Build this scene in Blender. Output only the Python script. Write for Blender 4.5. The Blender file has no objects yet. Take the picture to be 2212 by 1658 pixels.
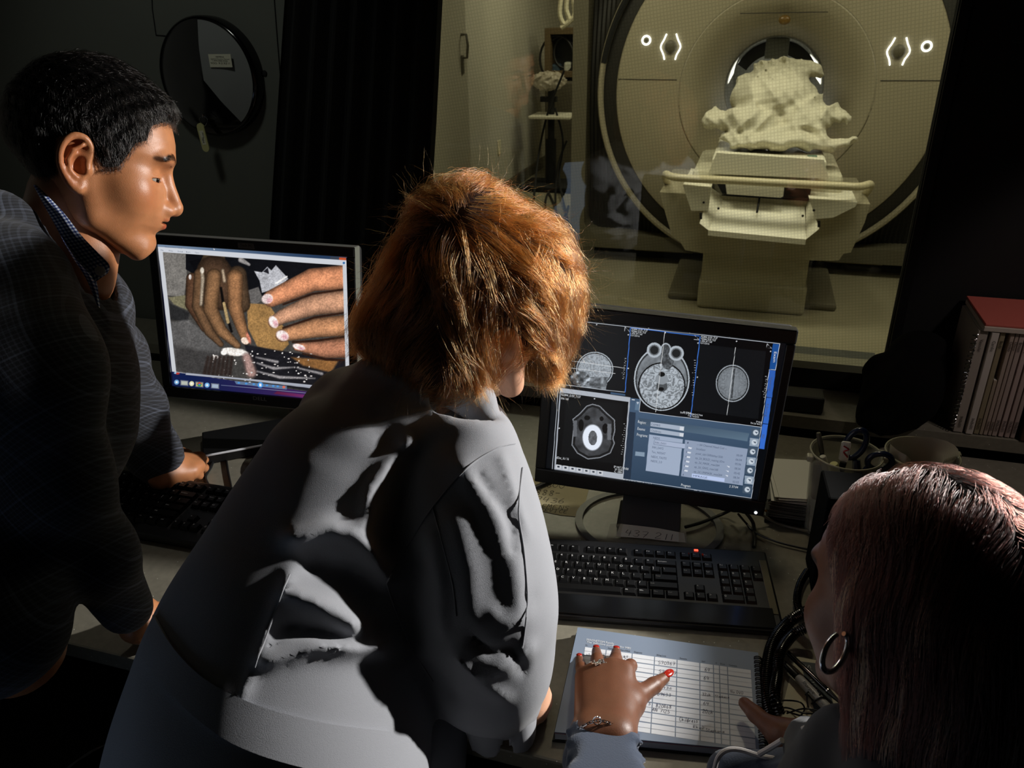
import bpy, bmesh, math, random
import numpy as np
from mathutils import Matrix, Vector
random.seed(7); RNG = np.random.default_rng(11)
SC = bpy.context.scene
COL = SC.collection
R = math.radians
# ---------------------------------------------------------------- camera geometry
F, CX, CY = 1680.0, 1106.0, 829.0
_p, _y, _r = R(25.5), R(17), R(-1.1)
FW = np.array([-math.sin(_y)*math.cos(_p), math.cos(_y)*math.cos(_p), -math.sin(_p)])
_r0 = np.array([math.cos(_y), math.sin(_y), 0.0]); _u0 = np.cross(_r0, FW)
RT = _r0*math.cos(_r) + _u0*math.sin(_r); UP = -_r0*math.sin(_r) + _u0*math.cos(_r)
CAM = np.array([0, 0, 1.65])
def ray(x, y): return FW + RT*(x-CX)/F - UP*(y-CY)/F
def at(x, y, t):                      # a point seen at photo position x,y, t metres deep
    return CAM + ray(x, y)*t
def on(x, y, ax, v):                  # where that line of sight meets the plane (axis ax = v)
    d = ray(x, y); return CAM + d*(v-CAM[ax])/d[ax]
def desk(x, y, z=0.75): return on(x, y, 2, z)
def proj(P):
    d = np.asarray(P, float)-CAM; z = d@FW
    return CX+F*(d@RT)/z, CY-F*(d@UP)/z
# ---------------------------------------------------------------- objects and names
def tag(o, label=None, cat=None, group=None, kind=None):
    if label: o['label'] = label
    if cat: o['category'] = cat
    if group: o['group'] = group
    if kind: o['kind'] = kind
    return o
def empty(name, loc=(0, 0, 0), label=None, cat=None, group=None, rot=(0, 0, 0)):
    o = bpy.data.objects.new(name, None); COL.objects.link(o)
    o.location = loc; o.rotation_euler = rot; o.empty_display_size = .05
    return tag(o, label, cat, group)
def link(name, me, mat=None, parent=None, smooth=False, loc=None, rot=None):
    o = bpy.data.objects.new(name, me); COL.objects.link(o)
    if mat is not None:
        for m in (mat if isinstance(mat, (list, tuple)) else [mat]): me.materials.append(m)
    if smooth: me.polygons.foreach_set('use_smooth', [True]*len(me.polygons))
    if parent is not None: o.parent = parent
    if loc is not None: o.location = loc
    if rot is not None: o.rotation_euler = rot
    return o
class MB:
    """collects shapes into ONE mesh"""
    def __init__(s): s.v = []; s.f = []; s.mi = []; s.n = 0
    def add(s, v, f, mi=0):
        v = np.asarray(v, float).reshape(-1, 3)
        s.v.append(v); s.f += [[i+s.n for i in q] for q in f]; s.mi += [mi]*len(f); s.n += len(v); return s
    def box(s, c, d, bev=0.0, rz=0, M=None, mi=0):
        bm = bmesh.new(); bmesh.ops.create_cube(bm, size=1)
        for v in bm.verts: v.co = Vector((v.co.x*d[0], v.co.y*d[1], v.co.z*d[2]))
        if bev > 0: bmesh.ops.bevel(bm, geom=list(bm.edges), offset=bev, segments=2, affect='EDGES', profile=.5)
        T = Matrix.Translation(c) @ Matrix.Rotation(rz, 4, 'Z')
        if M is not None: T = M @ T
        bm.transform(T); bm.verts.index_update()
        s.add([v.co[:] for v in bm.verts], [[v.index for v in f.verts] for f in bm.faces], mi); bm.free(); return s
    def prism(s, poly, z0, z1, M=None, mi=0):
        n = len(poly)
        v = [(x, y, z0) for x, y in poly]+[(x, y, z1) for x, y in poly]
        if M is not None: v = [(M @ Vector(p))[:] for p in v]
        f = [list(range(n))[::-1], list(range(n, 2*n))]+[[i, (i+1) % n, (i+1) % n+n, i+n] for i in range(n)]
        return s.add(v, f, mi)
    def lathe(s, prof, n=32, M=None, a0=0, a1=2*math.pi, mi=0):
        full = abs(a1-a0-2*math.pi) < 1e-6; m = n if full else n+1
        v = []; f = []
        for i in range(m):
            a = a0+(a1-a0)*i/n
            for r, z in prof: v.append((r*math.cos(a), r*math.sin(a), z))
        k = len(prof)
        for i in range(n):
            j = (i+1) % m
            for q in range(k-1): f.append([i*k+q, j*k+q, j*k+q+1, i*k+q+1])
        if M is not None: v = [(M @ Vector(p))[:] for p in v]
        return s.add(v, f, mi)
    def tube(s, pts, r, n=8, closed=False, mi=0):
        P = np.asarray(pts, float); m = len(P)
        rr = np.full(m, r) if np.isscalar(r) else np.asarray(r, float)
        T = (np.roll(P, -1, 0)-np.roll(P, 1, 0)) if closed else np.gradient(P, axis=0)
        T /= np.linalg.norm(T, axis=1)[:, None]+1e-12
        a = np.array([0, 0, 1.]) if abs(T[0][2]) < .9 else np.array([1., 0, 0])
        N = np.cross(T[0], a); N /= np.linalg.norm(N); v = []
        for i in range(m):
            N = N-T[i]*(N@T[i]); N /= np.linalg.norm(N)+1e-12; B = np.cross(T[i], N)
            for k in range(n):
                q = 2*math.pi*k/n; v.append(P[i]+rr[i]*(N*math.cos(q)+B*math.sin(q)))
        f = []
        for i in range(m if closed else m-1):
            j = (i+1) % m
            for k in range(n): f.append([i*n+k, i*n+(k+1) % n, j*n+(k+1) % n, j*n+k])
        if not closed: f += [list(range(n))[::-1], [(m-1)*n+k for k in range(n)]]
        return s.add(v, f, mi)
    def ball(s, c, r, n=8, mi=0):
        rr = np.array([r]*3 if np.isscalar(r) else r)
        v = [np.array(c)+rr*(0, 0, 1), np.array(c)-rr*(0, 0, 1)]; f = []
        for i in range(1, n):
            for k in range(2*n):
                a = math.pi*i/n; b = math.pi*k/n
                v.append(np.array(c)+rr*(math.sin(a)*math.cos(b), math.sin(a)*math.sin(b), math.cos(a)))
        g = lambda i, k: 2+(i-1)*2*n+k % (2*n)
        for k in range(2*n):
            f.append([0, g(1, k), g(1, k+1)]); f.append([1, g(n-1, k+1), g(n-1, k)])
            for i in range(1, n-1): f.append([g(i, k), g(i+1, k), g(i+1, k+1), g(i, k+1)])
        return s.add(v, f, mi)
    def mesh(s, name='m'):
        me = bpy.data.meshes.new(name)
        V = np.concatenate(s.v) if s.v else np.zeros((0, 3))
        me.from_pydata(V.tolist(), [], s.f); me.validate(); me.update()
        if len(s.mi) == len(me.polygons): me.polygons.foreach_set('material_index', s.mi)
        return me
    def build(s, name, mat, parent=None, smooth=False, loc=None, rot=None):
        o = link(name, s.mesh(name), mat, parent, False, loc, rot)
        if smooth:
            me = o.data; me.polygons.foreach_set('use_smooth', [True]*len(me.polygons))
            try: me.set_sharp_from_angle(angle=R(40))
            except Exception: pass
        return o
def spline(pts, n=8, closed=False):
    P = np.asarray(pts, float); m = len(P); out = []
    for i in range(m if closed else m-1):
        g = (lambda k: P[k % m]) if closed else (lambda k: P[min(max(k, 0), m-1)])
        a, b, c, d = g(i-1), g(i), g(i+1), g(i+2)
        for k in range(n):
            t = k/n; out.append(.5*((2*b)+(-a+c)*t+(2*a-5*b+4*c-d)*t*t+(-a+3*b-3*c+d)*t**3))
    if not closed: out.append(P[-1])
    return np.array(out)
def basis(o, x, y, z=None):
    x = np.array(x, float); x /= np.linalg.norm(x); y = np.array(y, float); y -= x*(x@y); y /= np.linalg.norm(y)
    z = np.cross(x, y)
    M = Matrix.Identity(4)
    for i in range(3): M[i][0] = x[i]; M[i][1] = y[i]; M[i][2] = z[i]; M[i][3] = o[i]
    return M
# ---------------------------------------------------------------- materials
def srgb(r, g, b):
    f = lambda c: (c/255/12.92) if c <= 10 else ((c/255+.055)/1.055)**2.4
    return (f(r), f(g), f(b), 1)
def mat(name, col, rough=.5, metal=0, spec=.5, bump=0, bscale=200, var=0, vscale=8, emis=None, estr=0, sss=0, coat=0, alpha=1, trans=0, sheen=0, attr=False, ior=1.45, detail=4):
    m = bpy.data.materials.new(name); m.use_nodes = True; nt = m.node_tree; b = nt.nodes['Principled BSDF']
    b.inputs['Base Color'].default_value = col; b.inputs['Roughness'].default_value = rough; b.inputs['Metallic'].default_value = metal
    b.inputs['Specular IOR Level'].default_value = spec; b.inputs['IOR'].default_value = ior
    if coat: b.inputs['Coat Weight'].default_value = coat; b.inputs['Coat Roughness'].default_value = .1
    if trans: b.inputs['Transmission Weight'].default_value = trans
    if sheen: b.inputs['Sheen Weight'].default_value = sheen
    if sss:
        b.inputs['Subsurface Weight'].default_value = sss; b.inputs['Subsurface Radius'].default_value = (1, .35, .2); b.inputs['Subsurface Scale'].default_value = .006
    if alpha < 1: b.inputs['Alpha'].default_value = alpha
    if emis: b.inputs['Emission Color'].default_value = emis; b.inputs['Emission Strength'].default_value = estr
    tc = nt.nodes.new('ShaderNodeTexCoord'); src = None
    if attr:
        a = nt.nodes.new('ShaderNodeVertexColor'); a.layer_name = 'Col'
        mx = nt.nodes.new('ShaderNodeMix'); mx.data_type = 'RGBA'; mx.blend_type = 'MULTIPLY'; mx.inputs[0].default_value = 1
        mx.inputs[6].default_value = col; nt.links.new(a.outputs[0], mx.inputs[7]); src = mx.outputs[2]; nt.links.new(src, b.inputs['Base Color'])
    if var:
        n = nt.nodes.new('ShaderNodeTexNoise'); n.inputs['Scale'].default_value = vscale; n.inputs['Detail'].default_value = detail
        nt.links.new(tc.outputs['Object'], n.inputs['Vector'])
        rp = nt.nodes.new('ShaderNodeMapRange'); rp.inputs[1].default_value = .3; rp.inputs[2].default_value = .7
        rp.inputs[3].default_value = 1-var; rp.inputs[4].default_value = 1+var
        nt.links.new(n.outputs[0], rp.inputs[0])
        mx = nt.nodes.new('ShaderNodeMix'); mx.data_type = 'RGBA'; mx.blend_type = 'MULTIPLY'; mx.inputs[0].default_value = 1
        if src is not None: nt.links.new(src, mx.inputs[6])
        else: mx.inputs[6].default_value = col
        nt.links.new(rp.outputs[0], mx.inputs[7]); nt.links.new(mx.outputs[2], b.inputs['Base Color'])
    if bump:
        n = nt.nodes.new('ShaderNodeTexNoise'); n.inputs['Scale'].default_value = bscale; n.inputs['Detail'].default_value = 3
        nt.links.new(tc.outputs['Object'], n.inputs['Vector'])
        bp = nt.nodes.new('ShaderNodeBump'); bp.inputs['Strength'].default_value = bump; bp.inputs['Distance'].default_value = .001
        nt.links.new(n.outputs[0], bp.inputs['Height']); nt.links.new(bp.outputs[0], b.inputs['Normal'])
    return m
def emit(name, col, s=1):
    m = bpy.data.materials.new(name); m.use_nodes = True; nt = m.node_tree; nt.nodes.clear()
    o = nt.nodes.new('ShaderNodeOutputMaterial'); e = nt.nodes.new('ShaderNodeEmission')
    e.inputs[0].default_value = col; e.inputs[1].default_value = s; nt.links.new(e.outputs[0], o.inputs[0]); return m
def hairmat(name, col, rough=.25, rr=.35, attr=False, coat=0):
    m = bpy.data.materials.new(name); m.use_nodes = True; nt = m.node_tree; nt.nodes.clear()
    o = nt.nodes.new('ShaderNodeOutputMaterial'); h = nt.nodes.new('ShaderNodeBsdfHairPrincipled')
    h.model = 'CHIANG'; h.parametrization = 'COLOR'
    h.inputs['Roughness'].default_value = rough; h.inputs['Radial Roughness'].default_value = rr
    h.inputs['Random Roughness'].default_value = .1
    if coat: h.inputs['Coat'].default_value = coat
    # strands differ a little in colour
    hi = nt.nodes.new('ShaderNodeHairInfo'); rp = nt.nodes.new('ShaderNodeValToRGB')
    rp.color_ramp.elements[0].color = col[0]; rp.color_ramp.elements[1].color = col[-1]
    for i, c in enumerate(col[1:-1]):
        e = rp.color_ramp.elements.new((i+1)/(len(col)-1)); e.color = c
    nt.links.new(hi.outputs['Random'], rp.inputs[0]); nt.links.new(rp.outputs[0], h.inputs['Color'])
    nt.links.new(h.outputs[0], o.inputs[0]); return m
# ---------------------------------------------------------------- implicit surfaces
def ell(P, c, r, Rm=None):
    q = P-np.asarray(c)
    if Rm is not None: q = q @ np.asarray(Rm)
    r = np.asarray(r, float)
    k0 = np.sqrt(((q/r)**2).sum(-1)); k1 = np.sqrt(((q/(r*r))**2).sum(-1))+1e-9
    return k0*(k0-1)/k1
def cap(P, a, b, ra, rb):
    a = np.asarray(a, float); b = np.asarray(b, float); ab = b-a
    h = np.clip(((P-a)@ab)/(ab@ab), 0, 1)
    return np.sqrt(((P-a-h[..., None]*ab)**2).sum(-1))-(ra+(rb-ra)*h)
def chain(P, pts, rs, k=.01):
    d = None
    for i in range(len(pts)-1):
        e = cap(P, pts[i], pts[i+1], rs[i], rs[i+1]); d = e if d is None else smin(d, e, k)
    return d
def boxs(P, c, h, r=0, Rm=None):
    q = P-np.asarray(c)
    if Rm is not None: q = q @ np.asarray(Rm)
    q = np.abs(q)-(np.asarray(h)-r)
    return np.sqrt((np.maximum(q, 0)**2).sum(-1))+np.minimum(q.max(-1), 0)-r
def smin(a, b, k):
    h = np.clip(.5+.5*(b-a)/k, 0, 1); return b+(a-b)*h-k*h*(1-h)
def smax(a, b, k): return -smin(-a, -b, k)
def ssub(a, b, k): return smax(a, -b, k)
def poly2(X, Y, poly):                # signed distance to a 2-D polygon, negative inside
    poly = np.asarray(poly, float); d = np.full(X.shape, 1e9); ins = np.zeros(X.shape, bool); n = len(poly)
    for i in range(n):
        x0, y0 = poly[i]; x1, y1 = poly[(i+1) % n]; ex, ey = x1-x0, y1-y0
        t = np.clip(((X-x0)*ex+(Y-y0)*ey)/(ex*ex+ey*ey+1e-12), 0, 1)
        d = np.minimum(d, np.hypot(X-x0-t*ex, Y-y0-t*ey))
        c = ((y0 > Y) != (y1 > Y)) & (X < (x1-x0)*(Y-y0)/(y1-y0+1e-12)+x0); ins ^= c
    return np.where(ins, -d, d)
def dline(X, Y, pl):                  # distance to a 2-D polyline
    d = np.full(X.shape, 1e9); pl = np.asarray(pl, float)
    for i in range(len(pl)-1):
        x0, y0 = pl[i]; ex, ey = pl[i+1]-pl[i]
        t = np.clip(((X-x0)*ex+(Y-y0)*ey)/(ex*ex+ey*ey+1e-12), 0, 1)
        d = np.minimum(d, np.hypot(X-x0-t*ex, Y-y0-t*ey))
    return d
def nets(f, lo, hi, h):
    """surface nets: returns vertices and quads of f = 0"""
    lo = np.asarray(lo, float); hi = np.asarray(hi, float); n = np.maximum(np.ceil((hi-lo)/h).astype(int)+1, 3)
    ax = [lo[i]+h*np.arange(n[i]) for i in range(3)]
    V = np.empty(n, np.float32)
    yy, zz = np.meshgrid(ax[1], ax[2], indexing='ij'); step = max(1, int(400000/(n[1]*n[2])))
    for i in range(0, n[0], step):
        xs = ax[0][i:i+step]
        P = np.empty((len(xs), n[1], n[2], 3)); P[..., 0] = xs[:, None, None]; P[..., 1] = yy; P[..., 2] = zz
        V[i:i+step] = f(P.reshape(-1, 3)).reshape(len(xs), n[1], n[2])
    S = V < 0
    c = [(a, b, d) for a in (0, 1) for b in (0, 1) for d in (0, 1)]
    sh = tuple(n-1); cnt = np.zeros(sh, np.int8)
    def sub(A, o): return A[o[0]:o[0]+sh[0], o[1]:o[1]+sh[1], o[2]:o[2]+sh[2]]
    for o in c: cnt += sub(S, o)
    act = (cnt > 0) & (cnt < 8); idx = np.full(sh, -1, np.int64); I = np.argwhere(act); idx[act] = np.arange(len(I))
    acc = np.zeros((len(I), 3)); m = np.zeros(len(I))
    for a in c:
        for k in range(3):
            if a[k] == 0:
                b = list(a); b[k] = 1
                va = sub(V, a)[act].astype(float); vb = sub(V, b)[act].astype(float); x = (va < 0) != (vb < 0)
                t = np.where(x, va/np.where(x, va-vb, 1), 0); p = np.tile(np.array(a, float), (len(I), 1)); p[:, k] = t
                acc += p*x[:, None]; m += x
    verts = lo+h*(I+acc/m[:, None])
    quads = []
    for k in range(3):
        u, w = (k+1) % 3, (k+2) % 3
        a = [slice(None)]*3; b = [slice(None)]*3; a[k] = slice(0, n[k]-1); b[k] = slice(1, n[k])
        for q in (u, w): a[q] = slice(1, n[q]-1); b[q] = slice(1, n[q]-1)
        A = S[tuple(a)]; B = S[tuple(b)]; E = np.argwhere(A != B)
        if not len(E): continue
        fl = A[A != B]; E = E.copy(); E[:, u] += 1; E[:, w] += 1
        g = []
        for du, dw in ((0, 0), (1, 0), (1, 1), (0, 1)):
            J = E.copy(); J[:, u] -= 1-du; J[:, w] -= 1-dw; g.append(idx[J[:, 0], J[:, 1], J[:, 2]])
        Q = np.stack(g, 1); Q[~fl] = Q[~fl][:, ::-1]; quads.append(Q)
    Q = np.concatenate(quads) if quads else np.zeros((0, 4), int)
    return verts, Q[(Q >= 0).all(1)]
def relax(V, Q, it=1, lam=.5):
    e = np.concatenate([Q[:, [0, 1]], Q[:, [1, 2]], Q[:, [2, 3]], Q[:, [3, 0]]]); n = len(V)
    for _ in range(it):
        s = np.zeros((n, 3)); c = np.zeros(n)
        for k in range(3):
            s[:, k] = np.bincount(e[:, 0], V[e[:, 1], k], n)+np.bincount(e[:, 1], V[e[:, 0], k], n)
        c = np.bincount(e[:, 0], minlength=n)+np.bincount(e[:, 1], minlength=n)
        V = V+lam*(s/np.maximum(c, 1)[:, None]-V)
    return V
def sdfmesh(parts, name, it=1):
    """parts: list of (f, lo, hi, h, M or None, colour function or None) joined in ONE mesh"""
    VV = []; QQ = []; CC = []; n = 0
    for f, lo, hi, h, M, cf in parts:
        V, Q = nets(f, lo, hi, h); V = relax(V, Q, it, .4)
        C = cf(V) if cf else np.ones((len(V), 3))
        if M is not None: A = np.array(M); V = V@A[:3, :3].T+A[:3, 3]
        VV.append(V); QQ.append(Q+n); CC.append(C); n += len(V)
    V = np.concatenate(VV); Q = np.concatenate(QQ); Cc = np.concatenate(CC)
    me = bpy.data.meshes.new(name); me.vertices.add(len(V)); me.vertices.foreach_set('co', V.ravel())
    me.loops.add(len(Q)*4); me.loops.foreach_set('vertex_index', Q.ravel().astype(np.int32))
    me.polygons.add(len(Q)); me.polygons.foreach_set('loop_start', np.arange(0, len(Q)*4, 4, dtype=np.int32))
    me.update(calc_edges=True); me.polygons.foreach_set('use_smooth', np.ones(len(Q), bool))
    a = me.color_attributes.new('Col', 'FLOAT_COLOR', 'POINT')
    a.data.foreach_set('color', np.concatenate([Cc, np.ones((len(V), 1))], 1).astype(np.float32).ravel())
    return me
def strands(name, mat_, paths, rad, parent, tip=.3):
    """paths (N, K, 3): hair as real curves"""
    paths = np.asarray(paths); N, K, _ = paths.shape
    cu = bpy.data.hair_curves.new(name); cu.add_curves([K]*N)
    cu.position_data.foreach_set('vector', paths.reshape(-1).astype(np.float32))
    prof = np.linspace(1, tip, K); rr = (np.ones((N, 1))*rad*prof).astype(np.float32)
    at_ = cu.attributes.get('radius') or cu.attributes.new('radius', 'FLOAT', 'POINT')
    at_.data.foreach_set('value', rr.ravel())
    o = bpy.data.objects.new(name, cu); COL.objects.link(o); cu.materials.append(mat_)
    if parent is not None: o.parent = parent
    return o
def grad(f, P, e=.001):
    g = np.empty_like(P); d0 = f(P)
    for k in range(3):
        Q = P.copy(); Q[:, k] += e; g[:, k] = (f(Q)-d0)/e
    return d0, g/(np.linalg.norm(g, axis=1)[:, None]+1e-9)
def comb(f, roots, flow, K, step, lift, rng, jit=.15, free=0, grav=None):
    """strands that start at roots and lie along the surface of f, led by flow(P)"""
    P = roots.copy(); out = []
    for _ in range(2):
        d, g = grad(f, P); P -= g*d[:, None]
    ph = rng.normal(size=P.shape)*jit; L = lift*rng.random(len(P))
    for i in range(K):
        d, g = grad(f, P); tgt = L*min(1, (i+.5)/3)
        if i < K-free: P = P-g*(d-tgt)[:, None]
        out.append(P.copy())
        w = flow(P)+ph; w += .25*jit*rng.normal(size=P.shape)
        if i < K-free: w -= g*(w*g).sum(1)[:, None]
        elif grav is not None: w = w+np.asarray(grav)
        w /= np.linalg.norm(w, axis=1)[:, None]+1e-9
        P = P+w*(step if np.isscalar(step) else step[:, None])
    return np.stack(out, 1)
def locks(f, roots, flow, K, step, lift, rng, ng=500, jit=.3, free=3, grav=None, pull=.85, curl=.004):
    """strands gathered into locks round guide strands"""
    gi = rng.choice(len(roots), ng, replace=False); st = step if np.isscalar(step) else np.median(step)
    G = comb(f, roots[gi], flow, K, st*(.75+.5*rng.random(ng)), lift, rng, jit=jit, free=free, grav=grav); g0 = G[:, 0]
    idx = np.empty(len(roots), int)
    for i in range(0, len(roots), 2000): idx[i:i+2000] = ((roots[i:i+2000, None]-g0[None])**2).sum(-1).argmin(1)
    off = roots-g0[idx]; s = np.linspace(0, 1, K)[None, :, None]; e = 1-pull*s**1.2
    ph = rng.random((len(roots), 1, 1))*6.28; ax = rng.normal(size=(len(roots), 1, 3))
    sc = (.75+.35*rng.random((len(roots), 1, 1)))
    P = g0[idx][:, None]+(G[idx]-g0[idx][:, None])*sc
    return P+off[:, None]*e+curl*s*np.sin(ph+s*7)*ax*.6, G, idx
def cast(f, px, py, t0, t1, n=160):
    """first hit of the surface f along the lines of sight"""
    px = np.asarray(px, float); py = np.asarray(py, float); D = FW+RT*((px-CX)/F)[:, None]-UP*((py-CY)/F)[:, None]
    hit_ = np.full(len(px), t1); done = np.zeros(len(px), bool); prev = np.full(len(px), t0)
    for t in np.linspace(t0, t1, n):
        v = f(CAM+D*t) < 0; k = v & ~done; hit_[k] = t; done |= v
    lo_ = hit_-(t1-t0)/(n-1); hi_ = hit_.copy()
    for _ in range(10):
        m = (lo_+hi_)/2; v = f(CAM+D*m[:, None]) < 0; hi_ = np.where(v, m, hi_); lo_ = np.where(v, lo_, m)
    return CAM+D*hi_[:, None], done
# ---------------------------------------------------------------- writing
def text_geo(items, M=None, font=None, depth=0.0):
    """items: (string, x, y, size, angle, align) laid out in a plane -> MB"""
    mb = MB()
    for it in items:
        s, x, y, size = it[:4]; ang = it[4] if len(it) > 4 else 0; al = it[5] if len(it) > 5 else 'LEFT'; sx = it[6] if len(it) > 6 else 1
        cu = bpy.data.curves.new('t', 'FONT'); cu.body = s; cu.size = size; cu.align_x = al; cu.resolution_u = 2; cu.extrude = depth
        cu.space_character = 1.0
        o = bpy.data.objects.new('t', cu); COL.objects.link(o)
        dg = bpy.context.evaluated_depsgraph_get(); ev = o.evaluated_get(dg); me = bpy.data.meshes.new_from_object(ev)
        T = Matrix.Translation((x, y, 0)) @ Matrix.Rotation(ang, 4, 'Z') @ Matrix.Diagonal((sx, 1, 1, 1))
        if M is not None: T = M @ T
        me.transform(T)
        mb.add([v.co[:] for v in me.vertices], [list(p.vertices) for p in me.polygons])
        bpy.data.objects.remove(o); bpy.data.curves.remove(cu); bpy.data.meshes.remove(me)
    return mb
GL = {'0': [[(.5, 1), (.1, .7), (.1, .3), (.5, 0), (.9, .35), (.85, .75), (.5, 1)]], '1': [[(.5, 1), (.45, 0)]], '2': [[(.1, .8), (.5, 1), (.85, .7), (.1, .02), (.95, .05)]],
 '3': [[(.1, .9), (.6, 1), (.8, .75), (.35, .52), (.85, .35), (.6, 0), (.05, .08)]], '4': [[(.3, 1), (.1, .45), (.9, .5)], [(.75, .9), (.6, 0)]],
 '5': [[(.85, 1), (.25, .95), (.2, .58), (.7, .55), (.8, .2), (.4, 0), (.05, .1)]], '6': [[(.7, 1), (.2, .5), (.2, .1), (.6, 0), (.8, .3), (.5, .5), (.2, .3)]],
 '7': [[(.05, .95), (.9, .95), (.35, 0)], [(.25, .5), (.8, .5)]], '8': [[(.75, .85), (.4, 1), (.2, .75), (.75, .3), (.5, 0), (.15, .25), (.8, .75), (.6, .98)]], '9': [[(.8, .9), (.4, 1), (.2, .65), (.75, .6), (.8, .95), (.6, 0)]],
 '-': [[(.1, .5), (.9, .52)]], 'S': [[(.9, .9), (.4, 1), (.15, .72), (.8, .35), (.5, 0), (.05, .1)]], 'I': [[(.5, 1), (.45, 0)], [(.2, 1), (.8, 1)], [(.15, 0), (.75, 0)]],
 'E': [[(.85, 1), (.2, .95), (.15, 0), (.8, .05)], [(.15, .5), (.7, .52)]], 'M': [[(.05, 0), (.2, 1), (.5, .35), (.8, 1), (.95, 0)]], 'N': [[(.1, 0), (.15, 1), (.8, 0), (.9, 1)]],
 'R': [[(.15, 0), (.2, 1), (.75, .9), (.7, .6), (.2, .5), (.85, 0)]], 'V': [[(.1, 1), (.45, 0), (.9, 1)]], 'C': [[(.9, .85), (.5, 1), (.1, .55), (.35, 0), (.9, .12)]],
 'A': [[(.05, 0), (.45, 1), (.85, 0)], [(.2, .4), (.7, .4)]], 'D': [[(.2, 0), (.2, 1), (.8, .8), (.8, .25), (.2, 0)]], 'H': [[(.15, 1), (.15, 0)], [(.85, 1), (.8, 0)], [(.15, .5), (.85, .5)]],
 'T': [[(.05, .95), (.95, 1)], [(.5, .97), (.45, 0)]], 'P': [[(.2, 0), (.2, 1), (.8, .85), (.7, .5), (.2, .45)]], 'o': [[(.5, .5), (.15, .25), (.45, 0), (.8, .25), (.5, .5)]],
 'c': [[(.8, .45), (.4, .5), (.15, .2), (.5, 0), (.85, .1)]], 'h': [[(.2, 1), (.15, 0), (.4, .5), (.75, .4), (.75, 0)]], 'i': [[(.5, .5), (.45, 0)], [(.52, .75), (.5, .7)]],
 'l': [[(.5, 1), (.4, 0)]], 'd': [[(.75, .45), (.3, .45), (.15, .1), (.6, .05), (.8, 1), (.8, 0)]], 'r': [[(.2, .5), (.2, 0), (.3, .4), (.75, .5)]], 'e': [[(.15, .25), (.8, .3), (.5, .5), (.15, .2), (.45, 0), (.85, .1)]],
 's': [[(.8, .45), (.3, .45), (.7, .15), (.2, 0)]], 'n': [[(.15, .5), (.15, 0), (.3, .42), (.7, .45), (.75, 0)]], 't': [[(.45, .95), (.45, 0)], [(.2, .6), (.75, .62)]], 'a': [[(.75, .45), (.3, .45), (.15, .1), (.6, .05), (.78, .45), (.8, 0)]],
 'p': [[(.2, .5), (.15, -.4)], [(.2, .45), (.7, .45), (.7, .1), (.2, .05)]], '.': [[(.3, .05), (.35, 0)]], 'k': [[(.2, 1), (.15, 0)], [(.75, .5), (.2, .25), (.8, 0)]]}
def hand_geo(items, M, w=.0009):
    """handwriting: flat pen strokes; items (string, x, y, size)"""
    mb = MB(); rg = random.Random(3)
    for it in items:
        s, x, y, sz = it[:4]; ang = it[4] if len(it) > 4 else 0; ww = it[5] if len(it) > 5 else w; cx = 0
        for ch in s:
            if ch == ' ': cx += .55*sz; continue
            jx, jy = rg.uniform(-.05, .05)*sz, rg.uniform(-.06, .06)*sz
            for st in GL.get(ch, []):
                P = np.array([(cx+jx+.62*sz*(a+.15*b), jy+sz*b, 0) for a, b in st]); P = spline(P, 4)
                c, s_ = math.cos(ang), math.sin(ang)
                P = np.stack([x+P[:, 0]*c-P[:, 1]*s_, y+P[:, 0]*s_+P[:, 1]*c, P[:, 2]], 1)
                T = np.gradient(P, axis=0); T /= np.linalg.norm(T, axis=1)[:, None]+1e-9; Nn = np.stack([-T[:, 1], T[:, 0], T[:, 2]*0], 1)*ww/2
                V = np.concatenate([P+Nn, P-Nn]); n = len(P)
                V = [(M @ Vector(v))[:] for v in V]
                mb.add(V, [[i+n, i+1+n, i+1, i] for i in range(n-1)])
            cx += .72*sz*(.6 if ch in '1.il' else 1)
    return mb
# ---------------------------------------------------------------- writing placed on a plane
def hit(x, y, c, n):
    d = ray(x, y); n = np.asarray(n, float); return CAM+d*(((np.asarray(c)-CAM)@n)/(d@n))
def pframe(x, y, x2, y2, c, n, hpx):
    """origin at x,y; x axis to x2,y2; n normal; returns (M, length, metres for hpx upwards)"""
    a = hit(x, y, c, n); b = hit(x2, y2, c, n); L = np.linalg.norm(b-a); ex = (b-a)/L; n = np.asarray(n, float)/np.linalg.norm(n)
    ey = np.cross(n, ex); q = np.array(proj(a+ey*.01))-np.array(proj(a)); H = hpx/np.linalg.norm(q)*.01
    return basis(a, ex, ey), L, H
def fit_add(mb, g, M, L, H, cap=None):
    V = np.concatenate(g.v); x0, x1 = V[:, 0].min(), V[:, 0].max(); hh = cap or V[:, 1].max()
    V = V.copy(); V[:, 0] = (V[:, 0]-x0)*L/max(x1-x0, 1e-6); V[:, 1] *= H/hh
    A = np.array(M); mb.add(V@A[:3, :3].T+A[:3, 3], g.f)
def ptext(mb, s, x, y, x2, y2, hpx, c, n, lift=.0004):
    M, L, H = pframe(x, y, x2, y2, c, n, hpx); g = text_geo([(s, 0, 0, 1)])
    if not g.v: return
    M = Matrix.Translation(Vector(np.asarray(n, float)/np.linalg.norm(n)*lift)) @ M; fit_add(mb, g, M, L, H, .7)
def phand(mb, s, x, y, x2, y2, hpx, c, n, w=.0009, lift=.0004):
    M, L, H = pframe(x, y, x2, y2, c, n, hpx); k = .72*sum(.55/.72 if q == ' ' else (.6 if q in '1.il' else 1) for q in s)
    M = Matrix.Translation(Vector(np.asarray(n, float)/np.linalg.norm(n)*lift)) @ M @ Matrix.Diagonal((1, H/(L/k), 1, 1))
    g = hand_geo([(s, 0, 0, L/k)], M, w); mb.add(np.concatenate(g.v), g.f)
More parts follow.
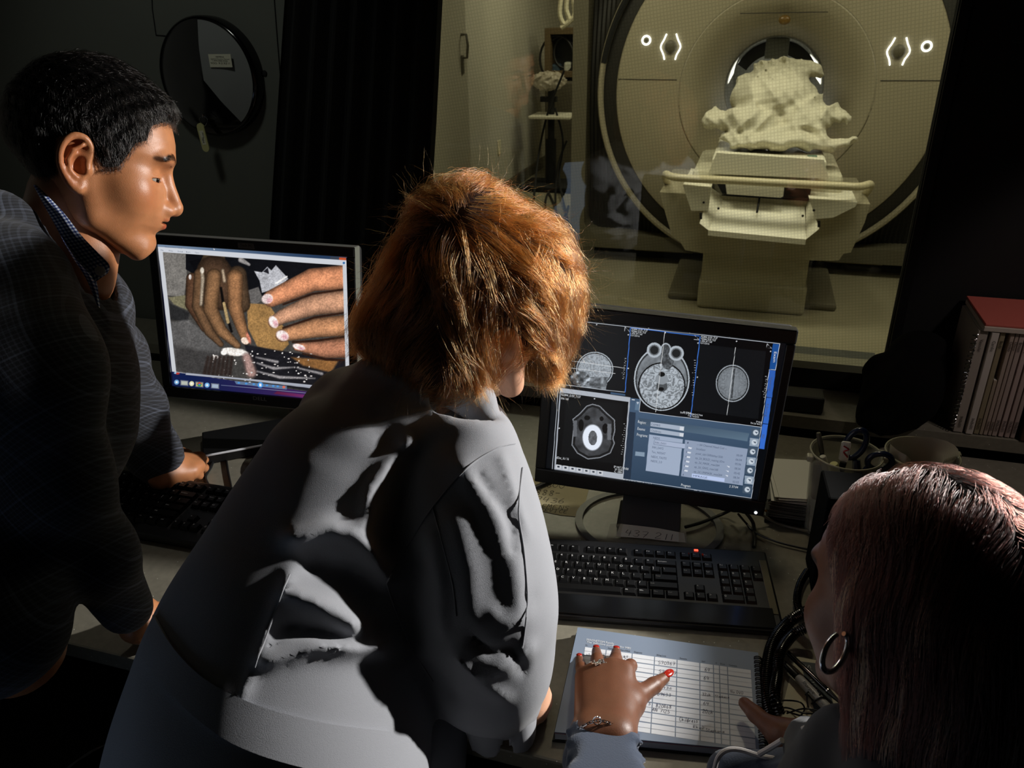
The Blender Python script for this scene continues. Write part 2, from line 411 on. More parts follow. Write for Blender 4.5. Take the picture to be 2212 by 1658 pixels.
def pquad(mb, pts, c, n, lift=0.0, mi=0):
    n = np.asarray(n, float)/np.linalg.norm(n)
    mb.add([hit(x, y, c, n)+n*lift for x, y in pts], [list(range(len(pts)))[::-1]], mi)
ZU = (0, 0, 1)
# ---------------------------------------------------------------- materials
M_desk = mat('desk_laminate', srgb(125, 121, 108), .32, bump=.05, bscale=600, var=.10, vscale=90)
def flecks(m, scale=95, thr=.075, col=(.75, .74, .68, 1)):
    nt = m.node_tree; b = nt.nodes['Principled BSDF']; src = b.inputs['Base Color'].links[0].from_socket
    tc = nt.nodes.new('ShaderNodeTexCoord'); v = nt.nodes.new('ShaderNodeTexVoronoi'); v.inputs['Scale'].default_value = scale
    lt = nt.nodes.new('ShaderNodeMath'); lt.operation = 'LESS_THAN'; lt.inputs[1].default_value = thr
    w = nt.nodes.new('ShaderNodeTexWhiteNoise'); gt = nt.nodes.new('ShaderNodeMath'); gt.operation = 'GREATER_THAN'; gt.inputs[1].default_value = .62
    ml = nt.nodes.new('ShaderNodeMath'); ml.operation = 'MULTIPLY'
    nt.links.new(tc.outputs['Object'], v.inputs['Vector']); nt.links.new(v.outputs['Distance'], lt.inputs[0])
    nt.links.new(v.outputs['Position'], w.inputs['Vector']); nt.links.new(w.outputs['Value'], gt.inputs[0])
    nt.links.new(lt.outputs[0], ml.inputs[0]); nt.links.new(gt.outputs[0], ml.inputs[1])
    mx = nt.nodes.new('ShaderNodeMix'); mx.data_type = 'RGBA'; nt.links.new(ml.outputs[0], mx.inputs[0]); nt.links.new(src, mx.inputs[6])
    mx.inputs[7].default_value = col; nt.links.new(mx.outputs[2], b.inputs['Base Color'])
flecks(M_desk)
M_dwall = mat('control_wall', srgb(92, 94, 88), .8, bump=.15, bscale=300, var=.05, vscale=3)
M_black = mat('black_plastic', srgb(22, 22, 23), .38)
M_blackm = mat('black_matt', srgb(14, 14, 14), .85)
M_curt = mat('black_curtain', srgb(12, 12, 12), .95)
M_floor = mat('control_floor', srgb(60, 58, 54), .5, var=.1, vscale=4)
M_mfloor = mat('scan_floor', srgb(150, 143, 120), .28, var=.06, vscale=1.6)
M_mwall = mat('scan_wall', srgb(172, 167, 150), .85, var=.03, vscale=2)
M_gant = mat('scanner_shell', srgb(158, 150, 128), .42)
M_gant2 = mat('scanner_grey', srgb(98, 93, 77), .5)
M_gdark = mat('scanner_dark', srgb(34, 32, 28), .6)
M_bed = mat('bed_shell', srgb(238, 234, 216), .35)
M_rub = mat('baseboard_grey', srgb(92, 88, 74), .6)
M_white = mat('white_plastic', srgb(225, 225, 220), .4)
M_steel = mat('steel', srgb(190, 190, 190), .22, 1)
M_ink = mat('ink', srgb(10, 10, 14), .6)
def Bx(name, x0, x1, y0, y1, z0, z1, m, parent=None, bev=0.0, kind=None):
    c = ((x0+x1)/2, (y0+y1)/2, (z0+z1)/2)
    o = MB().box((0, 0, 0), (x1-x0, y1-y0, z1-z0), bev).build(name, m, parent); o.location = c
    if kind: o['kind'] = kind
    return o
YW = 1.9                               # the window wall
# ---------------------------------------------------------------- control room shell
Bx('floor', -2.6, 2.2, -1.6, 2.05, -.06, 0, M_floor, kind='structure')
Bx('wall_left', -2.7, -2.6, -1.6, 2.05, 0, 2.7, M_dwall, kind='structure')
Bx('ceiling', -2.7, 2.2, -1.6, 1.9, 2.7, 2.78, M_dwall, kind='structure')
wb = MB(); WX0, WX1, WZ0, WZ1 = -1.0, .362, .835, 2.25
wb.box(((-2.7+WX0)/2, YW+.075, 1.49), (WX0+2.7, .15, 2.98)); wb.box(((WX0+WX1)/2, YW+.075, WZ0/2), (WX1-WX0, .15, WZ0))
wb.box(((WX0+WX1)/2, YW+.075, (WZ1+2.98)/2), (WX1-WX0, .15, 2.98-WZ1)); wb.build('wall_back', M_dwall)['kind'] = 'structure'
Bx('wall_right', WX1, 3.2, YW, YW+.03, 0, 2.98, M_blackm, kind='structure')
# faint panel joints on the grey wall
tj = MB()
for pa in ([(326, -60), (329, 20), (337, 76)], [(337, 76), (420, 83)], [(588, -60), (597, 60), (606, 172)]):
    P = [on(x, y, 1, YW-.001) for x, y in pa]; tj.tube(P, .0016, 4)
tj.build('trim_1', M_blackm)['kind'] = 'structure'
sp = on(572, 158, 1, YW-.001)
tag(MB().lathe([(0, .004), (.006, .003), (.007, 0)], 12, M=basis(sp, (1, 0, 0), (0, 0, 1))).build('wall_plug', M_blackm), 'small black screw plug in the grey wall beside the round dome', 'plug')
# window: frame, pane, woven shielding mesh
wf = empty('window_1', ((WX0+WX1)/2, YW+.02, WZ0)); wf['kind'] = 'structure'
def wpart(name, mb, m): o = mb.build(name, m); o.parent = wf; o.matrix_parent_inverse = Matrix.Translation(wf.location).inverted(); return o
fr = MB(); fr.box(((WX0+WX1)/2, YW-.012, WZ0-.008), (WX1-WX0+.1, .045, .05)); fr.box(((WX0+WX1)/2, YW-.012, WZ1+.02), (WX1-WX0+.1, .045, .05))
fr.box((WX0-.02, YW-.012, (WZ0+WZ1)/2), (.05, .045, WZ1-WZ0)); fr.box((WX1+.012, YW-.003, (WZ0+WZ1)/2), (.02, .012, WZ1-WZ0))
wpart('window_frame', fr, M_black)
fl = MB().box(((WX0+WX1)/2, YW+.035, WZ0+.006), (WX1-WX0, .07, .012)); wpart('window_sill', fl, mat('sill_beige', srgb(150, 145, 120), .5))
def glass_mat():
    m = bpy.data.materials.new('window_glass'); m.use_nodes = True; nt = m.node_tree; nt.nodes.clear()
    o = nt.nodes.new('ShaderNodeOutputMaterial'); mx = nt.nodes.new('ShaderNodeMixShader'); fr_ = nt.nodes.new('ShaderNodeFresnel'); fr_.inputs[0].default_value = 1.5
    ml = nt.nodes.new('ShaderNodeMath'); ml.operation = 'MULTIPLY'; ml.inputs[1].default_value = 1.3
    t = nt.nodes.new('ShaderNodeBsdfTransparent'); t.inputs[0].default_value = (.93, .94, .90, 1); g = nt.nodes.new('ShaderNodeBsdfGlossy'); g.inputs['Roughness'].default_value = .01
    nt.links.new(fr_.outputs[0], ml.inputs[0]); nt.links.new(ml.outputs[0], mx.inputs[0]); nt.links.new(t.outputs[0], mx.inputs[1]); nt.links.new(g.outputs[0], mx.inputs[2]); nt.links.new(mx.outputs[0], o.inputs[0]); return m
def mesh_mat():
    m = bpy.data.materials.new('shielding_mesh'); m.use_nodes = True; nt = m.node_tree; nt.nodes.clear()
    o = nt.nodes.new('ShaderNodeOutputMaterial'); mx = nt.nodes.new('ShaderNodeMixShader'); tc = nt.nodes.new('ShaderNodeTexCoord'); mp = nt.nodes.new('ShaderNodeMapping')
    mp.inputs['Rotation'].default_value = (0, R(9), 0); nt.links.new(tc.outputs['Object'], mp.inputs[0]); sx = nt.nodes.new('ShaderNodeSeparateXYZ'); nt.links.new(mp.outputs[0], sx.inputs[0])
    outs = []
    for k in (0, 2):
        a = nt.nodes.new('ShaderNodeMath'); a.operation = 'MULTIPLY'; a.inputs[1].default_value = 2*math.pi/.0074; nt.links.new(sx.outputs[k], a.inputs[0])
        s = nt.nodes.new('ShaderNodeMath'); s.operation = 'SINE'; nt.links.new(a.outputs[0], s.inputs[0])
        r = nt.nodes.new('ShaderNodeMapRange'); r.inputs[1].default_value = .2; r.inputs[2].default_value = 1; nt.links.new(s.outputs[0], r.inputs[0]); outs.append(r)
    ad = nt.nodes.new('ShaderNodeMath'); ad.operation = 'MAXIMUM'; nt.links.new(outs[0].outputs[0], ad.inputs[0]); nt.links.new(outs[1].outputs[0], ad.inputs[1])
    sc = nt.nodes.new('ShaderNodeMath'); sc.operation = 'MULTIPLY'; sc.inputs[1].default_value = .075; nt.links.new(ad.outputs[0], sc.inputs[0])
    t = nt.nodes.new('ShaderNodeBsdfTransparent'); d = nt.nodes.new('ShaderNodeBsdfDiffuse'); d.inputs[0].default_value = (.05, .045, .03, 1)
    nt.links.new(sc.outputs[0], mx.inputs[0]); nt.links.new(t.outputs[0], mx.inputs[1]); nt.links.new(d.outputs[0], mx.inputs[2]); nt.links.new(mx.outputs[0], o.inputs[0]); return m
wpart('window_glass', MB().box(((WX0+WX1)/2, YW+.018, (WZ0+WZ1)/2), (WX1-WX0, .006, WZ1-WZ0)), glass_mat())
wpart('shielding_mesh', MB().box(((WX0+WX1)/2, YW+.0265, (WZ0+WZ1)/2), (WX1-WX0, .001, WZ1-WZ0)), mesh_mat())
# black-out curtain, bunched between the grey wall and the window, spreading a little downwards
cb = MB(); n = 60; rows = []
le = [on(617, -30, 1, 1.85), on(610, 60, 1, 1.85), on(583, 500, 1, 1.85), on(560, 840, 1, 1.85)]
re_ = [on(942, -30, 1, 1.85), on(937, 100, 1, 1.85), on(922, 390, 1, 1.85), on(906, 640, 1, 1.85)]
zz = [2.3, 1.7, 1.4, 1.1, .84]
def ez(e, z):
    zs = [p[2] for p in e][::-1]; xs = [p[0] for p in e][::-1]; return np.interp(z, zs, xs)
for z in zz:
    a, b = ez(le, z), ez(re_, z)
    for s_ in (0, 1):
        for i in range(n+1):
            u = i/n; rows.append((a+(b-a)*u, 1.85+.017*math.sin(u*46)+(.03 if s_ else 0), z))
f = []
m1 = n+1
for k in range(len(zz)-1):
    for i in range(n):
        a = (2*k)*m1+i; b = (2*k+2)*m1+i; f.append([a, a+1, b+1, b]); a += m1; b += m1; f.append([a+1, a, b, b+1])
    for i in (0, n): f.append([(2*k)*m1+i, (2*k+1)*m1+i, (2*k+3)*m1+i, (2*k+2)*m1+i])
cb.add(rows, f)
tag(cb.build('curtain', M_curt, smooth=True), 'black curtain hanging between the grey wall and the scan room window', 'curtain')
# round dome on the wall
dc = on(445, 168, 1, YW-.04); dr = .148
dome = empty('wall_dome', (dc[0], YW, dc[2]), 'round glossy black dome on the grey wall with a grey segment and a sticker', 'wall dome')
DB = basis((0, -.0, 0), (1, 0, 0), (0, 0, 1))      # local z -> -Y
MB().lathe([(0, .0), (dr, 0), (dr, .03), (dr-.004, .036), (dr-.008, .038), (dr-.03, .043), (dr*.5, .052), (0, .055)], 64, M=DB).build('dome_face', mat('gloss_black', srgb(9, 9, 10), .12, coat=.4), dome, True)
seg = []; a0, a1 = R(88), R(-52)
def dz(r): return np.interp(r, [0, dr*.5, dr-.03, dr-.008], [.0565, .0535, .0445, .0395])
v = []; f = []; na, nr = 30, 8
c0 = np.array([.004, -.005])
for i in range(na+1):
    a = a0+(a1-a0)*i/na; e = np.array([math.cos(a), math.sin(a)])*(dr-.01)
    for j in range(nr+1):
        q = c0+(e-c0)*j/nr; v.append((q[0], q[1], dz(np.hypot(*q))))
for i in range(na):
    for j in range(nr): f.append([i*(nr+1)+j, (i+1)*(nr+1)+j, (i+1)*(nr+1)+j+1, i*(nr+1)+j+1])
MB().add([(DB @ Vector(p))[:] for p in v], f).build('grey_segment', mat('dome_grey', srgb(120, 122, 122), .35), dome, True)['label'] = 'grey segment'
lc = on(476, 131, 1, YW-.058)-np.array([dc[0], YW, dc[2]])
stk = MB().box(lc, (.066, .001, .031), .0).build('sticker', mat('sticker_cream', srgb(200, 198, 178), .6), dome)
g = MB(); OFF = np.array([dc[0], YW, dc[2]]); cpl, npl = (0, YW-.0586, 0), (0, -1, 0)
for s_, xa, ya, xb, yb, h in (('SIEMENS', 466, 124, 484, 124.5, 3), ('Uptime Service Center', 455, 128, 496, 129, 2.6), ('1-800-888-7436', 459, 132, 492, 133, 2.6)):
    ptext(g, s_, xa, ya, xb, yb, h, cpl, npl)
phand(g, '400 437211', 455, 138, 497, 139, 4, cpl, npl, .0008)
gv = MB(); gv.add(np.concatenate(g.v)-OFF, g.f); gv.build('sticker_text', M_ink, stk)
# key ring and tag below the dome
kc = on(440, 262, 1, YW-.068); kt = on(439, 297, 1, YW-.068)
key = empty('key_tag', kt, 'keyring with a long pale plastic tag hanging under the black wall dome', 'key tag')
a = np.linspace(0, 2*math.pi, 24, endpoint=False)
MB().tube([(kc[0]-kt[0]+.0115*math.cos(q), .004*math.sin(q*2), kc[2]-kt[2]+.0115*math.sin(q)) for q in a], .0008, 6, True).build('key_ring', M_steel, key, True)
out = [(.011*math.cos(q), .0, .026*(1 if math.sin(q) > 0 else -1)+.011*math.sin(q)) for q in np.linspace(0, 2*math.pi, 28, endpoint=False)]
TG = basis((0, .0015, 0), (1, 0, .09), (-.09, 0, 1))
MB().prism([(p[0], p[2]) for p in out], 0, .003, M=TG).build('tag_body', mat('tag_plastic', srgb(190, 186, 130), .35), key)
MB().box((0, 0, .0034), (.012, .036, .0006), M=TG).build('tag_paper', mat('tag_paper', srgb(215, 212, 190), .7), key)
tb = text_geo([('MRI', .003, -.014, .009, R(90)), ('Storage', .0045, -.002, .005, R(90))], TG @ Matrix.Translation((0, 0, .0042))); tb.build('tag_text', M_ink, key)
# hook inside the dome carries the ring
MB().tube([(kc[0], YW-.05, kc[2]+.02), (kc[0], YW-.068, kc[2]+.016), (kc[0], YW-.068, kc[2]+.010)], .0015, 6).build('hook', M_steel).parent = None
bpy.data.objects['hook'].name = 'wall_hook'; tag(bpy.data.objects['wall_hook'], 'tiny metal hook the keyring hangs from', 'hook')
# ---------------------------------------------------------------- the scan room
MX0, MX1, MY1, MZ = -2.35, 3.1, 9.9, 2.9
Bx('floor', MX0-.1, MX1+.1, 2.05, MY1+.1, -.06, 0, M_mfloor, kind='structure')
Bx('wall_west', MX0-.1, MX0, 2.05, MY1, 0, MZ, M_mwall, kind='structure'); Bx('wall_east', MX1, MX1+.1, 2.05, MY1, 0, MZ, M_mwall, kind='structure')
Bx('wall_north', MX0-.1, MX1+.1, MY1, MY1+.1, 0, MZ, M_mwall, kind='structure'); Bx('ceiling', MX0-.1, MX1+.1, 2.05, MY1+.1, MZ, MZ+.08, M_mwall, kind='structure')
Bx('baseboard_west', MX0, MX0+.015, 6.62, MY1, 0, .12, M_rub, kind='structure'); Bx('baseboard_north', MX0, MX1, MY1-.015, MY1, 0, .12, M_rub, kind='structure')
dr_ = empty('door_1', (MX0, 6.0, 0)); dr_['kind'] = 'structure'
Bx('door_panel', 0, .03, -.58, .5, 0.02, 2.1, mat('scan_door', srgb(150, 145, 128), .5), dr_)
hb = MB(); hb.tube([(.03, .38, 1.33), (.075, .38, 1.33), (.085, .38, 1.42), (.075, .38, 1.5), (.03, .38, 1.5)], .011, 8); hb.box((.036, .38, 1.28), (.012, .05, .14), .004)
hb.build('door_handle', mat('handle_dark', srgb(70, 66, 52), .4), dr_, True)
po = on(1078, 318, 0, MX0+.004)
ob = MB().box((MX0+.005, po[1], po[2]), (.01, .085, .13), .003); tag(ob.build('wall_outlet', mat('outlet_ivory', srgb(200, 192, 160), .5)), 'small ivory outlet plate low on the scan room wall', 'outlet')
# equipment stand far left
YS = 7.95
def yp(x, y, Y=YS): return on(x, y, 1, Y)
fc = yp(1190, 402); st = empty('equipment_stand', (fc[0], YS, 0), 'black upright stand with trays and bagged gear left of the scanner', 'stand')
L_ = lambda x, y: yp(x, y)-np.array([fc[0], YS, 0])
def sbox(name, x0, y0, x1, y1, d, m, dy=0):
    a = L_(x0, y0); b = L_(x1, y1)
    return MB().box(((a[0]+b[0])/2, dy, (a[2]+b[2])/2), (abs(b[0]-a[0]), d, abs(a[2]-b[2])), .004).build(name, m, st)
MB().tube([(0, 0, .02), (0, 0, L_(1186, 190)[2])], .035, 12).build('post', M_blackm, st, True)
MB().tube([(0, 0, .04), (0, 0, L_(1186, 300)[2])], .055, 12).build('post_sleeve', M_blackm, st, True)
MB().box((.1, 0, .03), (.75, .5, .05), .01).build('base_plate', M_blackm, st)
sbox('crossbar', 1168, 208, 1203, 220, .06, M_blackm)
MB().box((.02, 0, L_(1195, 250)[2]), (.42, .36, .03), .008).build('tray', mat('tray_white', srgb(205, 200, 180), .4), st)
bs = MB(); rg = random.Random(2)
bs_c = L_(1185, 175)
def bagf(P): return ell(P, bs_c, (.17, .13, .085))+.022*np.sin(P[:, 0]*60+3*np.sin(P[:, 2]*50))*np.sin(P[:, 1]*48+P[:, 2]*30)
link('plastic_bag', sdfmesh([(bagf, bs_c-.24, bs_c+.24, .014, None, None)], 'bag'), mat('bag_film', srgb(190, 180, 160), .25, alpha=.6), st)
fb = MB()
for q in ([(1215, -5), (1212, 30), (1222, 52), (1235, 40)], [(1228, -5), (1226, 20), (1232, 45), (1215, 60)], [(1240, -5), (1244, 30), (1230, 50)]):
    fb.tube(spline([L_(*p)+(0, -.05, 0) for p in q], 6), .022, 8)
fb.build('breathing_hose', mat('hose_white', srgb(205, 198, 170), .45), st, True)
cb_ = MB()
for q in ([(1218, 420), (1200, 400), (1182, 420), (1178, 450), (1195, 472), (1218, 470), (1228, 445)], [(1185, 415), (1200, 450), (1208, 500), (1230, 530)], [(1205, 230), (1222, 300), (1214, 380), (1225, 470), (1235, 520)],
          [(1225, 150), (1190, 240), (1170, 330), (1150, 460)], [(1230, 300), (1212, 350), (1200, 420), (1203, 500)]):
    pts = []
    for p in q:
        w = L_(*p)
        if p[1] > 400: w = desk(p[0], p[1], .015)-np.array([fc[0], YS, 0])
        else: w = w+(0, -.12, 0)
        pts.append(w)
    cb_.tube(spline(pts, 8), .011, 6)
cb_.build('cable', M_blackm, st, True)
pb = empty('equipment_rack', (yp(1215, 120, 8.6)[0], 8.6, 0), 'brown framed equipment rack with coiled hoses standing behind the black post', 'rack')
def rp(x, y): return yp(x, y, 8.6)-np.array([yp(1215, 120, 8.6)[0], 8.6, 0])
a, b = rp(1184, 60), rp(1262, 165); rkz = (a[2]+b[2])/2; rkh = a[2]-b[2]
fm = MB(); w_ = b[0]-a[0]; cx_ = (a[0]+b[0])/2
for sx in (-1, 1): fm.box((cx_+sx*(w_/2-.03), 0, rkz), (.06, .3, rkh), .004)
for sz in (-1, 1): fm.box((cx_, 0, rkz+sz*(rkh/2-.03)), (w_-.12, .3, .06), .004)
fm.build('frame', mat('rack_brown', srgb(90, 74, 48), .6), pb)
MB().box((cx_, .1, rkz), (w_-.12, .05, rkh-.12)).build('back_panel', mat('rack_dark', srgb(50, 52, 50), .7), pb)
hs = MB()
for k in range(3):
    r_ = .12+.03*k; hs.tube([(cx_-.04*k+r_*math.cos(q), -.05-.02*k, rkz-.03*k+r_*1.25*math.sin(q)) for q in np.linspace(0, 2*math.pi, 26, endpoint=False)], .012, 6, True)
hs.build('coiled_hose', M_gdark, pb, True)
MB().box((cx_-.1, 0, rkz-.17), (.1, .1, .12), .02).build('canister', mat('canister_blue', srgb(60, 78, 92), .3), pb)
MB().box((cx_+.03, -.02, rkz-.14), (.08, .1, .1), .02).build('clear_jar', mat('jar_pale', srgb(190, 190, 175), .3), pb)
MB().box((cx_, 0, .5), (w_*.9, .45, 1.0), .02).build('cabinet', mat('rack_cab', srgb(80, 74, 58), .6), pb)
MB().box((cx_, .05, (1+rkz-rkh/2)/2), (.1, .1, rkz-rkh/2-1+.04)).build('column', M_gdark, pb)
# ---------------------------------------------------------------- scanner
GX, GY, GZ = .09, 5.45, 1.17
gan = empty('mri_scanner', (GX, GY, 0), 'large beige ring shaped scanner with round bore behind the window', 'scanner')
def rrect(w0, w1, z0, z1, r, n=8):
    o = []
    for cx, cz, a in ((w1-r, z1-r, 0), (w0+r, z1-r, 90), (w0+r, z0+r, 180), (w1-r, z0+r, 270)):
        for i in range(n+1):
            q = R(a+90*i/n); o.append((cx+r*math.cos(q), cz+r*math.sin(q)))
    return o
def ring_prism(mb, o, i, y0, y1):
    n = len(o); v = [(x, y0, z) for x, z in o]+[(x, y0, z) for x, z in i]+[(x, y1, z) for x, z in o]+[(x, y1, z) for x, z in i]; f = []
    for k in range(n):
        j = (k+1) % n; f += [[k, j, j+n, k+n], [k+2*n, k+3*n, j+3*n, j+2*n], [k, k+2*n, j+2*n, j], [k+n, j+n, j+3*n, k+3*n]]
    mb.add(v, f)
hb = MB(); ring_prism(hb, rrect(-1.30, 1.30, .10, 2.35, .16), rrect(-1.20, 1.20, .20, 2.25, .10), .03, 1.75); hb.build('outer_housing', M_gant2, gan, True)
# ribbed dark front, hollowed towards the disc
v = []; f = []; NX, NZ = 300, 50
for i in range(NX+1):
    x = -1.2+2.4*i/NX
    for j in range(NZ+1):
        z = .20+2.05*j/NZ; rad = math.hypot(x, z-GZ)
        v.append((x, .22-.10*math.exp(-((rad-1.12)/.12)**2)+.007*math.sin(2*math.pi*x/.032), z))
for i in range(NX):
    for j in range(NZ): a = i*(NZ+1)+j; f.append([a, a+NZ+1, a+NZ+2, a+1])
keep = [q for q in f if math.hypot(v[q[0]][0], v[q[0]][2]-GZ) > .62]
MB().add(v, keep).build('ribbed_panel', M_gdark, gan, True)
YB = Matrix.Translation((0, 0, GZ)) @ basis((0, 0, 0), (1, 0, 0), (0, 0, 1))       # local z -> towards the viewer (-Y)
MB().lathe([(.99, -.30), (1.125, -.30), (1.125, -.02), (1.115, .0), (1.10, .004), (1.09, -.005), (1.085, -.03)], 96, M=YB).build('rim', M_gant, gan, True)['label'] = 'pale rim around the disc'
MB().lathe([(1.09, -.02), (1.085, -.035), (1.0, -.012), (.985, -.05)], 96, M=YB).build('bezel', M_gdark, gan, True)['label'] = 'dark ring inside the rim'
bz = MB().lathe([(1.117, .001), (1.10, .008), (1.084, .001), (1.084, -.02)], 30, M=YB, a0=R(142), a1=R(171)).build('rim_slot', M_blackm, gan, True)
# face disc
MB().lathe([(1.005, -.03), (.99, .0), (.96, .012), (.80, .03), (.60, .045), (.585, .043)], 96, M=YB).build('face_disc', M_gant, gan, True)
# funnel towards the bore
prof = [(.585, .040)]+[(.31+.27*(1-math.sin(t))**1.0, .045-.42*(1-math.cos(t))) for t in np.linspace(.02, math.pi/2, 14)]
prof = [(.582, .045), (.575, .05), (.55, .045), (.50, .02), (.45, -.03), (.40, -.10), (.36, -.19), (.33, -.29), (.315, -.38)]
MB().lathe(prof, 96, M=YB).build('bore_funnel', M_gant, gan, True)
MB().lathe([(.315, -.37), (.305, -.42), (.305, -1.9)], 72, M=YB).build('bore_liner', mat('bore_white', srgb(120, 118, 108), .4), gan, True)
MB().lathe([(.31, -1.9), (0, -1.9)], 72, M=YB).build('bore_end', mat('bore_end', srgb(150, 150, 140), .5), gan)
for s_ in (-1, 1):                      # glowing strips standing in for the lit walls of the bore
    MB().lathe([(.300, -.46), (.300, -1.5)], 10, M=YB, a0=R(90-s_*88), a1=R(90-s_*60)).build('bore_wall_glow', emit('bore_glow', (1, .98, .88, 1), 2.2), gan)
# seam, recess line and camera dot
for s_ in (-1, 1):
    for r0_, r1_ in ((.60, .985),):
        sm = MB(); sm.tube([(s_*r, -np.interp(r, [.58, .6, .8, .96, .99], [.046, .046, .031, .013, .003]), GZ+.075) for r in np.linspace(r0_, r1_, 8)], .0025, 6); sm.build('seam', M_gdark, gan, True)
sm = MB(); sm.tube([(x, -.046+.004*abs(x/.3), GZ+.452) for x in np.linspace(-.25, .25, 8)], .0028, 6)
sm.build('seam', M_gdark, gan, True)
dd = on(1695, 43, 1, GY-.045); MB().ball((dd[0]-GX, -.03, dd[2]), (.035, .02, .028), 8).build('camera_dome', mat('amber', srgb(110, 84, 40), .3), gan, True)['label'] = 'amber camera dome'
# button rings and bracket lights
glow = emit('button_glow', (1, 1, .95, 1), 3.5)
def fy(x, z):
    r = math.hypot(x, z-GZ); return -np.interp(r, [.58, .6, .8, .96, .99], [.046, .046, .031, .013, .003])-.006
for (px, py) in ((1396, 87), (2002, 100)):
    c = on(px, py, 1, GY-.03); x0, z0 = c[0]-GX, c[2]
    MB().tube([(x0+.025*math.cos(q), fy(x0, z0), z0+.025*math.sin(q)) for q in np.linspace(0, 2*math.pi, 24, endpoint=False)], .0055, 8, True).build('ring_light', glow, gan, True)
    MB().ball((x0, fy(x0, z0)+.004, z0), (.018, .006, .018), 6).build('button', M_gant2, gan, True)
for (px, py) in ((1449, 101), (1940, 111)):
    c = on(px, py, 1, GY-.03); x0, z0 = c[0]-GX, c[2]
    for s_ in (-1, 1):
        P = spline([(x0+s_*.030, 0, z0+.075), (x0+s_*.042, 0, z0+.045), (x0+s_*.062, 0, z0), (x0+s_*.042, 0, z0-.045), (x0+s_*.034, 0, z0-.075)], 5)
        MB().tube([(p[0], fy(p[0], p[2]), p[2]) for p in P], .0042, 8).build('bracket_light', glow, gan, True)
    MB().ball((x0, fy(x0, z0), z0), (.040, .018, .040), 8).build('knob', M_gant2, gan, True)
MB().box((0, .9, .045), (2.3, 1.4, .09)).build('plinth', M_blackm, gan)
for s_ in (-1, 1): MB().box((s_*.68-.05*s_, .16, .075), (.42, .03, .03), .006).build('plinth_strip', mat('strip_tan', srgb(150, 140, 105), .4), gan)
# coil arch and hair/skin at the far end of the blanket, inside the bore
co = MB(); pr = [(.285*math.cos(q), .285*math.sin(q)) for q in np.linspace(R(28), R(152), 24)]; pi = [(.215*math.cos(q), .20*math.sin(q)) for q in np.linspace(R(28), R(152), 24)]
v = [(x, 0, z) for x, z in pr]+[(x, 0, z) for x, z in pi]+[(x, .3, z) for x, z in pr]+[(x, .3, z) for x, z in pi]; f = []; n = 24
for k in range(n-1): f += [[k, k+1, k+1+n, k+n], [k+2*n, k+3*n, k+1+3*n, k+1+2*n], [k, k+2*n, k+1+2*n, k+1], [k+n, k+1+n, k+1+3*n, k+3*n]]
f += [[0, n, 3*n, 2*n], [n-1, 3*n-1, 4*n-1, 2*n-1]]
coil = empty('receiver_coil', (GX, 5.98, GZ), 'black arched receiver coil with grey block over the patient inside the bore', 'coil')
MB().add(v, f).build('arch', mat('coil_black', srgb(16, 17, 19), .25), coil, True)
MB().box((-.005, -.02, .235), (.15, .1, .13), .008).build('grey_block', mat('coil_grey', srgb(120, 122, 118), .45), coil)
# ---------------------------------------------------------------- patient table
TY = 4.6
def yprism(mb, poly, Y0, Y1, off):
    pts = [on(x, y, 1, Y0)-off for x, y in poly]; n = len(pts); d = np.array([0, Y1-Y0, 0])
    mb.add([p for p in pts]+[p+d for p in pts], [list(range(n)), list(range(n, 2*n))[::-1]]+[[i, i+n, (i+1) % n+n, (i+1) % n] for i in range(n)])
tb0 = np.array([.09, TY, 0]); bed = empty('patient_table', tb0, 'cream patient table with front rail running into the scanner', 'patient table')
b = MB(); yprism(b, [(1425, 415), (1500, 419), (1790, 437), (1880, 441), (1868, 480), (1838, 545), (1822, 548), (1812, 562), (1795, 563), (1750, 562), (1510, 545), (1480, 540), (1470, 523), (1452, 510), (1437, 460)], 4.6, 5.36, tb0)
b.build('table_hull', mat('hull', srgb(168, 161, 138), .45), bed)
b = MB(); yprism(b, [(1475, 400), (1536, 405), (1530, 455), (1493, 455)], 4.47, 5.0, tb0); b.build('side_box', M_bed, bed)
b = MB(); yprism(b, [(1748, 430), (1852, 437), (1848, 446), (1800, 470), (1762, 473)], 4.47, 5.0, tb0); b.build('side_box', M_bed, bed)
A = [hit(x, y, (0, Y, 0), (0, 1, 0))-tb0 for x, y, Y in ((1566, 425, 4.62), (1738, 437, 4.62), (1741, 517, 4.42), (1530, 497, 4.42))]
B = [p+np.array([0, .0, -.03]) for p in A]
MB().add(A+B, [[3, 2, 1, 0], [4, 5, 6, 7], [0, 1, 5, 4], [1, 2, 6, 5], [2, 3, 7, 6], [3, 0, 4, 7]]).build('front_tray', M_bed, bed)
for pts in (((1536, 405, 4.60), (1566, 425, 4.62), (1530, 497, 4.42), (1511, 482, 4.42)), ((1748, 430, 4.60), (1741, 437, 4.62), (1741, 517, 4.42), (1770, 494, 4.42))):
    A = [hit(x, y, (0, Y, 0), (0, 1, 0))-tb0 for x, y, Y in pts]; B = [p+np.array([0, .03, -.01]) for p in A]
    MB().add(A+B, [[0, 1, 2, 3], [7, 6, 5, 4], [0, 4, 5, 1], [1, 5, 6, 2], [2, 6, 7, 3], [3, 7, 4, 0]]).build('tray_wall', M_bed, bed)
b = MB(); yprism(b, [(1548, 395), (1752, 410), (1748, 432), (1700, 428), (1560, 418)], 4.58, 4.72, tb0); b.build('latch_recess', M_blackm, bed)
b = MB(); yprism(b, [(1567, 396), (1694, 404), (1692, 424), (1686, 427), (1570, 419)], 4.54, 4.72, tb0); b.build('latch_cover', M_bed, bed)
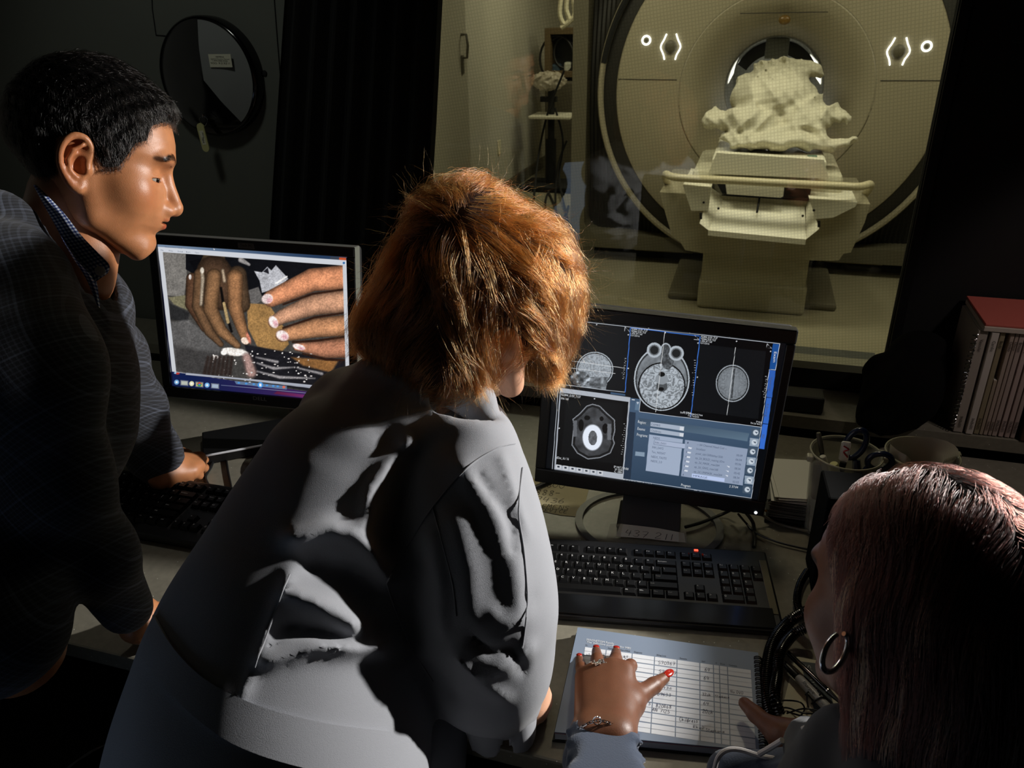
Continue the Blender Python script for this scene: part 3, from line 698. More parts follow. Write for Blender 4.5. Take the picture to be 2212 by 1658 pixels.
for (x, y) in ((1520, 437), (1552, 450), (1758, 454), (1734, 466)):
    c = on(x, y, 1, 4.46)-tb0; 
    MB().lathe([(0, .003), (.006, .002), (.007, 0)], 10, M=basis(c, (1, 0, 0), (0, 0, 1))).build('screw', M_gdark, bed)
sl = [hit(1641, 425, (0, 4.60, 0), (0, 1, 0))-tb0+(0, -.012, .004), hit(1635, 459, (0, 4.52, 0), (0, 1, 0))-tb0+(0, -.012, .004)]
MB().tube(sl, .006, 6).build('tray_slot', M_blackm, bed)
for x, y in ((1514, 466), (1769, 483)):
    a = on(x, y-7, 1, 4.415)-tb0; c = on(x, y+7, 1, 4.415)-tb0; MB().tube([a, c], .008, 6).build('vent_slot', M_blackm, bed)
# table top
TT = []
b = MB(); yprism(b, [(1548, 330), (1780, 345), (1790, 386), (1530, 375)], 4.55, 4.62, tb0); b.build('front_panel', M_bed, bed)
zt = on(1660, 338, 1, 4.6)[2]
MB().box((0, .95, zt-.055), (.60, 1.95, .09), .012).build('table_top', M_bed, bed)
MB().box((0, .88, zt-.20), (.82, 1.6, .2), .03).build('table_skirt', mat('skirt', srgb(205, 200, 178), .45), bed)
for x, y in ((1557, 334), (1758, 344)): 
    c = on(x, y, 2, zt); MB().box((c[0]-tb0[0], .10, zt-.008), (.05, .06, .006), .002).build('control_pad', mat('pad_green', srgb(90, 120, 105), .4), bed)
rl = [(-.56, .42, .64), (-.565, .2, .73), (-.55, .0, .80), (-.50, -.10, .805), (-.40, -.13, .805), (-.2, -.14, .805), (.1, -.14, .80), (.36, -.13, .795), (.47, -.10, .79), (.535, 0, .785), (.56, .2, .72), (.56, .42, .62)]
MB().tube(spline(rl, 6), .021, 12).build('rail', mat('rail_cream', srgb(215, 205, 172), .3), bed, True)
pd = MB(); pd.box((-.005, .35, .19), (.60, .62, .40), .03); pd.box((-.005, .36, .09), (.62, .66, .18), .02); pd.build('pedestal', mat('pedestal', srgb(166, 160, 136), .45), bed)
MB().box((-.005, .75, .02), (1.0, 1.2, .05), .02).build('floor_plate', M_gant2, bed)
# blanket heaped over the patient
bc = np.array([.09, 5.12, 1.05])
def pk(x, y, Y): return on(x, y, 1, Y)
BL = [(pk(1672, 205, 5.25), (.25, .34, .155)), (pk(1625, 262, 5.0), (.17, .2, .10)), (pk(1740, 255, 5.05), (.15, .2, .10)), (pk(1670, 300, 4.85), (.30, .15, .06)), (pk(1560, 262, 5.0), (.12, .14, .055)),
      (pk(1785, 308, 4.85), (.15, .09, .035)), (pk(1700, 150, 5.45), (.2, .3, .06)), (pk(1795, 250, 5.05), (.09, .12, .045))]
def blank(P):
    d = None
    for c, r in BL: e = ell(P, c, r); d = e if d is None else smin(d, e, .05)
    x, y, z = P.T
    a1 = 11*x+9*z+2.4*np.sin(7*z+4*y)+1.8*np.sin(9*x-3*z); a2 = 13*x-15*z+2*np.sin(10*x)+1.5*np.sin(12*z+6*y); a3 = 34*x+26*z+3*np.sin(14*z+9*x); a4 = 48*x-31*z+3.5*np.sin(13*z+10*x)
    d = d-.026*(1-np.abs(np.sin(a1)))**1.4-.018*(1-np.abs(np.sin(a2)))**1.4-.012*(1-np.abs(np.sin(a3*.8)))-.006*(1-np.abs(np.sin(a4)))+.020
    return smax(d, -(z-(zt-.02)), .02)
link('blanket', sdfmesh([(blank, bc-(.62, .55, .3), bc+(.62, .7, .45), .0105, None, None)], 'blanket'), mat('blanket_cloth', srgb(205, 200, 180), .9, bump=.2, bscale=150))
tag(bpy.data.objects['blanket'], 'crumpled cream blanket heaped over the patient on the scanner table', 'blanket')
# ---------------------------------------------------------------- desk and ledge
D0 = .72
dk = empty('desk', (0, 1.2, 0), 'long speckled grey-brown laminate desk running under both monitors', 'desk')
dm = MB().box((-.45, 0, .735), (3.9, 1.0, .03), .004); o = dm.build('desktop', M_desk, dk); 
Bx('modesty_panel', -2.4, 1.5, .35, .37, 0, .72, M_blackm, dk)
for x in (-2.3, -.62, .62, 1.42): Bx('desk_leg', x-.03, x+.03, -.40, .3, 0, .72, M_black, dk)
Bx('wall_ledge', -2.4, 1.5, 1.703, 1.875, .77, .80, M_desk)
tag(bpy.data.objects['wall_ledge'], 'narrow speckled ledge under the scan room window', 'ledge')
sb = on(1737, 892, 2, .80)
spk = MB().box((0, 0, .021), (.17, .055, .042), .006); o = spk.build('desk_speaker', M_black); o.location = (sb[0]-.045, sb[1]+.025, .80)
tag(o, 'slim black speaker bar on the ledge beside the right monitor', 'speaker')
# ---------------------------------------------------------------- screens
def noise(X, Y, s, seed=0, oct=3):
    rg = np.random.default_rng(seed); T = rg.random((64, 64)); out = 0; a = 1; tot = 0
    for _ in range(oct):
        x = X/s; y = Y/s; xi = np.floor(x).astype(int); yi = np.floor(y).astype(int); fx = x-xi; fy_ = y-yi
        fx = fx*fx*(3-2*fx); fy_ = fy_*fy_*(3-2*fy_); g = lambda i, j: T[(xi+i) % 64, (yi+j) % 64]
        out = out+a*((g(0, 0)*(1-fx)+g(1, 0)*fx)*(1-fy_)+(g(0, 1)*(1-fx)+g(1, 1)*fx)*fy_); tot += a; a *= .5; s /= 2
    return out/tot
class Paint:
    def __init__(s, X, Y): s.X = X; s.Y = Y; s.C = np.zeros(X.shape+(3,))
    def blend(s, m, c):
        c = np.asarray(c, float)
        if c.ndim == 1: c = c/255.
        s.C = s.C*(1-m[..., None])+c*m[..., None]
    def poly(s, p, c, soft=1.5): s.blend(np.clip(.5-poly2(s.X, s.Y, p)/soft, 0, 1), c)
    def line(s, p, c, w=2.5): s.blend(np.clip(.5+w-dline(s.X, s.Y, p), 0, 1), c)
    def grad(s, p, c0, c1, ax, a, b, soft=1.5):
        t = np.clip(((s.X if ax == 0 else s.Y)-a)/(b-a), 0, 1)[..., None]; s.blend(np.clip(.5-poly2(s.X, s.Y, p)/soft, 0, 1), (np.array(c0)*(1-t)+np.array(c1)*t)/255.)
    def disc(s, x, y, rx, ry, c, soft=.06, rot=0):
        q = R(rot); dx = s.X-x; dy = s.Y-y; u = dx*math.cos(q)+dy*math.sin(q); v = -dx*math.sin(q)+dy*math.cos(q)
        e = np.hypot(u/rx, v/ry); s.blend(np.clip((1-e)/soft+.5, 0, 1), c)
    def capsule(s, pts, rs, c, dark=.45, soft=6):
        d = np.full(s.X.shape, 1e9); e = np.full(s.X.shape, 1.)
        for i in range(len(pts)-1):
            x0, y0 = pts[i]; ex, ey = pts[i+1][0]-x0, pts[i+1][1]-y0; t = np.clip(((s.X-x0)*ex+(s.Y-y0)*ey)/(ex*ex+ey*ey), 0, 1)
            r = rs[i]+(rs[i+1]-rs[i])*t; q = np.hypot(s.X-x0-t*ex, s.Y-y0-t*ey); dd = q-r; k = dd < d; e = np.where(k, q/r, e); d = np.where(k, dd, d)
        sh = 1-dark*np.clip(e, 0, 1)**2.5; s.blend(np.clip(.5-d/soft, 0, 1), np.asarray(c)/255.*sh[..., None])
def lin(c): c = np.clip(c, 0, 1); return np.where(c <= .04045, c/12.92, ((c+.055)/1.055)**2.4)
def scr_mat(name, s=1.0):
    m = bpy.data.materials.new(name); m.use_nodes = True; nt = m.node_tree; b = nt.nodes['Principled BSDF']
    b.inputs['Base Color'].default_value = (.004, .004, .004, 1); b.inputs['Roughness'].default_value = .35
    a = nt.nodes.new('ShaderNodeVertexColor'); a.layer_name = 'Col'; nt.links.new(a.outputs[0], b.inputs['Emission Color']); b.inputs['Emission Strength'].default_value = s; return m
def screen(name, M, w, h, nx, ny, fn, parent, mt):
    x = np.linspace(-w/2, w/2, nx); y = np.linspace(-h/2, h/2, ny); XX, YY = np.meshgrid(x, y, indexing='ij')
    A = np.array(M); L = np.stack([XX, YY, np.zeros_like(XX)], -1).reshape(-1, 3); W = L@A[:3, :3].T+A[:3, 3]
    d = W-CAM; z = d@FW; PX = (CX+F*(d@RT)/z).reshape(nx, ny); PY = (CY-F*(d@UP)/z).reshape(nx, ny)
    C = lin(fn(PX, PY)).reshape(-1, 3)
    i = np.arange((nx-1)*(ny-1)); a = (i//(ny-1))*ny+i % (ny-1); Q = np.stack([a, a+ny, a+ny+1, a+1], 1)
    me = bpy.data.meshes.new(name); me.vertices.add(len(L)); me.vertices.foreach_set('co', L.ravel()); me.loops.add(len(Q)*4)
    me.loops.foreach_set('vertex_index', Q.ravel().astype(np.int32)); me.polygons.add(len(Q)); me.polygons.foreach_set('loop_start', np.arange(0, len(Q)*4, 4, dtype=np.int32)); me.update(calc_edges=True)
    ca = me.color_attributes.new('Col', 'FLOAT_COLOR', 'POINT'); ca.data.foreach_set('color', np.concatenate([C, np.ones((len(C), 1))], 1).astype(np.float32).ravel())
    return link(name, me, mt, parent)
def pose(c, yaw, tilt, roll):
    r = np.array([math.cos(yaw), math.sin(yaw), 0]); n0 = np.array([math.sin(yaw), -math.cos(yaw), 0]); u = np.array([0, 0, 1.])
    n = n0*math.cos(tilt)+u*math.sin(tilt); u2 = u*math.cos(tilt)-n0*math.sin(tilt); r2 = r*math.cos(roll)+u2*math.sin(roll)
    return basis(c, r2, np.cross(n, r2)), n
def scan_paint(PX, PY):
    X = (PX-1180)*3.454; Y = (PY-640)*3.454; p = Paint(X, Y); W = (215, 222, 232); p.blend(np.ones(X.shape), (7, 10, 15))
    g = noise(X, Y, 5, 3, 2)
    p.poly([(128, 178), (628, 238), (588, 714), (98, 655)], (15, 17, 20)); p.poly([(628, 238), (1148, 300), (1078, 898), (590, 845)], (13, 14, 17)); p.poly([(1148, 300), (1690, 352), (1605, 972), (1080, 898)], (6, 7, 9)); p.poly([(1135, 355), (1640, 410), (1580, 915), (1085, 850)], (17, 19, 22))
    p.C *= (.8+.4*g)[..., None]
    def wr(s, q, k=2.2):                              # winding folds
        a = noise(X, Y, s, q, 3); return np.abs(np.sin(a*k*2*math.pi))
    # side view head
    e = np.hypot((X-362)/138, (Y-545)/132); low = Y > 600
    v = np.where(e < .90, .62+.22*wr(38, 5)+.1*(g-.5), np.where(e < .95, .12, np.where(e < 1.0, .85, 0)))
    face = np.hypot((X-255)/75, (Y-610)/55) < 1; v = np.where(face, .15+.75*noise(X, Y, 26, 9, 3)**2*2, v); nk = (np.abs(X-(360-(Y-640)*.2)) < 95) & (Y > 600); v = np.where(nk & ~face, .2+.7*noise(X, Y, 22, 12, 3), v)
    v = np.where((Y > 655+(X-100)*.122), -1, v); v = np.where(e > 1.0, np.where(face | nk, v, -1), v)
    p.blend((v >= 0).astype(float), (np.clip(v, 0, 1)[..., None]*np.array([.80, .84, .88])))
    # large axial slice
    top = np.hypot((X-890)/95, (Y-470)/120); e = np.hypot((X-862)/207, (Y-620)/(np.where(Y < 620, 245, 232)))
    b = np.hypot((X-862)/172, (Y-668)/172); v = np.where(e < 1.0, np.where(e > .955, .88, np.where(e > .90, .25, .45+.25*noise(X, Y, 30, 4))), -1.)
    v = np.where(b < .97, .50+.38*wr(46, 21, 2.4)*(b > .25)+.1*(g-.5)-.12*(b < .25), np.where(b < 1.03, .05, v)); mid = np.abs(X-(868-(Y-620)*.1))
    v = np.where((np.hypot((X-862)/48, (Y-615)/42) < 1), .68, v); v = np.where((np.hypot((X-862)/24, (Y-580)/18) < 1) | (np.hypot((X-858)/20, (Y-690)/14) < 1), .08, v)
    v = np.where((np.hypot((X-905)/50, (Y-450)/95) < 1), .12+.5*noise(X, Y, 14, 8), v)
    for ex, ey in ((806, 400), (970, 424)):
        q = np.hypot(X-ex, (Y-ey)); v = np.where(q < 56, .85, v); v = np.where(q < 40, .5, v); v = np.where(q < 31, .16, v)
    q = np.hypot((X-892)/38, (Y-395)/48); v = np.where((q < 1) & (q > .8) & (Y < 400), .85, v); v = np.where(q < .8, .15+.4*noise(X, Y, 10, 2), v)
    p.blend((v >= 0).astype(float), np.clip(v, 0, 1)[..., None]*np.array([.82, .86, .90]))
    # small axial slice
    e = np.hypot((X-1390)/126, (Y-648)/140); v = np.where(e < .87, .52+.14*(1-e)+.12*(wr(40, 33)-.5)*(e > .45)+.08*(g-.5), np.where(e < .93, .10, np.where(e < .985, .74, np.where(e < 1.0, .35, -1))))
    v = np.where((np.abs(X-(1398-(Y-600)*.1)) < 6) & (e < .8), .3, v); p.blend((v >= 0).astype(float), np.clip(v, 0, 1)[..., None]*np.array([.80, .84, .88]))
    # pop-up window with lower slice
    p.poly([(103, 680), (628, 752), (572, 1380), (58, 1300)], (178, 184, 194)); p.poly([(108, 716), (614, 786), (568, 1322), (72, 1254)], (8, 9, 11)); p.poly([(150, 770), (575, 800), (560, 1250), (110, 1200)], (14, 16, 18))
    hd = [(345, 800), (400, 815), (455, 870), (512, 920), (515, 1000), (500, 1060), (512, 1095), (480, 1170), (400, 1205), (310, 1215), (230, 1170), (190, 1110), (195, 1040), (205, 960), (195, 915), (250, 870), (300, 815)]
    d = poly2(X, Y, hd); v = np.where(d < 0, .16+.22*noise(X, Y, 40, 17), -1.); v = np.where((d < 0) & (d > -6), .6, v); v = np.where((d < -10) & (d > -24), .10, v)
    for (a_, b_, c_, dd_) in ((305, 905, 22, 18), (413, 912, 15, 18), (260, 960, 20, 45), (440, 985, 22, 38)): v = np.where(np.hypot((X-a_)/c_, (Y-b_)/dd_) < 1, .04, v)
    v = np.where((np.abs(X-215) < 14) & (np.abs(Y-985) < 60), .42, v); v = np.where((np.abs(X-470) < 14) & (np.abs(Y-1010) < 60), .45, v)
    q = np.hypot((X-345)/74, (Y-1052)/96); v = np.where(q < 1.08, .85*np.clip((1.1-q)*6, 0, 1)+.12, v); v = np.where(q < .96, 1., v); q2 = np.hypot((X-347)/33, (Y-1055)/55); v = np.where(q2 < 1.0, .25+.3*noise(X, Y, 14, 6), v)
    p.blend((v >= 0).astype(float), np.clip(v, 0, 1)[..., None]*np.array([.92, .95, 1.]))
    # programme panel
    p.grad([(628, 755), (702, 765), (695, 862), (1605, 975), (1530, 1505), (572, 1385)], (70, 92, 118), (48, 68, 90), 1, 850, 1400); p.grad([(690, 905), (1515, 1020), (1500, 1080), (700, 960)], (60, 78, 98), (95, 118, 138), 1, 900, 1080)
    p.poly([(620, 860), (668, 866), (628, 1375), (574, 1365)], (38, 52, 70))
    for a_ in ([(780, 935), (1030, 970), (1026, 1003), (777, 966)], [(777, 981), (1027, 1018), (1023, 1048), (774, 1011)]): p.poly(a_, (168, 180, 198))
    p.poly([(768, 1028), (1020, 1065), (990, 1338), (742, 1300)], (163, 177, 200)); p.poly([(1036, 1068), (1503, 1136), (1465, 1410), (1006, 1340)], (146, 160, 184)); p.poly([(806, 1068), (1036, 1100), (1034, 1136), (803, 1102)], (172, 184, 208)); p.line([(806, 1068), (1018, 1097)], (70, 90, 115), 1.2); p.line([(806, 1068), (803, 1102), (1034, 1136)], (80, 98, 122), 1.2)
    p.poly([(1088, 1320), (1332, 1356), (1329, 1383), (1085, 1347)], (188, 204, 240)); p.poly([(665, 1155), (735, 1163), (732, 1195), (662, 1187)], (135, 155, 175)); p.poly([(998, 970), (1028, 974), (1025, 1000), (995, 997)], (215, 220, 228)); p.poly([(996, 1018), (1025, 1022), (1022, 1047), (993, 1043)], (215, 220, 228))
    for i, (a_, b_) in enumerate(((1563, 1015), (1552, 1088), (1540, 1158), (1530, 1230), (1520, 1298), (1514, 1370), (1500, 1440))):
        p.poly([(a_-32, b_-34), (a_+34, b_-26), (a_+28, b_+34), (a_-36, b_+26)], (70, 86, 104) if i % 2 == 0 else (150, 165, 182)); p.disc(a_, b_, 20, 20, (205, 215, 225), .3); p.poly([(a_-10, b_-8), (a_+14, b_-4), (a_+8, b_+10)], (60, 75, 95))
    for i in range(7):
        a_ = 92+52*i; b_ = 1268+7.6*i; p.poly([(a_-18, b_-16), (a_+20, b_-11), (a_+17, b_+20), (a_-21, b_+15)], (205, 208, 214)); p.poly([(a_-9, b_-6), (a_+9, b_-3), (a_+7, b_+9), (a_-10, b_+6)], (50, 58, 70))
    p.poly([(480, 712), (590, 728), (590, 742), (478, 728)], (60, 85, 115)); p.poly([(668, 790), (698, 794), (690, 850), (660, 846)], (95, 120, 145)); p.line([(640, 770), (658, 772)], (225, 228, 232), 3); p.poly([(672, 784), (694, 787), (682, 806)], (190, 200, 214))
    # tabs on the right edge
    for a_, c in (([(1692, 352), (1742, 356), (1712, 548), (1664, 542)], (26, 78, 148)), ([(1664, 548), (1712, 552), (1684, 756), (1643, 750)], (48, 96, 184)), ([(1643, 754), (1682, 758), (1656, 952), (1616, 946)], (52, 104, 196)), ([(1614, 950), (1655, 955), (1626, 1140), (1588, 1134)], (56, 110, 208))): p.poly(a_, c)
    for a_ in ([(128, 172), (1742, 352)], [(128, 172), (45, 1290)], [(1742, 352), (1710, 548), (1664, 545), (1530, 1505)], [(98, 655), (590, 715)], [(702, 765), (694, 860)], [(572, 1360), (1530, 1505)], [(694, 860), (1605, 975)]): p.line(a_, W, 1.6)
    for a_ in ([(628, 238), (588, 714)], [(1148, 300), (1078, 898)], [(632, 232), (1140, 296)]): p.line(a_, (60, 112, 200), 3.2)
    for a_ in ([(118, 470), (585, 535)], [(165, 530), (515, 575)], [(885, 265), (815, 862)], [(1412, 380), (1348, 885)]): p.line(a_, (225, 228, 230), 1.6)
    for (x0, y0, x1, y1) in ((598, 462, 580, 612), (1118, 476, 1098, 735), (1650, 596, 1630, 752), (595, 950, 570, 1175)):
        n = 14
        for i in range(n+1): xx = x0+(x1-x0)*i/n; yy = y0+(y1-y0)*i/n; p.line([(xx-(20 if i % 5 == 0 else 11), yy), (xx, yy)], (220, 224, 228), .8)
    for a_, b_ in ((606, 245), (1124, 306), (1666, 370)): p.line([(a_-18, b_-18), (a_+16, b_+18), (a_-22, b_+14), (a_-18, b_-18)], (210, 214, 220), .8)
    for a_, b_ in ((376, 210), (612, 286), (1132, 347), (1674, 410), (612, 536), (1127, 602), (97, 983), (360, 763), (1420, 334), (888, 270)): p.poly([(a_-6, b_), (a_, b_-6), (a_+6, b_), (a_, b_+6)], (225, 228, 232))
    for i in range(6): a_, b_ = 1075-6*i, 1128+34*i; p.poly([(a_-14, b_-6), (a_+12, b_-1), (a_+8, b_+10), (a_-16, b_+5)], (220, 226, 236))
    for i in range(3): a_, b_ = 1358-6*i, 1270+34*i; p.poly([(a_-12, b_-8), (a_+10, b_-3), (a_+8, b_+8)], (225, 230, 240))
    for a_, b_, r in ((1112, 1456, 15), (1148, 1460, 10), (1186, 1468, 10)): p.disc(a_, b_, r, r, (190, 200, 215), .3)
    p.disc(1112, 1456, 10, 10, (8, 10, 14), .3); return p.C
def photo_paint(PX, PY):
    X = (PX-300)*3.948; Y = (PY-480)*3.948; p = Paint(X, Y); p.blend(np.ones(X.shape), (14, 16, 40))
    img = [(203, 253), (1737, 368), (1770, 1500), (318, 1273)]
    p.poly([(158, 183), (1775, 298), (1815, 1530), (284, 1275)], (205, 208, 214))
    p.grad([(158, 183), (1775, 298), (1778, 326), (160, 208)], (120, 140, 165), (38, 60, 92), 0, 300, 1500); p.poly([(162, 210), (1778, 326), (1780, 362), (164, 248)], (208, 212, 220))
    n1 = noise(X, Y, 9, 3, 3); n2 = noise(X, Y, 60, 5, 3)
    q = Paint(X, Y); q.blend(np.ones(X.shape), (66, 66, 66)); q.poly([(190, 250), (400, 262), (410, 470), (385, 640), (240, 620)], (118, 118, 118), 8)
    q.poly([(400, 262), (1760, 360), (1760, 470), (1000, 640), (900, 700), (400, 400)], (14, 15, 20), 6); q.poly([(430, 330), (560, 300), (640, 330), (480, 420)], (10, 10, 14), 8)
    q.poly([(250, 640), (400, 620), (440, 760), (300, 700)], (120, 118, 96), 10); q.poly([(262, 690), (430, 770), (420, 850), (270, 830)], (40, 41, 44), 12); q.poly([(270, 850), (430, 830), (700, 1070), (620, 1290), (310, 1285)], (92, 93, 96), 20)
    q.poly([(300, 1050), (700, 1120), (640, 1300), (320, 1280)], (62, 62, 64), 40)
    q.poly([(930, 580), (1020, 550), (1060, 660), (960, 720)], (96, 96, 98), 8)
    q.poly([(920, 690), (1110, 700), (1240, 900), (1280, 1040), (1210, 1110), (1010, 1060), (930, 900)], (158, 124, 78), 10)
    q.poly([(900, 1040), (1240, 1100), (1760, 1170), (1760, 1500), (980, 1350)], (26, 26, 32), 16)
    q.poly([(1300, 1150), (1700, 1180), (1640, 1280), (1400, 1220)], (140, 100, 60), 20)
    q.capsule([(640, 300), (620, 430)], [95, 130], (98, 82, 62), .5); q.capsule([(640, 430), (700, 560)], [150, 190], (82, 62, 48), .55, 14); q.capsule([(840, 450), (880, 700)], [80, 70], (84, 66, 50), .5, 12)
    q.capsule([(455, 480), (440, 700), (560, 900)], [52, 46, 34], (92, 66, 50), .6, 8); q.capsule([(520, 440), (500, 720), (600, 930), (700, 1040)], [50, 48, 42, 24], (110, 84, 62), .6, 8)
    q.capsule([(640, 460), (610, 740), (700, 920), (840, 1050)], [66, 62, 52, 30], (140, 106, 76), .62, 8); q.capsule([(820, 470), (820, 720), (870, 880), (915, 1010)], [70, 62, 50, 34], (158, 116, 82), .6, 8)
    q.capsule([(700, 560), (720, 700), (790, 930)], [10, 12, 10], (12, 10, 10), 0, 10); q.capsule([(725, 690), (760, 850)], [12, 14], (170, 150, 110), 0, 8)
    q.capsule([(535, 400), (545, 480), (530, 700)], [12, 16, 12], (170, 160, 145), .3, 14); q.capsule([(715, 410), (730, 500)], [12, 14], (175, 160, 140), .3, 16); q.disc(540, 410, 16, 26, (225, 222, 215), .5); q.disc(437, 465, 12, 22, (205, 205, 210), .5)
    q.capsule([(870, 320), (940, 360)], [24, 12], (150, 150, 155), .3, 8)
    q.poly([(983, 415), (1050, 425), (1095, 378), (1130, 410), (1168, 365), (1275, 480), (1190, 560), (1050, 600), (1030, 500)], (178, 184, 198), 5); q.poly([(1060, 420), (1100, 385), (1110, 440)], (30, 30, 38), 6); q.capsule([(1170, 520), (1262, 462)], [8, 6], (235, 238, 245), 0, 6)
    q.capsule([(1850, 460), (1480, 490), (1130, 650)], [105, 98, 72], (226, 156, 118), .62, 8); q.capsule([(1850, 660), (1500, 700), (1230, 800), (1150, 850)], [98, 92, 62, 50], (208, 160, 132), .6, 8)
    q.capsule([(1850, 870), (1500, 900), (1220, 965)], [92, 82, 54], (204, 150, 112), .6, 8); q.capsule([(1850, 1060), (1600, 1080), (1350, 1062)], [92, 78, 34], (200, 140, 112), .6, 8)
    for l in ([(1230, 700), (1480, 610), (1760, 570)], [(1230, 900), (1500, 810), (1760, 770)], [(1310, 1020), (1500, 1010), (1760, 975)], [(1400, 1120), (1600, 1170), (1760, 1175)]): q.capsule(l, [7, 9, 7], (46, 26, 18), 0, 10)
    for a_, b_, c_, d_, r in ((1095, 652, 48, 42, -20), (1148, 850, 36, 54, -25), (1225, 965, 56, 42, 25), (1365, 1062, 54, 24, 15)): q.disc(a_, b_, c_, d_, (240, 226, 232), .25, r); q.disc(a_+18, b_+12, c_*.5, d_*.5, (222, 176, 190), .8, r)
    q.disc(905, 1010, 36, 28, (252, 232, 222), .2, 30); q.disc(935, 985, 14, 50, (206, 130, 110), .6, -20)
    for a_, b_, c_, d_ in ((830, 1108, 80, 32), (770, 1085, 60, 18), (900, 1118, 34, 20), (652, 1148, 26, 16), (725, 1110, 26, 22)): q.disc(a_, b_, c_*(1), d_, (246, 246, 248), .35)
    q.capsule([(920, 1150), (960, 1280)], [38, 46], (180, 150, 148), .4, 30)
    rg = random.Random(8)
    for _ in range(90): a_, b_ = rg.uniform(620, 1500), rg.uniform(1090, 1380); q.disc(a_, b_, rg.uniform(3, 10), rg.uniform(2, 7), (235, 235, 240), .6)
    for l in ([(1010, 1200), (1150, 1245), (1330, 1235)], [(1010, 1270), (1200, 1320), (1500, 1330)], [(1350, 1240), (1560, 1290)], [(1000, 1150), (1180, 1190)]): q.capsule(l, [5, 12, 4], (150, 150, 158), 0, 14)
    for k in range(7): q.capsule([(590+34*k, 1150), (560+36*k, 1290)], [12, 16], (46, 38, 36), 0, 16)
    q.C = q.C*(.78+.44*n1)[..., None]*(.86+.28*n2)[..., None]*np.array([1.03, 1., .96]); m = np.clip(.5-poly2(X, Y, img)/2, 0, 1); p.blend(m, q.C)
    # task bar
    p.grad([(284, 1272), (1820, 1500), (1830, 1640), (290, 1400)], (18, 30, 74), (62, 36, 92), 0, 500, 1400, 2); p.poly([(400, 1284), (1520, 1420), (1520, 1398), (402, 1300), (398, 1300)], (160, 164, 176)); p.poly([(403, 1283), (1500, 1388), (1500, 1402), (403, 1297)], (172, 176, 188))
    p.grad([(1180, 1440), (1500, 1480), (1450, 1500), (1150, 1460)], (96, 30, 60), (120, 50, 120), 0, 1150, 1500, 10)
    for i, (a_, c) in enumerate(((322, (120, 170, 215)), (388, (185, 190, 178)), (450, (225, 222, 180)), (516, (214, 190, 120)), (582, (120, 180, 230)), (650, (165, 180, 200)))):
        b_ = 1362+(a_-322)*.098
        if i not in (0, 2, 4): p.poly([(a_-34, b_-24), (a_+34, b_-18), (a_+34, b_+26), (a_-34, b_+20)], (110, 116, 130)); p.poly([(a_-26, b_-16), (a_+26, b_-12), (a_+26, b_+18), (a_-26, b_+14)], c)
        else: p.disc(a_, b_, 21, 21, c, .2); p.disc(a_, b_, 9, 9, (245, 245, 245), .4)
    p.disc(516, 1381, 19, 19, (60, 150, 80), .1); p.poly([(497, 1376), (516, 1360), (536, 1376), (516, 1381)], (214, 60, 48)); p.disc(516, 1381, 8, 8, (70, 130, 225), .2)
    p.poly([(815, 1352), (1262, 1394), (1262, 1424), (1240, 1424), (830, 1378)], (96, 118, 150)); p.disc(1036, 1386, 24, 24, (70, 150, 225), .2); p.poly([(1026, 1374), (1046, 1376), (1046, 1400), (1026, 1398)], (235, 240, 248))
    for a_ in (852, 915, 980, 1092, 1146, 1184): p.disc(a_, 1368+(a_-852)*.09, 11, 8, (80, 150, 220), .3)
    p.disc(1236, 1404, 13, 11, (220, 110, 90), .3); p.line([(700, 1388), (1500, 1462)], (150, 160, 185), 1.5)
    p.poly([(1632, 292), (1706, 297), (1706, 318), (1632, 313)], (60, 66, 78)); p.poly([(1708, 298), (1768, 302), (1768, 323), (1708, 319)], (196, 84, 44)); p.disc(1748, 346, 10, 10, (50, 110, 170), .3); p.disc(330, 1288, 18, 9, (190, 60, 50), .4); p.disc(310, 1284, 10, 8, (150, 190, 220), .4)
    p.poly([(634, 218), (650, 234), (640, 236)], (240, 240, 240)); p.line([(145, 182), (272, 1275)], (140, 145, 155), 1.2); return p.C
def monitor(name, c, yaw, tilt, roll, w, h, bez, label, paint, nx, ny, estr):
    M, n = pose(c, yaw, tilt, roll); o = empty(name, (0, 0, 0), label, 'monitor'); o.matrix_world = M
    l, r, t, b = bez; W = w+l+r; H = h+t+b; cx, cy = (r-l)/2, (t-b)/2
    fm = MB(); fr_ = [(-w/2-l, -h/2-b), (w/2+r, -h/2-b), (w/2+r, h/2+t), (-w/2-l, h/2+t)]
    fm.box((cx, h/2+t/2, -.008), (W, t, .028), .003); fm.box((cx, -h/2-b/2, -.008), (W, b, .028), .003)
    fm.box((-w/2-l/2, 0, -.008), (l, h, .028), .002); fm.box((w/2+r/2, 0, -.008), (r, h, .028), .002)
    fm.build('bezel', M_black, o); MB().box((cx, cy, -.033), (W-.004, H-.004, .026), .008).build('rear_shell', M_blackm, o)
    MB().box((cx, cy, -.055), (W*.6, H*.6, .03), .012).build('rear_housing', M_blackm, o)
    screen('screen', M, w, h, nx, ny, paint, o, scr_mat(name+'_screen', estr))
    return o, M, n
def local_build(mb, M, name, mt, parent):
    A = np.array(M.inverted()); V = np.concatenate(mb.v); g = MB(); g.add(V@A[:3, :3].T+A[:3, 3], mb.f); return g.build(name, mt, parent)
T_white = emit('screen_text_white', (.80, .84, .88, 1), .8); T_dark = mat('screen_text_dark', srgb(60, 70, 90), .6, emis=srgb(70, 82, 105), estr=1)
m2, M2, n2 = monitor('scan_monitor', (-.113, 1.283, .992), .072, .122, -.054, .376+.02, .301, (.020, .016, .026, .030), 'black monitor showing grey brain scans and a blue menu panel', scan_paint, 520, 400, .92)
m1, M1, n1_ = monitor('photo_monitor', (-.935, 1.273, 1.085), .129, .134, -.036, .400, .301, (.018, .018, .020, .024), 'black monitor showing a photo of fingers picking at white powder', photo_paint, 500, 380, .95)
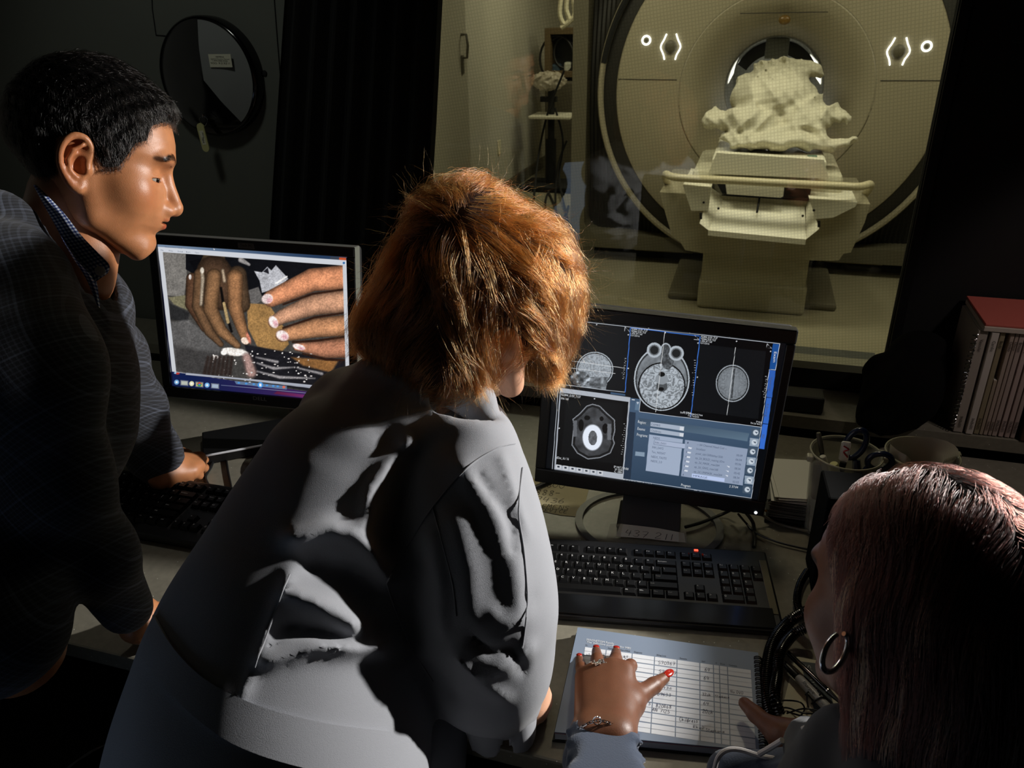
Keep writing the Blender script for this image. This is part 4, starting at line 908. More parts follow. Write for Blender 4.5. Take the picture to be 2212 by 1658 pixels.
c2, c1 = np.array(M2.translation), np.array(M1.translation)
def S(x, y): return 1180+x/3.454, 640+y/3.454
def T2(mb, s, x, y, x2, y2, h): ptext(mb, s, *S(x, y), *S(x2, y2), h/3.454, c2, n2, .0006)
g = MB()
sl = .1117
for s_, a_, b_ in (('Patient', 150, 200), ('Applications', 217, 322), ('Transfer', 343, 412), ('Edit', 433, 468), ('Queue', 489, 547), ('Protocol', 567, 640), ('View', 662, 706), ('Image', 725, 782), ('Tools', 802, 852), ('Evaluation', 872, 966), ('Scroll', 987, 1038), ('System', 1059, 1127), ('Add-On', 1149, 1222), ('Options', 1240, 1312), ('Help', 1334, 1378)):
    T2(g, s_, a_, 162+(a_-150)*sl, b_, 162+(b_-150)*sl, 19)
for a_, b_ in ((140, 188), (634, 248), (1154, 305)):
    T2(g, '922844_E159_7137', a_, b_, a_+122, b_+14, 15); T2(g, '*922844_E159_7137', a_-2, b_+17, a_+110, b_+30, 14); T2(g, '1 IMA 97 / 160', a_-3, b_+32, a_+82, b_+41, 12); T2(g, '12/1/2016', a_-4, b_+46, a_+62, b_+54, 12)
for s_, a_, b_, c_, d_, h_ in (('922844_E159_7137', 110, 738, 256, 758, 17), ('IMA 160', 110, 766, 166, 773, 15), ('dDist_16 / 16', 76, 1208, 168, 1220, 17), ('SP H67.2', 503, 1275, 567, 1284, 15), ('W 3358', 510, 1294, 565, 1302, 14), ('C -486', 507, 1310, 563, 1318, 14),
    ('SP F38.8', 1020, 868, 1080, 876, 13), ('TH 1.0 W2062/C744', 997, 870, 1165, 893, 12), ('T1w *location', 1055, 894, 1138, 904, 13), ('SP H2.8', 1565, 938, 1603, 944, 12), ('TH 5.0 W/C', 1522, 948, 1600, 960, 12), ('Region:', 683, 942, 744, 952, 21), ('Exams:', 680, 993, 738, 1002, 20), ('Programs:', 675, 1038, 756, 1050, 21),
    ('Program', 1005, 1413, 1075, 1424, 20), ('2 37:04', 1365, 1422, 1430, 1431, 17), ('Medium from DVD-R ejected.', 572, 1376, 788, 1410, 19), ('12/1/2016 11:42:23 AM', 1382, 1507, 1572, 1538, 19), ('0:00', 575, 1288, 612, 1295, 17), ('16%', 1500, 1393, 1532, 1397, 12)): T2(g, s_, a_, b_, c_, d_, h_)
T2(g, 'Exam', 1700, 412, 1692, 490, 20)
local_build(g, M2, 'screen_text', T_white, m2)
g = MB()
for s_, a_, b_, c_, d_, h_ in (('CAMRIS', 783, 960, 850, 969, 15), ('Childress', 782, 1006, 856, 1016, 15), ('NEDS', 797, 1060, 846, 1067, 16), ('INN_DAY1', 812, 1095, 893, 1107, 16), ('INN_DAY2', 790, 1130, 873, 1142, 16), ('Ten_WDSAT', 786, 1165, 888, 1180, 16), ('NEDS_TASTE', 782, 1200, 897, 1216, 16), ('NEDS_2.0', 780, 1232, 862, 1243, 16),
    ('-- 64 Channel Head Coil --', 1125, 1110, 1345, 1142, 16), ('localizer', 1120, 1142, 1188, 1152, 16), ('pcasl_tab1500delay1500', 1115, 1176, 1315, 1205, 16), ('ep_2d_BOLD_resting (Ora', 1112, 1210, 1328, 1240, 16), ('ep_2d_MASK_max264', 1108, 1242, 1290, 1268, 16), ('ep_2d_GNG_max168', 1104, 1276, 1280, 1300, 16), ('ep_2d_UNMASK_max264', 1100, 1310, 1310, 1340, 16), ('MPRAGE', 1095, 1342, 1200, 1358, 14),
    ('00:09', 1418, 1190, 1462, 1196, 16), ('06:04', 1412, 1222, 1457, 1228, 16), ('05:06', 1408, 1254, 1452, 1260, 16), ('08:34', 1404, 1288, 1447, 1294, 16), ('05:42', 1399, 1322, 1444, 1328, 16), ('08:34', 1394, 1355, 1439, 1361, 16), ('02:55', 1390, 1388, 1435, 1394, 16)): T2(g, s_, a_, b_, c_, d_, h_)
for i in range(8): T2(g, str(i+1), 1052-5*i, 1096+34*i, 1060-5*i, 1097+34*i, 14)
for s_, a_, b_, c_, d_ in (('Viewing', 1672, 600, 1658, 702), ('Filming', 1643, 800, 1630, 895), ('3D', 1613, 1026, 1608, 1056)): T2(g, s_, a_, b_, c_, d_, 18)
local_build(g, M2, 'screen_text_dark', T_dark, m2)
pw = on(1632, 1103, 1, 1.25); q = hit(1632, 1103, c2, n2); a = np.array(M2.inverted())@np.append(q, 1)
MB().ball((a[0], a[1], .007), (.003, .003, .002), 6).build('power_light', emit('led_white', (.9, .95, 1, 1), 1.5), m2, True)
g = MB()
def S1(x, y): return 300+x/3.948, 480+y/3.948
for s_, a_, b_, c_, d_ in (('Windows Photo Viewer', 222, 214, 372, 224), ('File', 188, 241, 212, 243), ('Print', 258, 246, 292, 249), ('E-mail', 335, 252, 376, 255), ('Burn', 405, 257, 440, 259), ('Open', 480, 262, 516, 265)): ptext(g, s_, *S1(a_, b_), *S1(c_, d_), 11/3.948, c1, n1_, .0006)
local_build(g, M1, 'screen_text', T_dark, m1)
nb = n1_; cb1 = c1+nb*.0075
g = MB(); pquad(g, [S1(840, 172), (S1(975, 182)), S1(988, 230), S1(845, 220)], cb1, nb, -.0008); tl = local_build(g, M1, 'label_strip', mat('label_grey', srgb(92, 92, 92), .5), m1)
g = MB(); ptext(g, 'Tech PC', *S1(862, 206), *S1(968, 214), 24/3.948, cb1, nb, -.0002); local_build(g, M1, 'label_text', M_ink, m1)
g = MB(); ptext(g, 'DELL', *S1(974, 1512), *S1(1090, 1524), 30/3.948, cb1, nb, -.0006); local_build(g, M1, 'maker_logo', mat('logo_silver', srgb(170, 170, 165), .35, .6), m1)
# paler edge strips on the left monitor, caught light put into their colour
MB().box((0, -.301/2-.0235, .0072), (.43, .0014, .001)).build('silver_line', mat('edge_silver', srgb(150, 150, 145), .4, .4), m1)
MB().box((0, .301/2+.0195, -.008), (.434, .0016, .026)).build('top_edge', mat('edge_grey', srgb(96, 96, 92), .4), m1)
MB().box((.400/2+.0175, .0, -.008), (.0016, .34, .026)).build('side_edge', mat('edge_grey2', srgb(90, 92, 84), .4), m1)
def stand(parent, M, x, y, lean, wd, ring):
    Mi = M.inverted(); g = MB(); top = M @ Vector((0, -.12, -.06))
    g.box((0, 0, 0), (.001, .001, .001))
# right monitor foot: open ring and broad neck
sr = empty('monitor_stand', (-.115, 1.262, .75), 'grey ring shaped foot and broad neck of the brain scan monitor', 'monitor stand')
rg_ = MB(); nn = 64; R0, R1 = .142, .128; v = []; f = []
for k in range(nn):
    q = 2*math.pi*k/nn
    for r_, z_ in ((R0, 0), (R0, .006), (R1, .006), (R1, 0)): v.append((r_*math.cos(q), r_*.82*math.sin(q), z_))
for k in range(nn):
    j = (k+1) % nn
    for e in range(4): f.append([k*4+e, j*4+e, j*4+(e+1) % 4, k*4+(e+1) % 4])
rg_.add(v, f).build('foot_ring', mat('stand_grey', srgb(96, 96, 96), .4, .3), sr)
MB().box((0, .02, .005), (.12, .09, .008), .003).build('foot_bridge', M_blackm, sr)
nk = MB(); a_ = on(1340, 1135, 1, 1.245); b_ = on(1470, 1150, 1, 1.245)
prof = [(-.0, .009), (.036, .030), (.072, .050), (.088, .20)]
v = []; f = []
for (dy, dz_) in prof:
    for sx in (-1, 1):
        for th in (0, .014): v.append((.003+sx*.056, -.022+dy+th, dz_))
for k in range(3):
    a = k*4; f += [[a, a+2, a+6, a+4], [a+3, a+1, a+5, a+7], [a+1, a, a+4, a+5], [a+2, a+3, a+7, a+6]]
f += [[0, 1, 3, 2], [12, 14, 15, 13]]
nk.add(v, f).build('neck', mat('neck_grey', srgb(74, 75, 80), .45), sr)
sr.rotation_euler[2] = R(4)
# left monitor foot
ls = empty('monitor_stand', (-.885, 1.30, .75), 'black foot and neck holding up the left monitor', 'monitor stand')
MB().lathe([(0, 0), (.12, 0), (.12, .008), (.10, .014), (0, .016)], 40).build('foot_disc', M_black, ls, True)
MB().box((0, .03, .12), (.07, .03, .24), .008).build('neck', M_black, ls)
# paper slip with the number, taped over the neck
cS, nS = (0, 0, .757), ZU
slip = empty('number_slip', tuple(desk(1400, 1155, .757)), 'white paper slip reading 437211 taped to the monitor neck', 'paper slip')
def wl(mb, base):
    g = MB(); g.add(np.concatenate(mb.v)-np.asarray(base), mb.f); return g
slb = np.array(slip.location)
cN = np.array(desk(1400, 1168, .752)); nN = np.array([0.05, -.35, .94]); nN /= np.linalg.norm(nN)
g = MB(); pts = [(1340, 1131), (1378, 1135), (1420, 1140), (1478, 1151), (1481, 1171), (1440, 1168), (1400, 1163), (1330, 1158)]; pquad(g, pts, cN, nN, .0002); wl(g, slb).build('paper', mat('slip_paper', srgb(215, 212, 200), .8), slip)
for t_ in ([(1318, 1132), (1346, 1130), (1340, 1162), (1310, 1162)], [(1466, 1145), (1482, 1146), (1484, 1173), (1466, 1172)]):
    g = MB(); pquad(g, t_, cN, nN, .0007); wl(g, slb).build('tape', mat('tape', srgb(200, 195, 170), .25, alpha=.35), slip)
g = MB(); phand(g, '437 211', 1350, 1156, 1452, 1167, 13, cN, nN, .0011, .0006); wl(g, slb).build('number_writing', M_ink, slip)
# service note
cT = (0, 0, .751); nb_ = np.array(desk(1195, 1075, .751)); nt_ = empty('service_note', nb_, 'creased cream paper with a handwritten service phone number under the monitor', 'note')
g = MB(); pquad(g, [(1146, 1031), (1272, 1055), (1266, 1080), (1252, 1116), (1210, 1112), (1160, 1101), (1118, 1097)], cT, ZU, 0); wl(g, nb_).build('paper', mat('note_paper', srgb(196, 186, 150), .8, var=.05, vscale=20), nt_)
g = MB()
for s_, x, y, x2, y2, h in (('1-800-', 1158, 1050, 1234, 1056, 11), ('888-', 1156, 1068, 1212, 1071, 11), ('7436', 1154, 1082, 1222, 1088, 11), ('SIEMENS', 1145, 1094, 1229, 1102, 9), ('SERVICE', 1155, 1102, 1226, 1109, 7)): phand(g, s_, x, y, x2, y2, h, cT, ZU, .0011)
wl(g, nb_).build('note_writing', M_ink, nt_)
# ---------------------------------------------------------------- keyboards
def keyboard(name, origin, rot, u, v, ext, zt, label, body_h, lift, keyh, kmat, bmat, legends, logo=None):
    o = empty(name, (origin[0], origin[1], .75), label, 'keyboard', rot=(0, 0, rot)); x0, x1, y0, y1 = ext
    t = math.atan2(lift, y1-y0); T = Matrix.Translation((0, y0, 0)) @ Matrix.Rotation(t, 4, 'X') @ Matrix.Translation((0, -y0, 0))
    MB().box(((x0+x1)/2, (y0+y1)/2, body_h/2+.001), (x1-x0, y1-y0, body_h), .005, M=T).build('case', bmat, o)
    ft = MB()
    for x in (x0+.04, x1-.04): ft.box((x, y1-.02, lift*.45), (.03, .012, lift*.9), .001)
    ft.build('riser_foot', bmat, o)
    rows = []; W_ = -3.0*u
    def row(y, keys, x):
        for k in keys:
            if k[1] > 0: rows.append((x+k[1]*u/2, y, k[1]*u, k[0]))
            x += abs(k[1])*u
    def L(s, w=1): return [(q, w) for q in s]
    row(v*2.3, [('Esc', 1), ('', -1)]+[('F%d' % i, 1) for i in (1, 2, 3, 4)]+[('', -.5)]+[('F%d' % i, 1) for i in (5, 6, 7, 8)]+[('', -.5)]+[('F%d' % i, 1) for i in (9, 10, 11, 12)]+[('', -.3), ('Prt', 1), ('Scr', 1), ('Pau', 1)], W_)
    nav = [('', -.3), ('Ins', 1), ('Home', 1), ('PgU', 1)]; nav2 = [('', -.3), ('Del', 1), ('End', 1), ('PgD', 1)]
    pad = lambda a: [('', -.3)]+[(q, 1) for q in a]
    row(v, L('`1234567890-=')+[('Backspace', 2)]+nav+pad('N/*-'), W_); row(0, [('Tab', 1.5)]+L('QWERTYUIOP[]')+[('\\', 1.5)]+nav2+pad('789+'), W_)
    row(-v, [('Caps', 1.75)]+L("ASDFGHJKL;'")+[('Enter', 2.25)]+[('', -3.3)]+pad('456'), W_); row(-2*v, [('Shift', 2.25)]+L('ZXCVBNM,./')+[('Shift', 2.75), ('', -1.3), ('^', 1), ('', -1)]+pad('123'), W_)
    row(-3*v, [('Ctrl', 1.25), ('Win', 1.25), ('Alt', 1.25), ('', 6.25), ('Alt', 1.25), ('Win', 1.25), ('Mnu', 1.25), ('Ctrl', 1.25), ('', -.3), ('<', 1), ('v', 1), ('>', 1), ('', -.3), ('0', 2), ('.', 1)], W_)
    cache = {}; txt = []
    for (x, y, w, s_) in rows:
        k = round(w, 5)
        if k not in cache:
            bm = MB(); a, b = w/2-.0008, v/2-.0008; c, d = a-.0028, b-.0028; hh = keyh
            bm.add([(-a, -b, 0), (a, -b, 0), (a, b, 0), (-a, b, 0), (-c, -d+.001, hh), (c, -d+.001, hh), (c, d+.001, hh), (-c, d+.001, hh)], [[3, 2, 1, 0], [4, 5, 6, 7], [0, 1, 5, 4], [1, 2, 6, 5], [2, 3, 7, 6], [3, 0, 4, 7]])
            me = bm.mesh('key'); me.materials.append(kmat); cache[k] = me
        ko = bpy.data.objects.new('key', cache[k]); COL.objects.link(ko); ko.parent = o; ko.matrix_local = T @ Matrix.Translation((x, y, body_h+.001))
        if s_: txt.append((s_, x-w/2+.0042, y+.0005 if len(s_) == 1 else y+.001, .0070 if len(s_) == 1 else .0038))
    tg = text_geo(txt, T @ Matrix.Translation((0, 0, body_h+.001+keyh+.0003))); tg.build('key_lettering', legends, o)
    if logo: text_geo([logo], T @ Matrix.Translation((0, 0, body_h+.0015))).build('maker_logo', legends, o)
    return o, T
kb_m = mat('key_black', srgb(10, 10, 11), .35, spec=.35); leg_m = mat('key_legend', srgb(205, 205, 205), .5)
k1, KT1 = keyboard('keyboard', (-1.2425, 1.056), R(.5), .0203, .0208, (-.073, .395, -.10, .075), 0, 'black keyboard with raised keys beside the suited man', .017, .012, .0085, kb_m, M_black, leg_m, ('DELL', .262, .046, .011))
k2, KT2 = keyboard('keyboard', (-.2704, 1.0736), R(9.3), .0190, .0190, (-.078, .388, -.122, .073), 0, 'wide flat black keyboard in front of the brain scan monitor', .013, .009, .004, kb_m, M_black, leg_m)
# keyboard extras: palm rest, clear strip, indicator
zt2 = .0145
MB().box((.155, -.095, zt2+.0005), (.44, .045, .002), .0008, M=KT2).build('palm_rest', mat('palm_gloss', srgb(12, 12, 13), .2, coat=.3), k2)
MB().box((.377, -.02, zt2+.0004), (.012, .13, .0012), .0003, M=KT2).build('clear_strip', mat('strip_clear', srgb(110, 105, 85), .15, coat=.5), k2)
MB().box((.264, .061, zt2+.0006), (.007, .004, .0012), M=KT2).build('indicator_light', emit('led_red', (1, .06, .03, 1), 3), k2)
# ---------------------------------------------------------------- cables behind and beside the right monitor
cab = mat('cable_black', srgb(18, 18, 19), .4)
def cable(pts, r, label, z=.756, m=cab, name='cable'):
    P = []
    for p in pts: P.append(desk(p[0], p[1], p[2] if len(p) > 2 else z))
    c = np.mean(P, 0); o = MB().tube(spline([q-c for q in P], 8), r, 8).build(name, m, None, True); o.location = c; return tag(o, label, name)
cable([(1595, 1110, .80), (1612, 1130), (1632, 1150), (1680, 1170), (1745, 1186)], .0022, 'thin black cable curving from the monitor foot to the desk box')
cable([(1610, 1105, .80), (1627, 1130), (1629, 1160), (1628, 1181)], .0035, 'thick black cable dropping from the monitor to the keyboard')
cable([(1640, 1108, .78), (1680, 1130), (1735, 1145), (1760, 1150)], .0028, 'grey-black cable running right behind the cable to the keyboard', m=mat('cable_grey', srgb(105, 102, 92), .4))
cable([(1120, 1062), (1150, 1055), (1185, 1040), (1210, 1025)], .005, 'thick black cable lying across the handwritten note', .757)
cable([(1480, 1138), (1515, 1128), (1560, 1110), (1590, 1095, .78)], .0032, 'black cable passing behind the ring foot', .758)
cable([(478, 950), (488, 990), (493, 1020), (500, 1055), (505, 1080)], .0025, 'thin black cable curling past the black box by the man\'s hand', .753)
cable([(462, 990), (455, 1008), (443, 1030), (452, 1052), (455, 1064)], .0038, 'thick wavy black cable leading to the left keyboard', .754)
cp = empty('cable_plug', desk(1585, 1098, .78), 'dark cluster of cable plugs hanging under the brain scan monitor', 'plug')
for dx in (-.018, .0, .018): MB().tube([(dx, 0, .03), (dx*1.1, -.01, 0)], [.007, .006], 10).build('plug', M_blackm, cp, True)
MB().tube([(.04, .0, .012), (.06, .0, .005)], .0022, 8).build('plug_pin', mat('brass', srgb(170, 130, 60), .3, 1), cp, True)
# black box with the silver edge under the left monitor
bp = np.array(desk(470, 990, .75)); box = empty('drive_box', tuple((-.93, 1.165, .75)), 'flat black drive box with bright silver front edge under the left monitor', 'drive')
A = desk(437, 985, .775); B = desk(590, 957, .775); e = (B-A)/np.linalg.norm(B-A); nrm = np.array([-e[1], e[0], 0]); M = basis(A-np.array(box.location)-np.array([0, 0, .0]), e, nrm)
MB().box((.14, .06, -.0115), (.28, .12, .023), .003, M=M).build('box_case', M_black, box); MB().tube([(M @ Vector((.0, -.0005, 0)))[:], (M @ Vector((.26, -.0005, 0)))[:]], .0026, 8).build('silver_edge', mat('edge_bright', srgb(225, 228, 235), .3, .2), box)
# ---------------------------------------------------------------- paper stack, canisters, box
ps = empty('paper_stack', (.158, 1.405, .75), 'stack of loose white papers between the monitor and the pen canister', 'paper stack')
rg = random.Random(5); lo_ = MB(); up_ = MB()
for i in range(22): lo_.box((rg.uniform(-.003, .003), rg.uniform(-.003, .003), .012+.0018*i), (.105, .14, .0012), rz=R(rg.uniform(-3, 3)))
lo_.build('lower_sheets', mat('paper_grey', srgb(110, 110, 106), .8), ps)
for i in range(8): up_.box((rg.uniform(-.003, .003)+.004, rg.uniform(-.004, .004), .053+.0016*i), (.112, .145, .0011), rz=R(5+rg.uniform(-4, 4)))
up_.build('upper_sheets', mat('paper_white', srgb(215, 213, 205), .8), ps); MB().box((0, 0, .006), (.118, .15, .012), .002).build('tray', M_black, ps)
clr = bpy.data.materials.new('clear_plastic'); clr.use_nodes = True; nt = clr.node_tree; nt.nodes.clear()
_o = nt.nodes.new('ShaderNodeOutputMaterial'); _m = nt.nodes.new('ShaderNodeMixShader'); _t = nt.nodes.new('ShaderNodeBsdfTransparent'); _t.inputs[0].default_value = (.86, .86, .82, 1)
_g = nt.nodes.new('ShaderNodeBsdfPrincipled'); _g.inputs['Base Color'].default_value = srgb(190, 190, 180); _g.inputs['Roughness'].default_value = .15; _l = nt.nodes.new('ShaderNodeLayerWeight'); _l.inputs[0].default_value = .35
_s = nt.nodes.new('ShaderNodeMapRange'); _s.inputs[3].default_value = .10; _s.inputs[4].default_value = .75
nt.links.new(_l.outputs['Facing'], _s.inputs[0]); nt.links.new(_s.outputs[0], _m.inputs[0]); nt.links.new(_t.outputs[0], _m.inputs[1]); nt.links.new(_g.outputs[0], _m.inputs[2]); nt.links.new(_m.outputs[0], _o.inputs[0])
def canister(x, y, label):
    o = empty('canister', (x, y, .75), label, 'canister')
    MB().lathe([(0, .003), (.050, .003), (.060, .168), (.0625, .17), (.0625, .173), (.058, .170), (.048, .005), (0, .005)], 48).build('cup', clr, o, True)
    MB().tube([(.0612*math.cos(q), .0612*math.sin(q), .172) for q in np.linspace(0, 2*math.pi, 48, endpoint=False)], .0016, 6, True).build('rim', mat('rim_clear', srgb(190, 188, 168), .2, alpha=.8), o, True)
    for q in (R(200), R(20)): MB().box((.066*math.cos(q), .066*math.sin(q), .165), (.012, .016, .012), .003, rz=0).build('tab', mat('tab_clear', srgb(190, 188, 168), .3, alpha=.8), o)
    return o
KX, KY = .222, 1.335; canister(KX, KY, 'clear plastic canister holding pens and navy scissors'); KX2 = .352; canister(KX2, KY+.03, 'clear plastic canister holding a curved stack of index sheets')
def pen(name, a, b, r, parts, label, cat='pen'):
    """parts: (name, t0, t1, r0, r1, material)"""
    a = np.array(a, float); b = np.array(b, float); o = empty(name, a, label, cat)
    for nm, t0, t1, r0, r1, m in parts: MB().tube([(b-a)*t0, (b-a)*(t0*.95+t1*.05), (b-a)*(t0*.05+t1*.95), (b-a)*t1], [r0*r*.8, r0*r, r1*r, r1*r*.8], 12).build(nm, m, o, True)
    return o
grey_b = mat('marker_grey', srgb(168, 168, 165), .35); navy = mat('scissor_navy', srgb(20, 32, 62), .25, coat=.3)
CZ = .757
pen('pen', (KX+.005, KY-.01, CZ), (KX-.050, KY+.02, .945), .0045, [('barrel', 0, .8, 1, 1, M_black), ('clip_end', .8, 1, 1.05, 1, mat('pen_worn', srgb(90, 86, 76), .4))], 'dark worn pen leaning left in the pen canister')
pen('marker', (KX+.012, KY, CZ), (KX-.040, KY-.012, .915), .006, [('barrel', 0, .75, 1, 1, M_white), ('cap', .75, 1, 1.1, 1.05, mat('cap_pale', srgb(205, 205, 190), .4))], 'white marker leaning in the pen canister')
pen('marker', (KX+.02, KY+.01, CZ), (KX-.020, KY-.016, .905), .008, [('barrel', 0, .72, 1, 1, M_white), ('cap', .72, 1, 1.15, 1.0, mat('cap_yellow', srgb(190, 186, 120), .4))], 'fat marker with pale yellow cap in the pen canister')
pen('marker', (KX-.034, KY-.024, CZ+.001), (KX-.045, KY-.006, .895), .0085, [('barrel', 0, .5, 1, 1, M_white), ('cap', .5, 1, 1.1, 1.0, M_black)], 'thick white and black marker upright at the left of the pen canister')
pen('pen', (KX+.02, KY-.02, CZ+.001), (KX+.038, KY-.015, .87), .0065, [('barrel', 0, .8, 1, 1, M_black), ('cap', .8, 1, 1.1, 1, mat('cap_red', srgb(150, 30, 30), .4))], 'black pen with red end inside the pen canister')
pen('pen', (KX-.01, KY+.03, CZ+.001), (KX+.005, KY+.040, .88), .006, [('barrel', 0, .8, 1, 1, M_black), ('cap', .8, 1, 1.1, 1, M_blackm)], 'short black pen at the back of the pen canister')
sc_ = empty('scissors', (KX+.02, KY, CZ), 'scissors with navy oval handles standing in the pen canister', 'scissors')
def oval(c, rx, rz, q, t=.0052):
    return [(c[0]+rx*math.cos(a)*math.cos(q)-rz*math.sin(a)*math.sin(q), c[1], c[2]+rx*math.cos(a)*math.sin(q)+rz*math.sin(a)*math.cos(q)) for a in np.linspace(0, 2*math.pi, 28, endpoint=False)]
MB().tube(oval((-.006, .012, .178), .016, .030, R(-14)), .0055, 10, True).build('handle', navy, sc_, True); MB().tube(oval((.036, -.006, .158), .020, .016, R(20)), .0055, 10, True).build('handle', navy, sc_, True)
MB().tube([(.0, .008, .148), (.006, .004, .12), (.004, 0, .10)], [.007, .009, .007], 8).tube([(.022, -.002, .144), (.012, 0, .12), (.006, 0, .10)], [.006, .008, .007], 8).build('shank', navy, sc_, True)
MB().box((.004, 0, .055), (.012, .002, .10), .0005).build('blade', M_steel, sc_)
bk = MB().box((-.024, -.006, .170), (.016, .003, .040), .003); o = bk.build('badge_reel', M_white, sc_); o['label'] = 'white tag with a red curl'
MB().tube(spline([(-.028, -.0085, .182), (-.019, -.0085, .176), (-.026, -.0085, .170), (-.018, -.0085, .160)], 6), .0013, 6).build('red_curl', mat('curl_red', srgb(170, 30, 40), .4), sc_, True)
ix = empty('index_sheets', (KX2, KY+.03, CZ), 'curved stack of translucent white index sheets in the right canister', 'paper')
for k in range(9):
    v = []; f = []; r_ = .050-.0022*k
    for i in range(17):
        a = R(-50+(280/16)*i); rr = r_*(1 if i < 17 else 1); h_ = .175+.006*math.sin(i*.5)-.002*k
        sc2 = .86; v += [(rr*sc2*math.cos(a), rr*sc2*math.sin(a), 0), (rr*1.10*math.cos(a), rr*1.10*math.sin(a), h_)]
    for i in range(16): f.append([2*i, 2*i+2, 2*i+3, 2*i+1])
    MB().add(v, f).build('sheet', mat('index_%d' % k, srgb(205, 200, 190), .6, alpha=.75) if k == 0 else bpy.data.materials['index_0'], ix, True)
bx0 = desk(1742, 1236, .75); bb = empty('file_box', (bx0[0]+.035, 1.19, .75), 'tall slim black box with a thin metal edge standing in front of the pen canister', 'box')
MB().box((0, 0, .095), (.066, .09, .19), .004, rz=R(4)).build('box_body', mat('box_black', srgb(5, 5, 5), .95, spec=.08), bb); MB().box((.0345, -.046, .095), (.002, .002, .18), rz=R(4)).build('metal_edge', mat('metal_edge', srgb(150, 150, 145), .3, .8), bb)
# ---------------------------------------------------------------- jacket draped at the right of the window
jk = [(at(1925, 870, 1.73), .058, 0), (at(1985, 760, 1.70), .07, 0), (at(2040, 620, 1.66), .09, 0)]
jp = [at(1905, 905, 1.74), at(1945, 850, 1.74), at(1985, 780, 1.76)]; jr = [.055, .075, .07]
jl = [at(1880, 800, 1.78), at(1900, 790, 1.76), at(1935, 800, 1.75)]
def jf(P):
    d = chain(P, jp, jr, .03); d = smin(d, chain(P, jl, [.018, .022, .03], .02), .02)
    X, Y = 1106+F*((P-CAM)@RT)/((P-CAM)@FW), 829-F*((P-CAM)@UP)/((P-CAM)@FW)
    for pl in ([(1860, 880), (1920, 820), (1975, 740)], [(1900, 940), (1960, 880), (2000, 800)]): d = d-.008*np.exp(-(dline(X, Y, pl)/9)**2)
    d = smax(d, P[:, 1]-1.86, .01); return smax(d, .801-P[:, 2], .005)
lo = np.min(jp, 0)-.14; hi = np.max(jp, 0)+.14; hi[2] = min(hi[2], 1.75)
tag(link('jacket', sdfmesh([(jf, lo, hi, .007, None, None)], 'jacket'), mat('jacket_black', srgb(8, 8, 8), .95, spec=.15)), 'black jacket hanging in folds down to the ledge right of the window', 'jacket')
# ---------------------------------------------------------------- books on the ledge
YB_ = 1.71; zs = .802
def bxr(x): return on(x, 955, 1, YB_)[0]
spine_c = [(170, 160, 150), (205, 196, 188), (150, 138, 112), (165, 150, 132), (176, 158, 146), (170, 152, 142), (178, 160, 152), (186, 166, 160), (176, 156, 150), (168, 150, 144)]
spx = [(2052, 2073), (2079, 2095), (2098, 2109), (2110, 2118), (2119, 2128), (2129, 2137), (2138, 2149), (2152, 2163), (2166, 2177), (2179, 2189)]
names = ['Vascular', 'Cardio', 'Body', 'Pedia', 'Ortho', 'Onco', 'Breast', 'Neuro', 'Syngo', 'Select']
desc = ['grey spiral bound notebook at the left end of the row', 'thick white manual with Cardio on its spine', 'tan manual standing right after the white one', 'short grey-tan manual beside the dark gap', 'thin pinkish manual marked Ortho', 'thin pinkish manual marked Onco', 'pinkish manual marked Breast', 'pinkish manual marked Neuro', 'second last manual of the row', 'last manual of the row beside the wood end']
for i, ((a, b), c, nm, ds) in enumerate(zip(spx, spine_c, names, desc)):
    xa, xb = bxr(a), bxr(b); h = .238 if i != 3 else .13; w = xb-xa-.0006; dy = -.004 if i == 1 else 0
    o = empty('spiral_notebook' if i == 0 else 'manual', ((xa+xb)/2, YB_+dy, zs), ds, 'notebook' if i == 0 else 'manual', 'manuals standing on the ledge')
    MB().box((0, .08, h/2), (w, .16, h), .001).build('cover', mat('spine_%d' % i, srgb(*c), .5), o)
    MB().box((0, .081, h/2+.0006), (w*.7, .156, h)).build('pages', M_white, o)
    if i == 0:
        sp = MB(); pts = []
        for k in range(24*8): q = 2*math.pi*k/8; pts.append((-w/2-.004+.005*math.cos(q), .0+.005*math.sin(q), .006+(h-.012)*k/192))
        sp.tube(pts, .0012, 5).build('spiral_binding', M_steel, o, True)
    if i != 3:
        g = text_geo([('SIEMENS', .012, -.0026, .0075)] if w > .008 else [('SIEMENS', .012, -.002, .006)], basis((0, -.0012, 0), (0, 0, 1), (-1, 0, 0)))
        g2 = text_geo([(nm, 0, -.0026, .0085)], basis((0, -.0012, h-.018), (0, 0, -1), (1, 0, 0))); g2.add(np.concatenate(g.v), g.f); g2.build('spine_text', M_ink, o)
xb0, xb1 = bxr(2049), 1.0
o = MB().box(((xb0+xb1)/2+.01, YB_+.082, zs+.2445), (xb1-xb0, .175, .010), .001).build('board_stack', mat('board_cream', srgb(190, 178, 166), .7)); tag(o, 'thin stack of cream boards lying across the manuals', 'boards')
o = MB().box(((bxr(2062)+1.0)/2, YB_+.088, zs+.2525), (1.0-bxr(2062), .18, .005), .001).build('folder', mat('folder_red', srgb(190, 96, 84), .75)); tag(o, 'pinkish red folder lying on top of the boards', 'folder')
o = MB().box((bxr(2189)+.018, YB_+.075, zs+.1195), (.02, .17, .239), .002).build('book_end', mat('wood_brown', srgb(70, 48, 34), .5)); tag(o, 'brown wooden end panel at the right of the manuals', 'book end')
